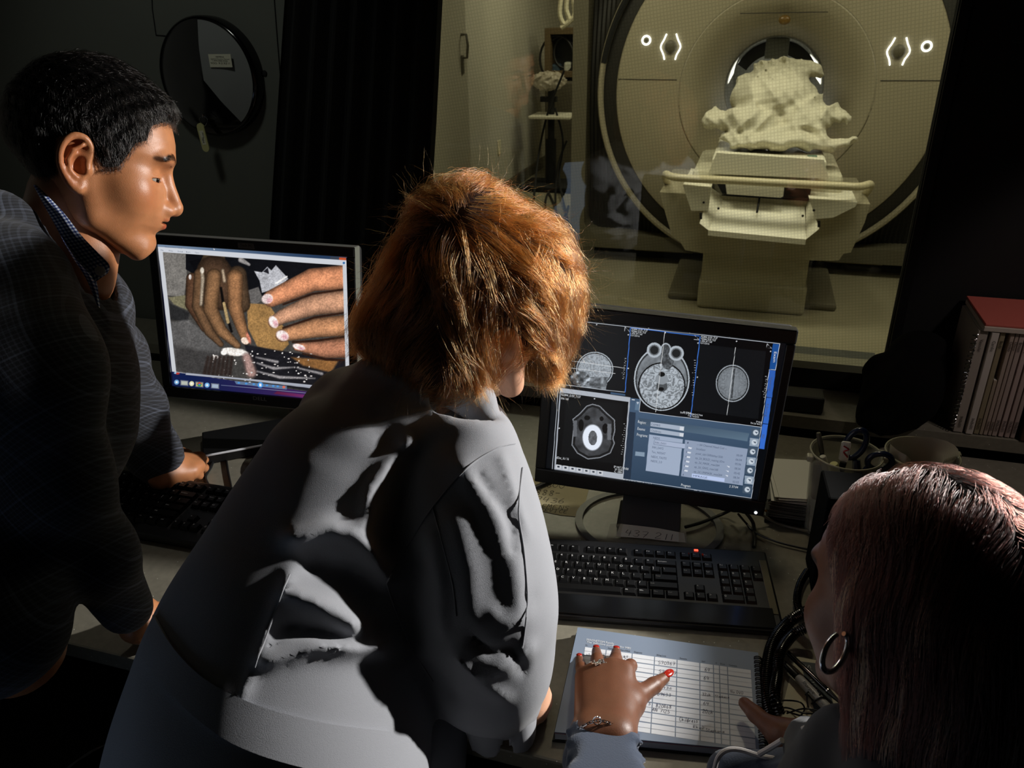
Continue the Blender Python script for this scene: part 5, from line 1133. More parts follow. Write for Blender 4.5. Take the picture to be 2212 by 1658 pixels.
# ---------------------------------------------------------------- log book on the desk
ZN = .768
q4 = [desk(x, y, ZN) for x, y in ((1248, 1354), (1638, 1409), (1652, 1622), (1198, 1580))]
bc_ = np.mean(q4, 0); bc_[2] = .75; lb = empty('log_book', bc_, 'open spiral log book with white ruled rows and blue-grey margins under the dark hand', 'log book')
def slab(p4, z0, z1, name, m, grow=0):
    c = np.mean(p4, 0); P = [c+(np.array(p)-c)*(1+grow) for p in p4]; v = [(p[0]-bc_[0], p[1]-bc_[1], z0-.75) for p in P]+[(p[0]-bc_[0], p[1]-bc_[1], z1-.75) for p in P]
    return MB().add(v, [[0, 1, 2, 3], [7, 6, 5, 4], [4, 5, 1, 0], [5, 6, 2, 1], [6, 7, 3, 2], [7, 4, 0, 3]]).build(name, m, lb)
slab(q4, .7505, .754, 'back_cover', M_black, .02); slab(q4, .754, ZN-.003, 'page_block', mat('page_edge', srgb(176, 180, 188), .7), -.004)
slab(q4, ZN-.0031, ZN-.0022, 'red_sheet', mat('sheet_red', srgb(150, 30, 50), .6), .0)
tp = slab(q4, ZN-.0022, ZN, 'page', mat('page_blue', srgb(128, 142, 162), .45))
cP = (0, 0, ZN); G4 = [np.array(p, float) for p in ((1263, 1396), (1622.6, 1446), (1634, 1619), (1240, 1560))]
def gp(u, v): a = G4[0]+(G4[1]-G4[0])*u; b = G4[3]+(G4[2]-G4[3])*u; return a+(b-a)*v
W4 = [desk(x, y, ZN) for x, y in G4]
def gw(u, v): a = W4[0]+(W4[1]-W4[0])*u; b = W4[3]+(W4[2]-W4[3])*u; return a+(b-a)*v
cu = [0, .134, .294, .43, .565, .70, .78, .815, .862, 1.0]; cell = MB(); ln = MB()
for i in range(9):
    for j in range(8):
        a, b = cu[i]+.003, cu[i+1]-.003; c, d = j/8+.006, (j+1)/8-.008
        cell.add([gw(a, c)+(0, 0, .0002), gw(b, c)+(0, 0, .0002), gw(b, d)+(0, 0, .0002), gw(a, d)+(0, 0, .0002)], [[3, 2, 1, 0]])
        m_ = (c+d)/2; ln.add([gw(a, m_-.002)+(0, 0, .0004), gw(b, m_-.002)+(0, 0, .0004), gw(b, m_+.002)+(0, 0, .0004), gw(a, m_+.002)+(0, 0, .0004)], [[3, 2, 1, 0]])
wl(cell, bc_).build('ruled_cells', mat('cell_white', srgb(222, 226, 232), .6), lb); wl(ln, bc_).build('faint_rules', mat('rule_grey', srgb(168, 174, 186), .6), lb)
g = MB(); ptext(g, 'MAGNETOM Family', 1267, 1383, 1326, 1392, 4.5, cP, ZU); ptext(g, 'The definitive portfolio for MRI', 1266.5, 1388, 1362, 1402, 4.2, cP, ZU); wl(g, bc_).build('printed_title', mat('print_white', srgb(225, 228, 232), .6), lb)
g = MB()
for s_, a_, b_ in (('No.', 1265, 1270), ('Date', 1285, 1296), ('Patient ID', 1314, 1332), ('Date of Birth', 1340, 1361), ('Diagnosis', 1370, 1387), ('Billing Code', 1419, 1439), ('Remarks', 1469, 1484), ('Coil', 1516, 1523), ('C', 1546, 1549), ('Dose', 1556, 1566), ('Comments', 1575, 1592)):
    ya = 1394+(a_-1263)*.139; ptext(g, s_, a_, ya, b_, ya+(b_-a_)*.139, 3.2, cP, ZU)
wl(g, bc_).build('printed_headings', M_ink, lb)
g = MB()
for s_, x, y, x2, y2, h in (('570367', 1422, 1434, 1459, 1437, 8), ('570367', 1423, 1453, 1461, 1458, 8), ('AT', 1346, 1421, 1358, 1422, 6), ('67', 1341, 1424, 1352, 1426, 5), ('7121', 1352, 1467, 1373, 1470, 6), ('CRP', 1428, 1476, 1446, 1479, 5), ('113436', 1418, 1486, 1452, 1489, 6), ('567633', 1414, 1501, 1450, 1504, 7),
    ('820868', 1417, 1527, 1451, 1530, 8), ('AN 7125', 1409, 1535, 1447, 1541, 8), ('7', 1386, 1540, 1392, 1541, 6), ('5', 1401, 1522, 1406, 1523, 6), ('Childress', 1468, 1557, 1508, 1561, 10), ('No.DVD', 1578, 1496, 1606, 1500, 7), ('Stephanie', 1545, 1505, 1576, 1508, 5), ('Stephanie', 1525, 1579, 1566, 1583, 7), ('RheD', 1497, 1572, 1522, 1575, 7), ('Dis', 1258, 1420, 1278, 1412, 7)): phand(g, s_, x, y, x2, y2, h*.9, cP, ZU, .00048)
for s_, x, y, x2, y2, h in (('64', 1522, 1449, 1534, 1451, 9), ('64', 1520, 1467, 1532, 1469, 9), ('32ch', 1517, 1502, 1536, 1504, 7), ('64', 1519, 1522, 1532, 1524, 9), ('20ch', 1517, 1539, 1541, 1543, 9)): phand(g, s_, x, y, x2, y2, h*.9, cP, ZU, .00055)
wl(g, bc_).build('handwriting', mat('pen_blue', srgb(22, 22, 60), .5), lb)
sp = MB(); a0_, a1_ = desk(1641, 1419, ZN), desk(1655, 1622, ZN)
for k in range(20):
    c = a0_+(a1_-a0_)*(k+.5)/20-bc_; ex = np.array([.0062, 0, 0])
    sp.tube([(c[0]-.003+.0065*math.cos(q), c[1]+(.0012 if q > 3.14 else -.0012), c[2]-.004+.0075*math.sin(q)) for q in np.linspace(0, 2*math.pi, 14, endpoint=False)], .0009, 5, True)
    sp.tube([(c[0]-.003+.0065*math.cos(q), c[1]+.002, c[2]-.004+.0075*math.sin(q)) for q in np.linspace(0, 2*math.pi, 14, endpoint=False)], .0009, 5, True)
sp.build('spiral_binding', M_black, lb, True)
ub = MB(); q5 = [desk(x, y, .75) for x, y in ((1236, 1372), (1640, 1425), (1662, 1640), (1186, 1596))]
# ---------------------------------------------------------------- pens, card, cords at the right of the log book
pen('marker', desk(1683, 1421, .764), desk(1802, 1543, .764), .0060, [('cap', 0, .36, .75, .95, M_black), ('barrel', .36, 1, 1.15, 1.15, grey_b)], 'grey marker with black cap lying beside the log book spiral', 'marker')
g = MB(); cM, nM = (0, 0, .771), ZU; ptext(g, 'Sharpie', 1731, 1473, 1756, 1499, 8, cM, nM); ptext(g, 'FINE POINT', 1762, 1508, 1778, 1524, 4, cM, nM); ob = np.array(desk(1683, 1421, .764)); mk = [o for o in bpy.data.objects if o.get('label', '').startswith('grey marker')][0]
wl(g, ob).build('barrel_text', M_ink, mk)
pen('pen', desk(1694, 1402, .764), desk(1816, 1518, .764), .0042, [('barrel', 0, .78, 1, 1, mat('pen_gloss', srgb(12, 12, 12), .15, coat=.5)), ('ring', .78, .8, 1.15, 1.15, M_steel), ('tip', .8, 1, 1, .5, mat('pen_clear', srgb(60, 60, 60), .2))], 'glossy black pen with clear tip lying above the grey marker')
cdp = [(1718, 1417), (1778, 1428), (1815, 1500), (1812, 1560), (1682, 1558)]; cd0 = np.array(desk(1740, 1490, .751)); cd = empty('card', cd0, 'cream card with a grey printed panel under the marker and pen', 'card')
g = MB(); pquad(g, cdp, (0, 0, .7512), ZU); wl(g, cd0).build('card_sheet', mat('card_cream', srgb(205, 200, 176), .7), cd)
g = MB(); pquad(g, [(1728, 1428), (1776, 1434), (1800, 1520), (1760, 1538)], (0, 0, .7512), ZU, .0004); wl(g, cd0).build('printed_panel', mat('panel_grey', srgb(74, 82, 88), .6), cd)
g = MB(); ptext(g, 'Siemens', 1738, 1436, 1764, 1506, 12, (0, 0, .7512), ZU, .0008); wl(g, cd0).build('panel_text', mat('text_pale', srgb(170, 176, 178), .6), cd)
def coilcord(pts, r, wire, pitch, label, name='phone_cord'):
    P = spline(pts, 30); c = P.mean(0); d = np.r_[0, np.cumsum(np.linalg.norm(np.diff(P, axis=0), axis=1))]; n = int(d[-1]/pitch*10); s = np.linspace(0, d[-1], n)
    Q = np.stack([np.interp(s, d, P[:, k]) for k in range(3)], 1); T = np.gradient(Q, axis=0); T /= np.linalg.norm(T, axis=1)[:, None]; U = np.cross(T, (0, 0, 1.)); U /= np.linalg.norm(U, axis=1)[:, None]+1e-9; V = np.cross(T, U)
    a = 2*math.pi*s/pitch; H = Q+r*(U*np.cos(a)[:, None]+V*np.sin(a)[:, None])-c
    o = MB().tube(H, wire, 6).build(name, mat('cord_black', srgb(12, 12, 12), .22, coat=.4) if 'cord_black' not in bpy.data.materials else bpy.data.materials['cord_black'], None, True); o.location = c; return tag(o, label, 'cord')
coilcord([desk(1750, 1318, .80), desk(1708, 1340, .768), desk(1672, 1385, .764), desk(1658, 1440, .764), desk(1656, 1500, .764), desk(1666, 1548, .764)], .0085, .0015, .0040, 'outermost coiled black phone cord looping down beside the log book')
coilcord([desk(1752, 1350, .79), desk(1712, 1372, .775), desk(1686, 1410, .782), desk(1680, 1455, .778), desk(1674, 1505, .782), desk(1684, 1540, .766)], .0070, .0014, .0038, 'inner coiled black phone cord doubled against the outer one')
coilcord([desk(1745, 1232, .762), desk(1728, 1262, .762), desk(1722, 1300, .762), desk(1735, 1335, .762)], .0055, .0013, .0036, 'short coiled cord passing behind the cheek of the seated woman')
ew = []
for pts in ([(1682, 1514), (1700, 1512), (1728, 1516), (1738, 1530), (1730, 1545)], [(1675, 1532), (1700, 1528), (1740, 1540), (1790, 1538)], [(1740, 1500), (1752, 1490), (1772, 1496), (1758, 1512), (1744, 1500), (1748, 1530), (1770, 1538), (1790, 1520), (1776, 1505), (1752, 1520)], [(1700, 1540), (1740, 1530), (1792, 1542), (1745, 1548), (1700, 1536)]):
    ew.append(spline([desk(x, y, .7635 if i % 2 else .7725) for i, (x, y) in enumerate(pts)], 8))
c = np.mean(np.concatenate(ew), 0); mb = MB()
for e_ in ew: mb.tube(e_-c, .0012, 6)
o = mb.build('earphone_wire', cab, None, True); o.location = c; tag(o, 'tangled thin black earphone wire over the marker and card', 'wire')
sp_ = MB(); A = np.array(desk(1686, 1556, .756)); B = np.array(desk(1748, 1566, .756)); sp_.tube([(0, 0, 0), (B-A)*.5, B-A], .0032, 8); o = sp_.build('lanyard', mat('purple', srgb(70, 40, 110), .5), None, True); o.location = A; tag(o, 'short purple lanyard strap below the earphone wire', 'lanyard')
bd = MB(); rg = random.Random(4); A = np.array(desk(1706, 1570, .758))
for i in range(26):
    p = np.array(desk(1704+1.6*i, 1571+rg.uniform(-3, 3), .758))-A; bd.ball(p, .0022, 4)
o = bd.build('crystal_chain', mat('crystal', srgb(225, 225, 230), .08, .7), None, True); o.location = A; tag(o, 'silver crystal chain lying under the purple lanyard', 'chain')
# ---------------------------------------------------------------- people
def vb(x, y):                          # right, up, towards-viewer directions for a line of sight
    w = -ray(x, y); w /= np.linalg.norm(w); u = RT-w*(RT@w); u /= np.linalg.norm(u); return u, np.cross(w, u), w
def frame(o, f, up, s=(1, 1, 1)):
    f = np.array(f, float); f /= np.linalg.norm(f); up = np.array(up, float); up -= f*(up@f); up /= np.linalg.norm(up); l = np.cross(up, f)
    M = Matrix.Identity(4)
    for i in range(3): M[i][0] = f[i]*s[0]; M[i][1] = l[i]*s[1]; M[i][2] = up[i]*s[2]; M[i][3] = o[i]
    return M
FZ = [.10, .085, .06, .036, .019, .0, -.03, -.044, -.053, -.060, -.072, -.085, -.094, -.101, -.110]
FX = [.074, .0945, .1080, .1145, .1095, .109, .1130, .1130, .1110, .1100, .1045, .1045, .0995, .0880, .060]
FWD = [.046, .058, .066, .069, .069, .0715, .0685, .065, .061, .058, .051, .040, .032, .024, .012]
EARP = [(.006, -.080, .002), (.010, -.079, .014), (.009, -.081, .026), (.001, -.085, .035), (-.011, -.089, .035), (-.020, -.092, .026), (-.024, -.093, .012), (-.023, -.091, -.002), (-.018, -.087, -.013), (-.011, -.083, -.022), (-.004, -.080, -.029), (.003, -.078, -.030), (.006, -.076, -.022)]
def head_sdf(P, male=True, ears=True):
    x, y, z = P.T; ay = np.abs(y); Q = np.stack([x, ay, z], 1)
    cr = ell(P, (.003, 0, .048), (.101, .0745, .093))
    f = np.interp(z, FZ[::-1], FX[::-1]); w = np.interp(z, FZ[::-1], FWD[::-1]); c = .022
    rx = np.where(x > c, f-c, .07); k = 2.3-.32*np.exp(-((z-.004)/.022)**2)
    q = (np.abs((x-c)/rx)**k+(ay/w)**k)**(1/k); lo_ = (q-1)*np.minimum(rx, w)*.8
    lo_ = np.maximum(lo_, z-.105); lo_ = np.maximum(lo_, -.112-z)
    d = smin(cr, lo_, .018)
    jaw = chain(Q, [(.004, .060, -.012), (.022, .056, -.062), (.085, .022, -.098)], [.014, .015, .014], .01); d = smin(d, jaw, .022); d = smin(d, ell(Q, (.042, .047, -.036), (.042, .017, .040)), .016)
    # cheek bone, brow, temple
    d = smin(d, ell(Q, (.061, .046, -.014), (.026, .022, .022)), .026)
    d = smin(d, ell(Q, (.098, .024, .036), (.013, .026, .008)), .012)
    d = ssub(d, ell(Q, (.110, .034, .012), (.016, .024, .012)), .012)      # socket
    # eye ball with lids
    d = smin(d, ell(Q, (.0855, .031, .006), (.0150, .0185, .0140)), .004)
    d = ssub(d, ell(Q, (.0950, .034, .0050), (.013, .0190, .0024)), .0010)
    d = ssub(d, chain(Q, [(.1025, .020, .0125), (.1005, .034, .0145), (.092, .046, .012)], [.0014, .0016, .0012], .002), .003)
    # nose
    n = cap(P, (.103, 0, .020), (.1265, 0, -.026), .0068, .0100); n = smin(n, ell(P, (.1245, 0, -.030), (.0115, .0115, .0105)), .006)
    n = smin(n, ell(Q, (.1135, .0125, -.034), (.0125, .0085, .0088)), .006); n = ssub(n, ell(Q, (.1180, .0065, -.0425), (.0075, .0038, .005)), .002)
    d = smin(d, n, .010)
    # mouth
    d = smin(d, ell(P, (.097, 0, -.050), (.018, .026, .017)), .012)
    lp = ell(P, (.1130, 0, -.0465), (.0078, .021, .0048)); lp = smin(lp, ell(P, (.1105, 0, -.0575), (.0078, .0185, .0056)), .002); d = smin(d, lp, .003)
    d = ssub(d, ell(P, (.119, 0, -.0520), (.016, .025, .0013)), .0018); d = ssub(d, ell(P, (.119, 0, -.071), (.010, .018, .0045)), .008)
    d = smin(d, ell(P, (.090, 0, -.088), (.014, .018, .012)), .012)
    if ears:
        mk_ = (ay > .055) & (np.abs(x+.008) < .036) & (np.abs(z) < .048)
        E = Q[mk_]; E[:, 1] = -E[:, 1]; ep = spline(EARP, 3); er_ = np.interp(np.linspace(0, 12, len(ep)), np.arange(13), [.0032, .0036, .0038, .0040, .0041, .0041, .0040, .0039, .0042, .0052, .0062, .0060, .004])
        e = chain(E, ep, er_, .0025)
        plate = ell(E, (-.008, -.0805, .004), (.020, .0052, .032)); plate = ssub(plate, ell(E, (-.001, -.0875, -.002), (.0125, .010, .0145)), .003)
        plate = ssub(plate, ell(E, (-.003, -.088, .021), (.009, .006, .008)), .003)
        e = smin(e, plate, .004); e = smin(e, chain(E, [(.000, -.0865, .026), (-.010, -.0885, .016), (-.014, -.0885, .003), (-.011, -.086, -.009), (-.003, -.083, -.016)], [.0028, .0034, .0036, .0034, .003], .002), .003)
        e = smin(e, ell(E, (.0095, -.080, -.003), (.0045, .0055, .0065)), .003)
        d = d.copy(); d[mk_] = smin(d[mk_], e, .0045)
    return d
def head_col(lip=(.78, .42, .40), brow=(.10, .08, .07), red=(1.0, .80, .74), browon=True):
    def f(V):
        x, y, z = V.T; ay = np.abs(y); C = np.ones((len(V), 3)); m = lambda d, s: np.clip(.5-d/s, 0, 1)[:, None]
        for d, s, c in ((ell(V, (.1125, 0, -.0465), (.009, .022, .0055)), .002, lip), (ell(V, (.1110, 0, -.0575), (.010, .019, .0062)), .002, lip)): k = m(d, s)*(x > .1)[:, None]; C = C*(1-k)+np.array(c)*k
        Q = np.stack([x, ay, z], 1)
        k = m(ell(Q, (.085, .052, -.018), (.03, .02, .02)), .02)*.5; C = C*(1-k)+C*np.array(red)*k; k = m(ell(Q, (-.01, .088, 0), (.02, .012, .035)), .01)*.6; C = C*(1-k)+C*np.array(red)*k
        if browon: k = np.clip(.5-(dline(ay, z, [(.012, .034), (.026, .040), (.042, .040), (.052, .034)])-.0036)/.002, 0, 1)[:, None]*(x > .07)[:, None]*.93; C = C*(1-k)+np.array(brow)*k
        k = m(ell(Q, (.0950, .034, .0050), (.013, .0202, .0034)), .0010); C = C*(1-k)+np.array((.45, .3, .26))*k
        return C
    return f
def px2(P): d = P-CAM; z = d@FW; return CX+F*(d@RT)/z, CY-F*(d@UP)/z
def person(name_label, root_parts, skin, name='person'):
    me = sdfmesh(root_parts, 'person'); me2 = me
    c = np.zeros(len(me.vertices)*3); me.vertices.foreach_get('co', c); c = c.reshape(-1, 3)
    o = link('person', me, skin); return tag(o, name_label, 'person')
def eyeballs(M, parent, iris=(.05, .03, .02, 1)):
    for s in (1, -1):
        MB().ball((0, 0, 0), .0122, 12).build('eyeball', M_eye, parent, True).matrix_world = M @ Matrix.Translation((.0852, s*.032, .0050))
        MB().ball((0, 0, 0), (.0034, .0062, .0062), 8).build('iris', M_iris, parent, True).matrix_world = M @ Matrix.Translation((.0956, s*.0335, .0050))
M_eye = mat('eye_white', srgb(150, 142, 132), .15); M_iris = mat('iris_dark', srgb(26, 16, 10), .1)
def hand_sdf(wrist, knuck, fingers, thumb, rw=.022, rk=.0125, k=.010):
    """wrist: two points; knuck: four points (little to index); fingers: four lists (points, radii); thumb: (points, radii)"""
    wa, wb_ = [np.array(q, float) for q in wrist]
    def f(P):
        d = None
        for i, kn in enumerate(knuck):
            a = wa+(wb_-wa)*i/3; e = cap(P, a, kn, rw*.8, rk*1.12); d = e if d is None else smin(d, e, .016)
        d = smin(d, cap(P, wa, wb_, rw, rw), .015)
        d = smin(d, cap(P, wb_, thumb[0][0], rw*.8, thumb[1][0]*1.15), .016); d = smin(d, cap(P, knuck[3], thumb[0][0], rk*.8, thumb[1][0]*.8), .012)
        for kn, (pts, rs) in zip(knuck, fingers): d = smin(d, chain(P, [kn]+list(pts), [rk]+list(rs), .003), .0035)
        d = smin(d, chain(P, thumb[0], thumb[1], .004), .010)
        return d
    pts = np.array([wa, wb_]+list(knuck)+[q for fi in fingers for q in fi[0]]+list(thumb[0])); return f, pts.min(0)-.035, pts.max(0)+.035
def nail(c, ax, up, l, w, m, parent):
    M = basis(c, ax, np.cross(up, ax)); MB().ball((0, 0, 0), (l/2, w/2, .0022), 8).build('fingernail', m, parent, True).matrix_world = M
# =============================================================== 1. man in the dark suit
skin_m = mat('skin_tan', srgb(180, 120, 80), .40, sss=.15, attr=True, bump=.25, bscale=900, var=.07, vscale=60)
u_, v_, w_ = vb(190, 360); a = R(11.5)
ar = R(15.5); mo = at(188, 360, 1.09); mf = u_*math.cos(ar)-v_*math.sin(ar)+w_*.10; mu = u_*math.sin(ar)+v_*math.cos(ar)
MM = frame(mo, mf, mu, (.95, .98, 1.0)); MMi = np.array(MM.inverted())
def mloc(px, py): dx, du = px-185, 362-py; return (math.cos(a)*dx-math.sin(a)*du)/1640, (math.sin(a)*dx+math.cos(a)*du)/1640
neck0 = np.array(MM @ Vector((-.012, 0, -.045))); neck1 = at(120, 610, 1.12)
def body_m(P): 
    d = cap(P, neck0, neck1, .056, .066); d = smin(d, cap(P, np.array(MM @ Vector((.02, -.0, -.06))), at(165, 590, 1.10), .035, .05), .03)
    return smin(d, chain(P, [at(95, 700, 1.12), at(60, 1000, 1.06), at(30, 1400, .98)], [.06, .06, .06], .05), .03)
wr1 = at(352, 1030, 1.64)
# far hand, leaning on the desk with curled fingers
hz = lambda x, y, z: desk(x, y, z)
fk = [hz(398, 1028, .785), hz(416, 1018, .789), hz(428, 1006, .790), hz(430, 990, .789)]
hf, hlo, hhi = hand_sdf((hz(350, 1030, .80), hz(368, 1002, .81)), fk, [([hz(408, 1038, .770), hz(402, 1040, .758)], (.009, .0075)), ([hz(430, 1026, .772), hz(424, 1032, .758)], (.0095, .008)), ([hz(441, 1010, .772), hz(436, 1018, .758)], (.0098, .008)), ([hz(441, 993, .772), hz(436, 1002, .758)], (.0095, .0078))],
    ([hz(400, 985, .785), hz(392, 976, .775), hz(388, 968, .762)], (.013, .011, .008)), rw=.026, rk=.013)
nh = [hz(330, 1372, .79), hz(338, 1362, .792), hz(343, 1350, .792), hz(345, 1338, .79)]
nf, nlo, nhi = hand_sdf((hz(296, 1352, .81), hz(306, 1326, .815)), nh, [([hz(340, 1380, .77), hz(344, 1384, .757)], (.009, .007)), ([hz(350, 1370, .772), hz(356, 1374, .757)], (.0095, .0075)), ([hz(356, 1356, .772), hz(362, 1360, .757)], (.0095, .0075)), ([hz(357, 1342, .77), hz(363, 1344, .757)], (.009, .007))],
    ([hz(326, 1322, .79), hz(338, 1314, .775), hz(346, 1310, .76)], (.013, .011, .008)), rw=.024)
def armm(P): return chain(P, [at(352, 1030, 1.64), at(300, 900, 1.52), at(230, 760, 1.35)], [.026, .034, .04], .02)
MANM = np.array(MM)
man = person('man in dark suit and checked collar leaning in at the left monitor, seen in profile', [(lambda P: head_sdf(P), (-.13, -.11, -.13), (.15, .11, .16), .0019, MM, head_col()), (body_m, np.array(at(60, 1400, 1.0))-(.3, .35, .3), np.array(neck0)+(.2, .2, .1), .012, None, None),
    (lambda P: smin(hf(P), armm(P), .012), hlo-.06, hhi+(.03, .03, .1), .0035, None, None), (nf, nlo, nhi, .004, None, None)], skin_m)
eyeballs(MM, man)
# hair of the man
hp_m = [mloc(*q) for q in ((393, 266), (367, 254), (334, 268), (323, 302), (300, 309), (283, 335), (262, 363), (228, 366), (211, 322), (196, 306), (177, 300), (139, 308), (131, 342), (134, 380), (89, 401), (32, 350), (-40, 300), (-40, 40), (300, 20), (460, 120), (460, 230))]
def hair_m(P):
    d = ell(P, (.0, 0, .043), (.1135, .083, .105)); d = smin(d, ell(P, (.075, 0, .092), (.038, .05, .026)), .02); d = smin(d, head_sdf(P, ears=False)-.0065, .008)
    d = d+.0018*np.sin(P[:, 0]*260+P[:, 2]*90)*np.sin(P[:, 2]*230+P[:, 1]*200); reg = poly2(P[:, 0], P[:, 2], hp_m); fade = np.clip(-reg/.02, 0, 1)
    hd = head_sdf(P, ears=False)-.0012; d = d*fade+np.maximum(d, hd)*(1-fade); d = smax(d, hd-.014, .004)
    return smax(d, reg, .003)
hm_b = mat('hair_black_base', srgb(7, 6, 6), .95, spec=.1)
hme = link('hair', sdfmesh([(hair_m, (-.14, -.11, -.08), (.15, .11, .18), .0035, MM, None)], 'hair'), hm_b, man)
hmat_b = hairmat('hair_black', [(.006, .005, .0045, 1), (.010, .008, .007, 1)], .2, .3)
rs = RNG; Vh = np.zeros(len(hme.data.vertices)*3); hme.data.vertices.foreach_get('co', Vh); Vh = Vh.reshape(-1, 3)@MMi[:3, :3].T+MMi[:3, 3]
sel = Vh[rs.integers(0, len(Vh), 16000)]+rs.normal(size=(16000, 3))*.002; sel = sel[(poly2(sel[:, 0], sel[:, 2], hp_m) < .001)]
def flow_m(P):
    x, y, z = P.T; s = np.clip((z-.06)/.07, 0, 1); return np.stack([.35+.6*s, np.sign(y)*.2*(1-s), -.9*(1-s)-.15], 1)
pth = comb(hair_m, sel, flow_m, 6, .0042, .005, rs, jit=.35, free=2); A = MANM; pth = pth@A[:3, :3].T+A[:3, 3]
strands('hair_strands', hmat_b, pth, .00016, hme)
bq = rs.random((420, 1)); bl_ = np.array([(0, .012, .034), (0, .026, .0395), (0, .042, .0395), (0, .052, .034)]); br_ = np.stack([np.full(420, .106), np.interp(bq[:, 0]*3, range(4), bl_[:, 1])*np.where(rs.random(420) < .5, 1, -1), np.interp(bq[:, 0]*3, range(4), bl_[:, 2])+rs.normal(size=420)*.0016], 1)
hd0 = lambda P: head_sdf(P, ears=False)
bp_ = comb(hd0, br_, lambda P: np.stack([-.3+0*P[:, 0], np.sign(P[:, 1])*.9, .05+0*P[:, 0]], 1), 4, .0020, .0005, rs, jit=.12); bp_ = bp_@A[:3, :3].T+A[:3, 3]; strands('eyebrow_hairs', hmat_b, bp_, .00014, hme)
# collar: checked band round the neck, two leaves
def check_mat():
    m = bpy.data.materials.new('check_shirt'); m.use_nodes = True; nt = m.node_tree; b = nt.nodes['Principled BSDF']; b.inputs['Roughness'].default_value = .8
    tc = nt.nodes.new('ShaderNodeUVMap'); sx = nt.nodes.new('ShaderNodeSeparateXYZ'); nt.links.new(tc.outputs[0], sx.inputs[0]); o = []
    for k in (0, 1):
        s = nt.nodes.new('ShaderNodeMath'); s.operation = 'FRACT'; nt.links.new(sx.outputs[k], s.inputs[0]); g = nt.nodes.new('ShaderNodeMath'); g.operation = 'GREATER_THAN'; g.inputs[1].default_value = .5; nt.links.new(s.outputs[0], g.inputs[0]); o.append(g)
    ad = nt.nodes.new('ShaderNodeMath'); ad.operation = 'ADD'; nt.links.new(o[0].outputs[0], ad.inputs[0]); nt.links.new(o[1].outputs[0], ad.inputs[1])
    h = nt.nodes.new('ShaderNodeMath'); h.operation = 'MULTIPLY'; h.inputs[1].default_value = .5; nt.links.new(ad.outputs[0], h.inputs[0])
    rp = nt.nodes.new('ShaderNodeValToRGB'); rp.color_ramp.interpolation = 'CONSTANT'; rp.color_ramp.elements[0].color = srgb(236, 238, 242); rp.color_ramp.elements[1].position = .25; rp.color_ramp.elements[1].color = srgb(110, 130, 180)
    e = rp.color_ramp.elements.new(.75); e.color = srgb(28, 34, 88); nt.links.new(h.outputs[0], rp.inputs[0]); nt.links.new(rp.outputs[0], b.inputs['Base Color']); return m
def band(name, L_, R_, depth, m, parent, cell=.0052, th=.0025, bulge=.012, nu=24, nv=8):
    """cloth leaf between two outlines given in photo positions at real depths"""
    P0 = np.array([at(x, y, t) for x, y, t in L_]); P1 = np.array([at(x, y, t) for x, y, t in R_]); P0 = spline(P0, 8); P1 = spline(P1, 8)
    n = min(len(P0), len(P1)); v = []; f = []; uv = []; s = np.r_[0, np.cumsum(np.linalg.norm(np.diff((P0[:n]+P1[:n])/2, axis=0), axis=1))]
    for lay in (0, 1):
        for i in range(n):
            wv = CAM-P0[i]; wv /= np.linalg.norm(wv); wd = np.linalg.norm(P1[i]-P0[i])
            for j in range(nv+1): q = j/nv; v.append(P0[i]+(P1[i]-P0[i])*q+wv*(bulge*math.sin(math.pi*q)-lay*th)); uv.append((s[i]/cell, wd*(q-.5)/cell))
    k = nv+1; N = n*k
    for i in range(n-1):
        for j in range(nv): a_ = i*k+j; f.append([a_, a_+1, a_+k+1, a_+k]); f.append([N+a_, N+a_+k, N+a_+k+1, N+a_+1])
    for i in range(n-1):
        for j in (0, nv): a_ = i*k+j; f.append([a_, a_+k, N+a_+k, N+a_])
    for j in range(nv):
        for i in (0, n-1): a_ = i*k+j; f.append([a_, N+a_, N+a_+1, a_+1])
    o = MB().add(v, f).build(name, m, parent, True); me = o.data; ul = me.uv_layers.new(name='UVMap')
    for lp in me.loops: ul.data[lp.index].uv = uv[lp.vertex_index]
    return o
CK = check_mat()
co_ = band('shirt_collar', [(72, 400, 1.03), (92, 438, 1.02), (110, 470, 1.015), (135, 515, 1.01), (165, 560, 1.01), (192, 590, 1.015), (206, 609, 1.02)], [(78, 398, 1.03), (112, 432, 1.02), (140, 462, 1.01), (175, 507, 1.005), (212, 546, 1.005), (236, 572, 1.01), (233, 590, 1.02)], 0, CK, man, bulge=.006)
bt_ = at(216, 585, .995); MB().lathe([(0, .0012), (.0045, .0016), (.0062, .001), (.0062, 0)], 16, M=basis(bt_, u_, v_)).build('collar_button', M_white, man, True)
band('shirt_front', [(112, 470, 1.03), (150, 545, 1.03), (185, 600, 1.035), (210, 660, 1.04)], [(140, 470, 1.05), (185, 555, 1.05), (208, 606, 1.04), (216, 665, 1.04)], 0, CK, man, bulge=.003)
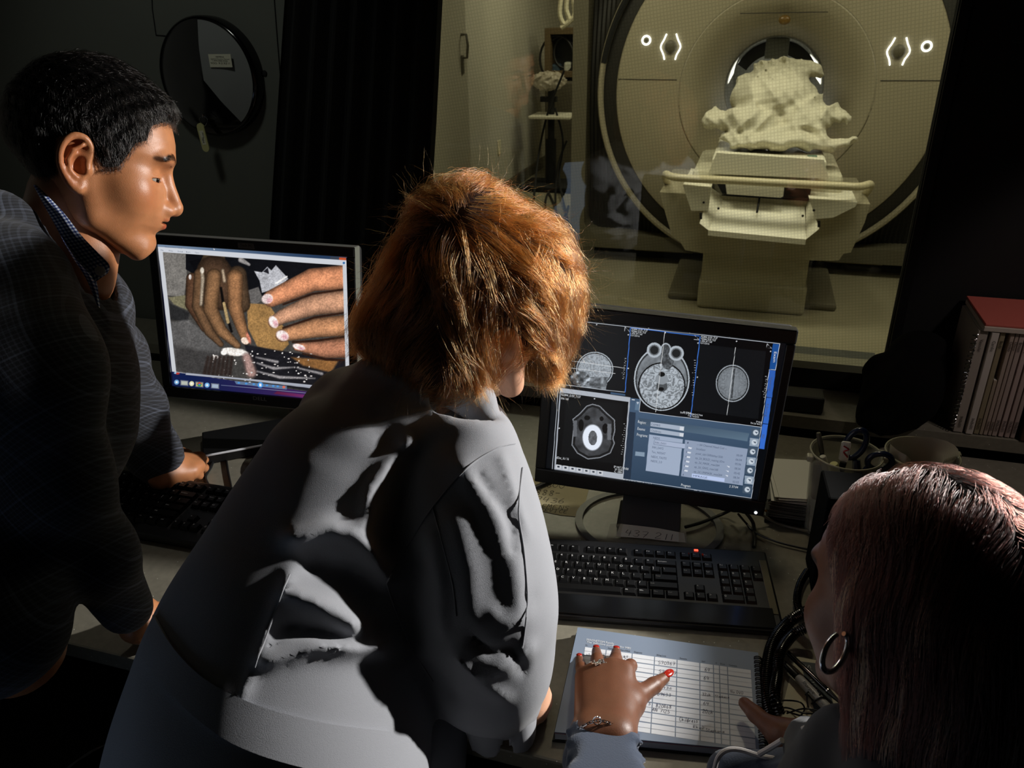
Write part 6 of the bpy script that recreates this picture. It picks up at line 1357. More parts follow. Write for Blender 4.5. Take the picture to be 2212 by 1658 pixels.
# suit: jacket with both sleeves
def plaid_mat():
    m = mat('suit_wool', srgb(40, 42, 50), .9, sheen=.1, bump=.3, bscale=900); nt = m.node_tree; b = nt.nodes['Principled BSDF']; tc = nt.nodes.new('ShaderNodeTexCoord'); acc = None; q_ = R(-58); dirs = [RT*math.cos(q_)+UP*math.sin(q_), -RT*math.sin(q_)+UP*math.cos(q_)]
    for k, per in ((0, .030), (1, .034), (0, .0055), (1, .0055)):
        dp = nt.nodes.new('ShaderNodeVectorMath'); dp.operation = 'DOT_PRODUCT'; dp.inputs[1].default_value = tuple(dirs[k]/per); nt.links.new(tc.outputs['Object'], dp.inputs[0]); fr_ = nt.nodes.new('ShaderNodeMath'); fr_.operation = 'FRACT'; nt.links.new(dp.outputs['Value'], fr_.inputs[0])
        l = nt.nodes.new('ShaderNodeMath'); l.operation = 'LESS_THAN'; l.inputs[1].default_value = .08 if per > .01 else .3; nt.links.new(fr_.outputs[0], l.inputs[0]); s = nt.nodes.new('ShaderNodeMath'); s.operation = 'MULTIPLY'; s.inputs[1].default_value = .32 if per > .01 else .2; nt.links.new(l.outputs[0], s.inputs[0])
        if acc is None: acc = s
        else: ad = nt.nodes.new('ShaderNodeMath'); ad.operation = 'ADD'; nt.links.new(acc.outputs[0], ad.inputs[0]); nt.links.new(s.outputs[0], ad.inputs[1]); acc = ad
    mx = nt.nodes.new('ShaderNodeMix'); mx.data_type = 'RGBA'; nt.links.new(acc.outputs[0], mx.inputs[0]); mx.inputs[6].default_value = srgb(22, 24, 30); mx.inputs[7].default_value = srgb(84, 90, 104); nt.links.new(mx.outputs[2], b.inputs['Base Color']); return m
M_suit = plaid_mat()
def suit(P):
    X, Y = px2(P)
    t = chain(P, [at(75, 640, 1.10), at(55, 760, 1.10), at(60, 920, 1.07), at(20, 1120, 1.02), at(-20, 1350, .96)], [.09, .132, .122, .085, .09], .06)
    t = smin(t, cap(P, at(-15, 530, 1.02), at(180, 665, 1.18), .075, .070), .04)
    nk = cap(P, np.array(MM @ Vector((-.03, 0, -.03))), at(130, 620, 1.10), .066, .07)
    t = smax(t, -nk, .012)
    far = chain(P, [at(165, 690, 1.20), at(225, 770, 1.36), at(282, 880, 1.50), at(330, 975, 1.60), at(352, 1008, 1.635)], [.07, .066, .061, .050, .046], .03)
    near = chain(P, [at(0, 620, .97), at(60, 800, .92), at(120, 1040, .98), at(205, 1200, 1.06), at(272, 1312, 1.15)], [.085, .078, .060, .048, .038], .04)
    for pl, s, am in (([(215, 800), (260, 860), (330, 850)], 7, .005), ([(225, 900), (300, 880)], 6, .004), ([(250, 770), (300, 800)], 6, .004), ([(235, 960), (330, 940)], 6, .003)): far = far-am*np.exp(-(dline(X, Y, pl)/s)**2)
    for pl, s, am in (([(190, 700), (232, 780), (215, 900)], 5, .004), ([(232, 640), (238, 760), (222, 900), (230, 1010)], 4, .004), ([(175, 720), (195, 760)], 5, .006), ([(170, 800), (192, 850)], 5, .006), ([(200, 1040), (232, 1090)], 8, .007)): t = t-am*np.exp(-(dline(X, Y, pl)/s)**2)
    d = smin(t, near, .02); return smin(d, far, .012)
sj = link('suit_jacket', sdfmesh([(suit, np.array((-1.45, .15, .55)), np.array((-.50, 1.35, 1.52)), .0092, None, None)], 'suit'), M_suit, man)
def lap(P): return None
def legs(name, hip, feet, rad, m, parent, shoe):
    def f(P):
        d = None
        for (k, ft), s in zip(feet, (1, -1)): e = chain(P, [hip+np.array((s*.09, 0, 0)), np.array(k), np.array(ft)], rad, .05); d = e if d is None else smin(d, e, .03)
        return d
    A = np.array([hip]+[q for k in feet for q in k]); link(name, sdfmesh([(f, A.min(0)-.16, A.max(0)+(.16, .16, .1), .014, None, None)], name), m, parent)
    for _, ft in feet: link('shoe', sdfmesh([(lambda P, ft=ft: smax(ell(P, np.array(ft)+(0, .05, -.03), (.05, .14, .06)), -(P[:, 2]-.0), .006), np.array(ft)-(.1, .15, .12), np.array(ft)+(.1, .25, .08), .008, None, None)], 'shoe'), shoe, parent)
legs('trousers', np.array((-1.12, .28, .86)), [((-1.06, .26, .48), (-1.04, .22, .07)), ((-1.28, .24, .48), (-1.30, .16, .07))], [.125, .085, .065], M_suit, man, M_blackm)
# =============================================================== 2. woman in the lab coat
skin_2 = mat('skin_fair', srgb(214, 164, 134), .5, sss=.15, attr=True, bump=.15, bscale=700, var=.06, vscale=50)
W2o = at(1017, 645, 1.03); M2h = frame(W2o, (.40, .70, -.60), (-.10, .60, .79), (.98, .98, 1.0)); M2hi = np.array(M2h.inverted())
n0 = np.array(M2h @ Vector((-.01, 0, -.05))); n1 = at(900, 880, 1.08)
def neck2(P): return smin(cap(P, n0, n1, .046, .045), chain(P, [n1, at(760, 1060, 1.03), at(600, 1450, .95)], [.045, .07, .08], .05), .02)
wh = [hz(1146, 1542, .785), hz(1156, 1534, .789), hz(1166, 1522, .790), hz(1170, 1508, .788)]
h2f, h2lo, h2hi = hand_sdf((hz(1118, 1500, .812), hz(1140, 1480, .815)), wh, [([hz(1140, 1556, .772), hz(1136, 1562, .759)], (.0085, .007)), ([hz(1154, 1552, .773), hz(1150, 1560, .759)], (.009, .0075)), ([hz(1168, 1542, .774), hz(1166, 1550, .759)], (.009, .0075)), ([hz(1176, 1526, .773), hz(1176, 1536, .759)], (.009, .0072))],
    ([hz(1160, 1488, .79), hz(1172, 1492, .775), hz(1178, 1500, .761)], (.012, .0105, .0075)), rw=.022, rk=.0115)
def arm2(P): return chain(P, [hz(1128, 1492, .812), at(1075, 1500, 1.03), at(1030, 1330, .96)], [.024, .032, .04], .02)
w2 = person('red-haired woman in white lab coat bending over the desk, seen from behind', [(lambda P: head_sdf(P, ears=False), (-.13, -.11, -.13), (.15, .11, .16), .0028, M2h, head_col(browon=False)), (neck2, np.array((-.85, .3, .7)), np.array((-.2, 1.1, 1.36)), .012, None, None), (lambda P: smin(h2f(P), arm2(P), .01), h2lo-(.04, .06, .02), h2hi+(.03, .03, .08), .0035, None, None)], skin_2)
eyeballs(M2h, w2)
MB().tube([hz(1128+10*math.cos(q), 1492+14*math.sin(q), .812) for q in np.linspace(0, 6.28, 20, endpoint=False)], .003, 6, True).build('bracelet', M_blackm, w2, True)
# coat
M_coat = mat('coat_cloth', srgb(152, 154, 160), .92, bump=.35, bscale=1300, sheen=.15)
T2 = lambda x, y, t: at(x, y, t)
def px_r(r, t): return r*t/F
RIDG = [([(1000, 1010), (1060, 1090), (1110, 1200), (1128, 1320)], 26, .008), ([(1030, 1022), (1066, 1072), (1098, 1118), (1108, 1190)], 8, -.009), ([(985, 1130), (1010, 1230), (1015, 1330)], 26, .006),
        ([(905, 1210), (893, 1290), (900, 1380)], 15, -.011), ([(930, 1150), (950, 1260), (955, 1360)], 13, .007), ([(1020, 1372), (1065, 1410), (1102, 1396), (1126, 1440)], 10, -.010), ([(1050, 1460), (1095, 1440), (1150, 1400)], 12, .008), ([(985, 1420), (1040, 1480), (1090, 1510)], 12, .008),
        ([(940, 1440), (985, 1500)], 16, -.008), ([(1085, 985), (1110, 1060), (1140, 1150)], 10, .006), ([(1120, 1330), (1150, 1290)], 10, -.005), ([(1060, 1320), (1085, 1350), (1130, 1340)], 11, .006)]
RIDT = [([(630, 1160), (700, 1140), (760, 1152), (800, 1185), (838, 1245)], 22, .019), ([(690, 1220), (760, 1240), (800, 1290)], 30, -.019), ([(630, 1285), (700, 1310), (765, 1352)], 24, .020), ([(620, 1350), (700, 1365), (790, 1385)], 13, -.014), ([(575, 1425), (680, 1395), (830, 1398)], 18, .018),
        ([(625, 1235), (590, 1320), (548, 1440), (520, 1510)], 9, .010), ([(790, 1130), (800, 1060), (840, 1000), (880, 960)], 18, .014), ([(835, 1180), (862, 1090), (900, 1030)], 18, -.016), ([(868, 1130), (900, 1060), (950, 1000)], 12, .012), ([(905, 990), (930, 1030), (905, 1080)], 14, -.014),
        ([(880, 945), (960, 910), (1050, 930)], 26, .010), ([(780, 780), (860, 810), (940, 860)], 16, .008), ([(700, 850), (800, 900), (860, 960)], 30, -.006)]
def torso2(P):
    d = chain(P, [T2(880, 895, 1.07), T2(775, 1050, 1.05), T2(690, 1270, 1.00), T2(618, 1470, .95), T2(585, 1700, .90), T2(560, 2000, .85)], [px_r(125, 1.07), px_r(188, 1.05), px_r(232, 1.0), px_r(268, .95), px_r(300, .90), px_r(340, .85)], .08)
    d = smin(d, cap(P, T2(760, 900, 1.16), T2(1005, 955, 1.02), px_r(110, 1.16), px_r(100, 1.02)), .06)
    d = smin(d, cap(P, T2(930, 850, 1.10), T2(985, 880, 1.05), px_r(85, 1.1), px_r(75, 1.05)), .04)
    return smin(d, cap(P, T2(890, 812, 1.09), T2(985, 845, 1.07), px_r(55, 1.1), px_r(52, 1.05)), .03)
def sleeve2(P):
    return chain(P, [T2(1000, 985, 1.01), T2(1005, 1080, .99), T2(1020, 1210, .96), T2(1034, 1330, .95), T2(1050, 1430, .99), T2(1085, 1505, 1.05)], [px_r(118, 1.0), px_r(132, .99), px_r(148, .96), px_r(148, .95), px_r(122, .99), px_r(88, 1.05)], .05)
def coat(P):
    X, Y = px2(P); t = torso2(P); s = sleeve2(P)
    for pl, sg, am in RIDT: t = t-am*np.exp(-(dline(X, Y, pl)/sg)**2)
    for pl, sg, am in RIDG: s = s-am*np.exp(-(dline(X, Y, pl)/sg)**2)
    d = smin(t, s, .018)
    # open bottom of the sleeve, neck hole
    col_ = chain(P, [T2(870, 800, 1.04), T2(940, 818, 1.03), T2(995, 838, 1.015), T2(1030, 866, 1.01), T2(1054, 905, 1.01)], [.030, .030, .027, .022, .014], .02)
    d = smax(d, -cap(P, T2(1090, 1520, 1.06), T2(1140, 1640, 1.12), px_r(66, 1.05), px_r(66, 1.12)), .006)
    d = smax(d, -cap(P, np.array(M2h @ Vector((.015, 0, -.03))), np.array(M2h @ Vector((.02, 0, -.13))), .055, .052), .012); d = smin(d, col_, .012)
    return d-.0012*np.sin(P[:, 0]*38+P[:, 1]*22)*np.sin(P[:, 2]*31+P[:, 0]*9)
ct = link('lab_coat', sdfmesh([(coat, np.array((-.95, .14, .34)), np.array((-.10, 1.14, 1.34)), .0060, None, None)], 'coat', 5), M_coat, w2)
# seams and the half belt lie on the cloth
def seam_pts(pl, f, t0, t1, n=10, lift=.0006):
    Q = spline([(x, y, 0) for x, y in pl], n); P, ok = cast(f, Q[:, 0], Q[:, 1], t0, t1); P = P[ok]; _, g = grad(f, P); return P+g*lift
for pl in ([(835, 1258), (880, 1180), (935, 1095), (1010, 1010), (1075, 968), (1112, 958)], [(935, 1095), (955, 1170), (978, 1260), (986, 1330)], [(835, 1258), (858, 1330), (890, 1400), (935, 1470)], [(1128, 1010), (1120, 1100), (1132, 1200), (1138, 1300), (1128, 1400)], [(625, 1240), (590, 1330), (550, 1440)]):
    Q = seam_pts(pl, coat, .7, 1.25)
    if len(Q) > 3: MB().tube(Q, .0010, 6).build('seam', M_coat, w2, True)
A0 = spline([(338, 1330, 0), (380, 1400, 0), (450, 1470, 0), (560, 1525, 0), (700, 1562, 0), (840, 1580, 0)], 10); A1 = spline([(312, 1418, 0), (376, 1502, 0), (466, 1582, 0), (560, 1630, 0), (700, 1668, 0), (850, 1690, 0)], 10)
v = []; f = []; nb2 = 8; cols = 0
for q in range(len(A0)):
    u = np.linspace(0, 1, nb2+1); X_ = A0[q, 0]+(A1[q, 0]-A0[q, 0])*u; Y_ = A0[q, 1]+(A1[q, 1]-A0[q, 1])*u; P, ok = cast(torso2, X_, Y_, .6, 1.25)
    if not ok.all() or (cols and np.abs(P-v_last).max() > .03): continue
    v_last = P
    _, g = grad(torso2, P, .004); v += [p for p in P+g*.0045]+[p for p in P-g*.004]; cols += 1
k_ = 2*(nb2+1)
for c in range(cols-1):
    for j in range(nb2): a_ = c*k_+j; f.append([a_, a_+1, a_+k_+1, a_+k_])
    for j in (0, nb2): a_ = c*k_+j; f.append([a_, a_+k_, a_+k_+nb2+1, a_+nb2+1])
MB().add(v, f).build('half_belt', M_coat, w2, True)
# collar stand and collar leaf, turned up sleeve end
cl = [(800, 768), (850, 775), (905, 790), (955, 815), (1000, 848), (1030, 862)]
band('coat_collar', [(x, y, 1.03-.0001*i) for i, (x, y) in enumerate([(905, 800), (945, 815), (985, 840), (1015, 868), (1040, 900)])], [(x, y, 1.00) for x, y in [(925, 765), (975, 775), (1005, 800), (1028, 835), (1050, 870)]], 0, M_coat, w2, bulge=.008)
band('blouse_collar', [(x, y, 1.03) for x, y in [(1030, 852), (1050, 872), (1075, 900), (1100, 935)]], [(x, y, 1.05) for x, y in [(1040, 838), (1066, 862), (1092, 892), (1112, 928)]], 0, mat('blouse_print', srgb(58, 48, 44), .6, var=.8, vscale=420), w2, bulge=.004)
def cuff(P):
    a_, b_ = T2(1068, 1490, 1.045), T2(1092, 1560, 1.075); d = cap(P, a_, b_, px_r(96, 1.045), px_r(84, 1.07)); ax = (b_-a_)/np.linalg.norm(b_-a_); h = (P-a_)@ax
    X, Y = px2(P); inn = cap(P, a_-ax*.1, b_+ax*.1, px_r(84, 1.045), px_r(72, 1.07)); d = smax(d, -inn, .004); L_ = np.linalg.norm(b_-a_); d = smax(d, h-L_*1.05, .004)
    d = smax(d, -(h+.006), .004); d = d-.004*np.exp(-(dline(X, Y, [(1018, 1575), (1022, 1620)])/4)**2); return d+.0025*np.sin(P[:, 0]*90+P[:, 1]*60)
link('sleeve_cuff', sdfmesh([(cuff, T2(1075, 1530, 1.05)-(.12, .12, .12), T2(1075, 1530, 1.05)+(.12, .12, .12), .0042, None, None)], 'cuff'), M_coat, w2)
# coat front hanging below the sleeve
band('coat_front', [(1020, 1420, 1.09), (1016, 1500, 1.08), (1010, 1580, 1.06), (1005, 1660, 1.04), (985, 1800, 1.0)], [(880, 1420, 1.06), (880, 1500, 1.05), (862, 1590, 1.03), (835, 1665, 1.01), (800, 1820, .97)], 0, M_coat, w2, bulge=.03)
legs('trousers', np.array((-.50, .42, .80)), [((-.44, .40, .45), (-.40, .36, .07)), ((-.62, .40, .45), (-.64, .34, .07))], [.12, .08, .06], mat('trouser_navy', srgb(32, 36, 48), .9), w2, M_blackm)
# hair of the woman: full wavy bob
H2 = [((1010, 590, 1.03), (.094, .108, .10), 0), ((1125, 605, 1.06), (.072, .088, .10), 0), ((915, 655, 1.04), (.060, .070, .08), 0), ((842, 708, 1.04), (.040, .036, .05), 0), ((1120, 700, 1.07), (.058, .066, .08), 0), ((985, 750, 1.02), (.055, .050, .06), 0), ((1185, 660, 1.10), (.036, .062, .06), 0), ((920, 762, 1.03), (.050, .024, .045), 0), ((1005, 470, 1.06), (.062, .045, .07), 0), ((1165, 750, 1.11), (.026, .040, .05), 0), ((960, 795, 1.0), (.042, .030, .04), 0)]
HU, HV, HW = vb(1030, 640); HR = np.stack([HU, HV, HW], 1)
def hair2(P):
    d = None
    for (x, y, t), r, _ in H2: e = ell(P, at(x, y, t), r, HR); d = e if d is None else smin(d, e, .03)
    d = d+.004*np.sin(P@HU*95+3*np.sin(P@HV*30))*np.clip((.02-P@HV*0), 0, 1)
    fc = np.array(M2h @ Vector((.088, 0, -.035))); q = P@M2hi[:3, :3].T+M2hi[:3, 3]
    face = ell(q, (.095, 0, -.088), (.068, .10, .062)); return smax(d, -face, .012)
hb2 = mat('hair_red_base', srgb(48, 18, 6), .8, var=.3, vscale=60)
lo, hi = W2o-.30, W2o+.28
hm2 = link('hair', sdfmesh([(hair2, lo, hi, .0062, None, None)], 'hair'), hb2, w2)
hr_red = hairmat('hair_red', [(.22, .036, .005, 1), (.12, .018, .003, 1), (.40, .105, .018, 1), (.18, .028, .004, 1)], .26, .45, coat=.2)
def verts(o): V = np.zeros(len(o.data.vertices)*3); o.data.vertices.foreach_get('co', V); return V.reshape(-1, 3)
V2 = verts(hm2); N2 = 26000; rt2 = V2[rs.integers(0, len(V2), N2)]; rt2 = rt2+rs.normal(size=rt2.shape)*.006
crown = at(960, 490, .95)
def flow2(P):
    r = P-crown; r /= np.linalg.norm(r, axis=1)[:, None]+1e-6; X, Y = px2(P); dn = np.clip((Y-560)/200, 0, 1)[:, None]
    sw = HU*np.where(X < 960, -.7, .1)[:, None]; w = .45*np.sin(P@HU*60+P@HV*25)[:, None]*HU+.35*np.sin(P@HV*55+P@HU*40+1)[:, None]*HW
    return r*(1-.55*dn)+(-HV)*(.35+.5*dn)+sw*dn+w
pt2, G2, ix2 = locks(hair2, rt2, flow2, 12, .0076, .013, rs, ng=800, jit=.30, free=3, grav=(0, 0, -.25), pull=.72, curl=.0035)
strands('hair_strands', hr_red, pt2, .00020, hm2, tip=.3)
fly = comb(hair2, rt2[:1600], flow2, 12, .0070, .018, rs, jit=.8, free=8, grav=(0, 0, .0)); strands('loose_hairs', hr_red, fly, .00012, hm2, tip=.2)
# =============================================================== 3. seated woman with the hoop earring
skin_3 = mat('skin_brown', srgb(104, 64, 42), .45, sss=.12, attr=True, bump=.2, bscale=900, var=.08, vscale=60)
W3o = at(1996, 1352, .76); f3 = np.array((-.58, .80, -.20)); M3h = frame(W3o, f3, (-.02, .22, 1), (1.02, 1.06, 1.02)); M3hi = np.array(M3h.inverted())
k3 = [hz(1262, 1462, .800), hz(1290, 1447, .806), hz(1322, 1441, .809), hz(1350, 1450, .806)]
h3, h3lo, h3hi = hand_sdf((hz(1272, 1592, .812), hz(1330, 1590, .814)), k3, [([hz(1256, 1442, .793), hz(1252, 1423, .777)], (.0085, .0066)), ([hz(1290, 1422, .796), hz(1288, 1405, .778)], (.0090, .0070)), ([hz(1330, 1422, .797), hz(1331, 1407, .778)], (.0092, .0072)), ([hz(1362, 1437, .798), hz(1366, 1440, .780)], (.0095, .0075))],
    ([hz(1362, 1520, .798), hz(1382, 1500, .794), hz(1412, 1480, .788), hz(1436, 1463, .783)], (.016, .0135, .0112, .0078)), rw=.0245, rk=.0118)
k4 = [hz(1722, 1622, .800), hz(1716, 1606, .804), hz(1708, 1592, .806), hz(1696, 1580, .805)]
h4, h4lo, h4hi = hand_sdf((hz(1760, 1640, .82), hz(1752, 1600, .82)), k4, [([hz(1706, 1632, .785), hz(1712, 1640, .772)], (.0085, .007)), ([hz(1700, 1618, .785), hz(1708, 1628, .772)], (.009, .0075)), ([hz(1692, 1604, .786), hz(1702, 1616, .772)], (.009, .0075)), ([hz(1682, 1594, .787), hz(1694, 1606, .772)], (.009, .0075))],
    ([hz(1690, 1588, .812), hz(1660, 1566, .808), hz(1632, 1542, .802), hz(1608, 1518, .795)], (.015, .0125, .0110, .0085)), rw=.022)
nk0 = np.array(M3h @ Vector((-.012, 0, -.05))); nk1 = np.array(M3h @ Vector((-.05, 0, -.20)))
def body3(P):
    d = cap(P, nk0, nk1, .054, .062); return smin(d, chain(P, [nk1+(0, -.02, -.03), nk1+(.03, -.10, -.30), nk1+(.03, -.14, -.5)], [.10, .12, .13], .05), .05)
s3 = nk1+np.array((-.14, -.10, -.07))
def arm3(P): return chain(P, [hz(1302, 1594, .813), at(1300, 1650, .99), at(1310, 1730, .90), at(1400, 1880, .78), s3], [.023, .020, .020, .024, .03], .01)
w3 = person('seated woman with dark reddish hair and silver hoop earring pointing at the log book', [(lambda P: head_sdf(P), (-.13, -.11, -.13), (.15, .11, .16), .0026, M3h, head_col(lip=(.7, .4, .4), red=(1, .9, .88))), (body3, nk1-(.25, .4, .75), nk0+(.15, .15, .1), .013, None, None),
    (h3, h3lo, h3hi, .0024, None, None), (h4, h4lo, h4hi, .0035, None, None), (arm3, np.minimum(hz(1302, 1594, .8), s3)-.1, np.maximum(hz(1302, 1594, .83), s3)+.1, .012, None, None)], skin_3)
eyeballs(M3h, w3)
redn = mat('nail_red', srgb(160, 32, 18), .18, coat=.5)
upz = np.array((0, 0, 1.))
for jt, tp, r_, l, w in ((hz(1256, 1442, .793), hz(1252, 1423, .777), .0066, .0125, .0092), (hz(1290, 1422, .796), hz(1288, 1405, .778), .0070, .0135, .0102), (hz(1330, 1422, .797), hz(1331, 1407, .778), .0072, .0135, .0104), (hz(1412, 1480, .788), hz(1436, 1463, .783), .0078, .0225, .0115)):
    jt, tp = np.array(jt), np.array(tp); ax = tp-jt; ax /= np.linalg.norm(ax); up_n = (CAM-tp)/np.linalg.norm(CAM-tp)*.8+upz*.6; up_n -= ax*(up_n@ax); up_n /= np.linalg.norm(up_n)
    nail(tp+ax*(.0022 if l < .02 else .0055)+up_n*(r_*.86), ax, up_n, l, w, redn, w3)
# ring, bracelet, earring
rgm = MB(); rc = np.array(hz(1293, 1432, .8205)); rg = random.Random(9)
for i in range(46): a_ = rg.uniform(0, 2*math.pi); q = rg.random()**.5; rgm.ball(rc+RT*.0105*q*math.cos(a_)+np.array((0, 1, 0))*.0050*q*math.sin(a_)+upz*(.001+.0022*rg.random()), .0013, 4)
rb = rc-upz*.012; rgm.tube([rb+RT*.0105*math.cos(q)+upz*.0115*math.sin(q) for q in np.linspace(0, 6.28, 22, endpoint=False)], .0012, 6, True)
rgm.build('ring', mat('silver', srgb(220, 220, 222), .12, 1), w3, True)
bl = MB(); BP = spline([hz(1222, 1602, .80), hz(1238, 1584, .825), hz(1262, 1566, .840), (hz(1290, 1556, .846)), hz(1320, 1562, .842), hz(1342, 1578, .828)], 8); d = np.r_[0, np.cumsum(np.linalg.norm(np.diff(BP, axis=0), axis=1))]; n = int(d[-1]/.0042)
for i in range(n):
    s_ = (i+.5)/n*d[-1]; c = np.array([np.interp(s_, d, BP[:, k]) for k in range(3)]); c2_ = np.array([np.interp(min(s_+.002, d[-1]), d, BP[:, k]) for k in range(3)]); t = (c2_-c)/(np.linalg.norm(c2_-c)+1e-9); sd = np.cross(t, upz) if i % 2 else upz
    bl.tube([c+t*.0030*math.cos(q)+sd*.0019*math.sin(q) for q in np.linspace(0, 6.28, 10, endpoint=False)], .00065, 4, True)
bl.tube([BP[24]+RT*.005*math.cos(q)+UP*.005*math.sin(q) for q in np.linspace(0, 6.28, 16, endpoint=False)], .0009, 5, True)
bl.build('bracelet', bpy.data.materials['silver'], w3, True)
eo = at(1804, 1408, .700); eu, ev, ew_ = vb(1804, 1408); 
er = [(eo+(eu*.55+ev*.25-ew_*.6)*.0200*math.cos(q)+(ev*1.0+eu*.28)*.0155*math.sin(q)) for q in np.linspace(R(-265), R(60), 40)]
MB().tube(er, [.0022+.0006*math.sin(i/39*math.pi) for i in range(40)], 10).build('hoop_earring', bpy.data.materials['silver'], w3, True)
# jacket of the seated woman
M_navy = mat('fleece_navy', srgb(56, 66, 84), .95, sheen=.25, bump=.4, bscale=500)
M_pipe = mat('piping_white', srgb(205, 200, 198), .8, bump=.4, bscale=1500)
sh = np.array(M3h @ Vector((-.055, 0, -.20)))
def jk3(P):
    X, Y = px2(P)
    d = cap(P, sh+np.array((-.13, -.06, -.06)), sh+np.array((.19, .02, -.06)), .075, .08); d = smin(d, chain(P, [sh+(.03, -.06, -.10), sh+(.03, -.12, -.30), sh+(.03, -.14, -.50)], [.14, .15, .16], .06), .06)
    d = smin(d, chain(P, [at(1830, 1650, .80), at(1800, 1720, .82), at(1820, 1800, .78)], [.035, .05, .07], .04), .04)
    d = smin(d, chain(P, [at(1755, 1618, .90), at(1850, 1640, .80), at(1990, 1700, .70)], [.034, .045, .06], .03), .03)
    d = smax(d, -cap(P, np.array(M3h @ Vector((.0, 0, -.03))), np.array(M3h @ Vector((-.03, 0, -.14))), .064, .066), .01)
    return d-.003*np.sin(P[:, 0]*60+P[:, 2]*25)*np.sin(P[:, 1]*50)
link('fleece_jacket', sdfmesh([(jk3, sh-(.36, .40, .70), sh+(.40, .30, .22), .0095, None, None)], 'jacket'), mat('fleece_black', srgb(26, 30, 38), .95, sheen=.2), w3)
slv = [hz(1304, 1598, .822), at(1300, 1650, .99), at(1310, 1730, .90), at(1400, 1880, .78), s3+(0, -.0, -.02)]; slr = [px_r(62, 1.03), px_r(72, .99), px_r(86, .92), .06, .065]
def sl3(P):
    X, Y = px2(P); d = chain(P, slv, slr, .03); a_ = slv[0]; ax = (slv[0]-slv[1])/np.linalg.norm(slv[0]-slv[1]); h = (P-a_)@ax
    q = P-a_-h[:, None]*ax; th = np.arctan2(q@np.cross(ax, upz), q@upz); d = d+.0035*np.sin(th*9+3*np.sin(h*60))*np.clip((h+.05)/.05, 0, 1)
    for pl, s_, am in (([(1345, 1580), (1352, 1605), (1372, 1635)], 5, -.003), ([(1270, 1600), (1300, 1590), (1320, 1640)], 6, .006), ([(1250, 1650), (1300, 1620), (1345, 1625)], 8, .006)): d = d-am*np.exp(-(dline(X, Y, pl)/s_)**2)
    d = d-.004*np.exp(-((h-.004)/.006)**2)*(1+np.sin(th*16)); return smax(d, h-.014, .005)
A_ = np.array(slv); link('sleeve', sdfmesh([(sl3, A_.min(0)-.09, A_.max(0)+.09, .006, None, None)], 'sleeve'), M_navy, w3)
def lp3(P):
    X, Y = px2(P); d = chain(P, [at(1575, 1668, .965), at(1640, 1676, .95), at(1712, 1680, .93)], [.028, .025, .03], .02); return smin(d, chain(P, [at(1712, 1680, .93), at(1760, 1720, .88)], [.03, .05], .02), .02)
link('jacket_flap', sdfmesh([(lp3, at(1640, 1680, .94)-.13, at(1640, 1680, .94)+.13, .006, None, None)], 'flap'), M_navy, w3)
for pts, r_ in (([(1543, 1664, .945), (1552, 1634, .945), (1572, 1619, .945), (1600, 1619, .942), (1640, 1631, .935), (1680, 1638, .925), (1702, 1632, .915)], .0030), ([(1640, 1628, .93), (1664, 1614, .92), (1690, 1598, .90)], .0034), ([(1733, 1574, .83), (1765, 1560, .82), (1795, 1545, .81), (1820, 1533, .80)], .0026)):
    MB().tube(spline([at(*q) for q in pts], 8), r_, 8).build('piping', M_pipe, w3, True)
band('collar_lining', [(1733, 1576, .83), (1765, 1562, .82), (1795, 1547, .81), (1820, 1535, .80)], [(1755, 1578, .82), (1780, 1574, .81), (1808, 1562, .80), (1830, 1548, .79)], 0, mat('lining_grey', srgb(150, 142, 134), .9, var=.15, vscale=80), w3, bulge=.003)
# hair of the seated woman
H3 = [((-.006, 0, .052), (.112, .082, .104)), ((-.055, 0, -.01), (.075, .090, .12)), ((-.06, 0, -.10), (.062, .095, .12)), ((-.010, .076, .004), (.024, .020, .050)), ((-.022, .062, -.03), (.028, .020, .085)), ((-.03, .058, -.10), (.028, .022, .08)), ((-.015, -.066, -.06), (.045, .032, .12)), ((-.10, 0, -.05), (.05, .08, .12)), ((-.045, .055, -.22), (.045, .05, .12)), ((-.07, -.01, -.22), (.06, .09, .12))]
hp3 = [(.13, .10), (.082, .092), (.050, .066), (.026, .040), (.008, .020), (.000, .0), (-.002, -.04), (-.002, -.09), (.010, -.15), (.01, -.37), (-.25, -.37), (-.25, .25), (.15, .25)]
def hair3(P):
    d = None
    for c, r in H3: e = ell(P, c, r); d = e if d is None else smin(d, e, .025)
    return smax(d, poly2(P[:, 0], P[:, 2], hp3), .006)
hb3 = mat('hair_brown_base', srgb(16, 8, 7), .95, spec=.1, var=.2, vscale=60)
hm3 = link('hair', sdfmesh([(hair3, (-.19, -.14, -.36), (.15, .13, .19), .006, M3h, None)], 'hair'), hb3, w3)
V3 = verts(hm3)@M3hi[:3, :3].T+M3hi[:3, 3]; N3 = 27000; r3 = V3[rs.integers(0, len(V3), N3)]+rs.normal(size=(N3, 3))*.004
def flow3(P):
    x, y, z = P.T; s = np.clip((z-.02)/.10, 0, 1); return np.stack([-.15-.35*s+.12*np.sin(z*60+y*40), np.sign(y+.012*np.sin(x*90))*(.05+.9*s)*np.clip(np.abs(y)/.02, .3, 1), -.95*(1-s)-.25+0*z], 1)
p3 = comb(hair3, r3, flow3, 10, .0062*(.7+.6*rs.random(N3)), .006, rs, jit=.10, free=2); A = np.array(M3h); p3 = p3@A[:3, :3].T+A[:3, 3]
hr3 = hairmat('hair_dark_red', [(.013, .004, .003, 1), (.022, .005, .004, 1), (.009, .004, .003, 1), (.06, .011, .007, 1)], .28, .4)
hr3b = hairmat('hair_highlight', [(.55, .34, .16, 1), (.42, .20, .08, 1)], .25, .35, coat=.2)
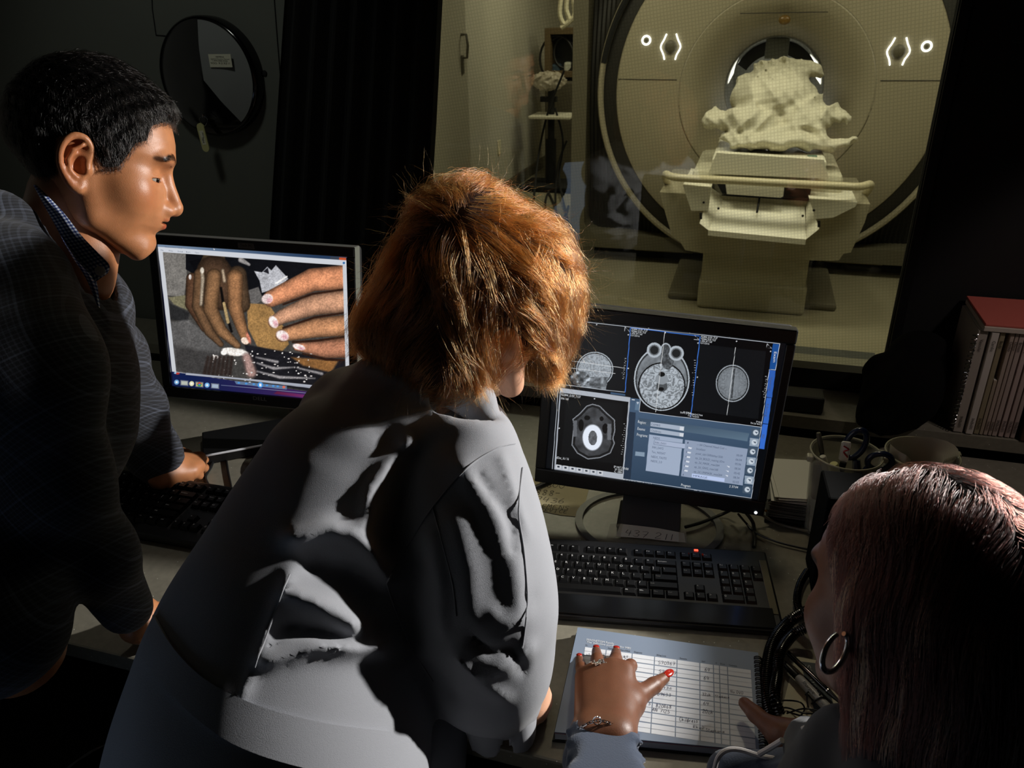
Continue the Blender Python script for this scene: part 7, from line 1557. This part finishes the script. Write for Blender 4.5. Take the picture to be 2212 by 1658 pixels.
blond = (np.sin(r3[:, 1]*240+3*np.sin(r3[:, 0]*35))+np.sin(r3[:, 0]*170) > 1.25) & (r3[:, 2] < .09) | ((r3[:, 1] < -.01) & (r3[:, 2] < .13) & (np.sin(r3[:, 0]*150+r3[:, 1]*60) > .35))
strands('hair_strands', hr3, p3[~blond], .00020, hm3, tip=.5); strands('highlight_strands', hr3b, p3[blond], .00020, hm3, tip=.5)
# =============================================================== chair under the seated woman
ch = empty('office_chair', (sh[0]+.03, sh[1]-.14, 0), 'black office chair the seated woman sits on', 'chair')
MB().box((0, .02, .44), (.48, .46, .07), .03).build('seat', M_blackm, ch); MB().box((0, -.25, .72), (.44, .06, .46), .03).build('backrest', M_blackm, ch); MB().tube([(0, 0, .41), (0, 0, .08)], .03, 12).build('column', M_black, ch, True)
for k in range(5): MB().tube([(0, 0, .08), (.28*math.cos(k*1.2566), .28*math.sin(k*1.2566), .05)], .018, 8).ball((.28*math.cos(k*1.2566), .28*math.sin(k*1.2566), .028), .027, 6).build('leg', M_black, ch, True)
legs('trousers', np.array((ch.location[0], ch.location[1]+.04, .56)), [((ch.location[0]+.10, ch.location[1]+.44, .55), (ch.location[0]+.10, ch.location[1]+.42, .07)), ((ch.location[0]-.10, ch.location[1]+.44, .55), (ch.location[0]-.10, ch.location[1]+.42, .07))], [.10, .075, .055], mat('trouser_dark', srgb(24, 26, 32), .9), w3, M_blackm)
# ---------------------------------------------------------------- camera
cam_d = bpy.data.cameras.new('camera'); cam_o = bpy.data.objects.new('camera', cam_d); COL.objects.link(cam_o)
Mc = Matrix.Identity(4)
for i in range(3): Mc[i][0] = RT[i]; Mc[i][1] = UP[i]; Mc[i][2] = -FW[i]; Mc[i][3] = CAM[i]
cam_o.matrix_world = Mc; cam_d.sensor_width = 36; cam_d.lens = 36*F/2212; cam_d.clip_start = .05
cam_d.dof.use_dof = True; cam_d.dof.focus_distance = 1.25; cam_d.dof.aperture_fstop = 14
SC.camera = cam_o
# ---------------------------------------------------------------- lights
def light(kind, name, loc, tgt, power, col, **k):
    d = bpy.data.lights.new(name, kind); o = bpy.data.objects.new(name, d); COL.objects.link(o); d.energy = power; d.color = col
    v = Vector(tgt)-Vector(loc); o.location = loc; o.rotation_euler = v.to_track_quat('-Z', 'Y').to_euler()
    for a_, b_ in k.items(): setattr(d, a_, b_)
    return o
OL = (1.0, .94, .70)
for x, y in ((-1.1, 4.2), (1.5, 4.2), (-1.1, 7.4), (1.5, 7.4)):
    light('AREA', 'scan_room_light', (x, y, MZ-.06), (x, y, 0), 26, OL, shape='RECTANGLE', size=1.2, size_y=.6)
light('AREA', 'scan_room_front_light', (.2, 2.7, 2.55), (.1, 5.4, 1.0), 5, OL, shape='RECTANGLE', size=1.0, size_y=.4)
light('POINT', 'bore_lamp', (GX, GY+1.6, GZ+.1), (GX, GY+1, 0), .5, (1, .98, .9), shadow_soft_size=.05)
key = light('SPOT', 'key_spot', (1.3, 1.8, 1.65), (-.45, .864, 1.455), 300, (1, .97, .93), spot_size=R(48.6), spot_blend=.05, shadow_soft_size=.03)
light('AREA', 'left_blue_fill', (-1.0, -.1, .75), (-.5, .7, 1.0), .4, (.55, .72, 1), shape='RECTANGLE', size=.5, size_y=.4)  # added bluish fill for the coat back; no screen stands here
light('SPOT', 'desk_fill', (.0, 1.75, 2.25), (.0, 1.24, .75), 10, (1, .88, .62), spot_size=R(50), spot_blend=.6, shadow_soft_size=.08)  # added spot standing in for window light on the desk
light('SPOT', 'wall_fill', (-1.2, .9, 2.6), (-1.45, 1.9, 1.45), 9, (.9, .95, .85), spot_size=R(58), spot_blend=.9, shadow_soft_size=.1)  # invented lamp that lifts the grey wall
light('SPOT', 'table_light', (.1, 4.3, 2.8), (.1, 4.75, .85), 45, (1, .95, .76), spot_size=R(42), spot_blend=.8, shadow_soft_size=.15)
light('SPOT', 'cheek_fill', (-.22, 1.12, 1.32), (.12, .72, 1.12), 1.6, (1, .86, .82), spot_size=R(34), spot_blend=.7, shadow_soft_size=.1)  # extra spot brightening the seated woman's cheek, not the monitor itself
light('SPOT', 'left_desk_fill', (-.75, 1.7, 2.5), (-1.0, 1.02, .75), 9, (1, .97, .9), spot_size=R(26), spot_blend=.6, shadow_soft_size=.05)  # no known ceiling lamp: added to brighten the desk by the left keyboard
light('SPOT', 'shelf_fill', (1.0, 1.15, 2.0), (.78, 1.78, .98), 11, (1, .86, .80), spot_size=R(44), spot_blend=.5, shadow_soft_size=.05)  # unseen source put in to lift the manuals on the ledge
w = bpy.data.worlds.new('world'); SC.world = w; w.use_nodes = True; w.node_tree.nodes['Background'].inputs[0].default_value = (.5, .52, .55, 1); w.node_tree.nodes['Background'].inputs[1].default_value = .004
SC.view_settings.view_transform = 'Standard'; SC.view_settings.look = 'None'; SC.view_settings.exposure = 0; SC.view_settings.gamma = 1; SC.view_settings.use_curve_mapping = False
SC.cycles.max_bounces = 5; SC.cycles.diffuse_bounces = 3; SC.cycles.glossy_bounces = 3; SC.cycles.transmission_bounces = 3; SC.cycles.transparent_max_bounces = 10; SC.cycles.adaptive_threshold = .03
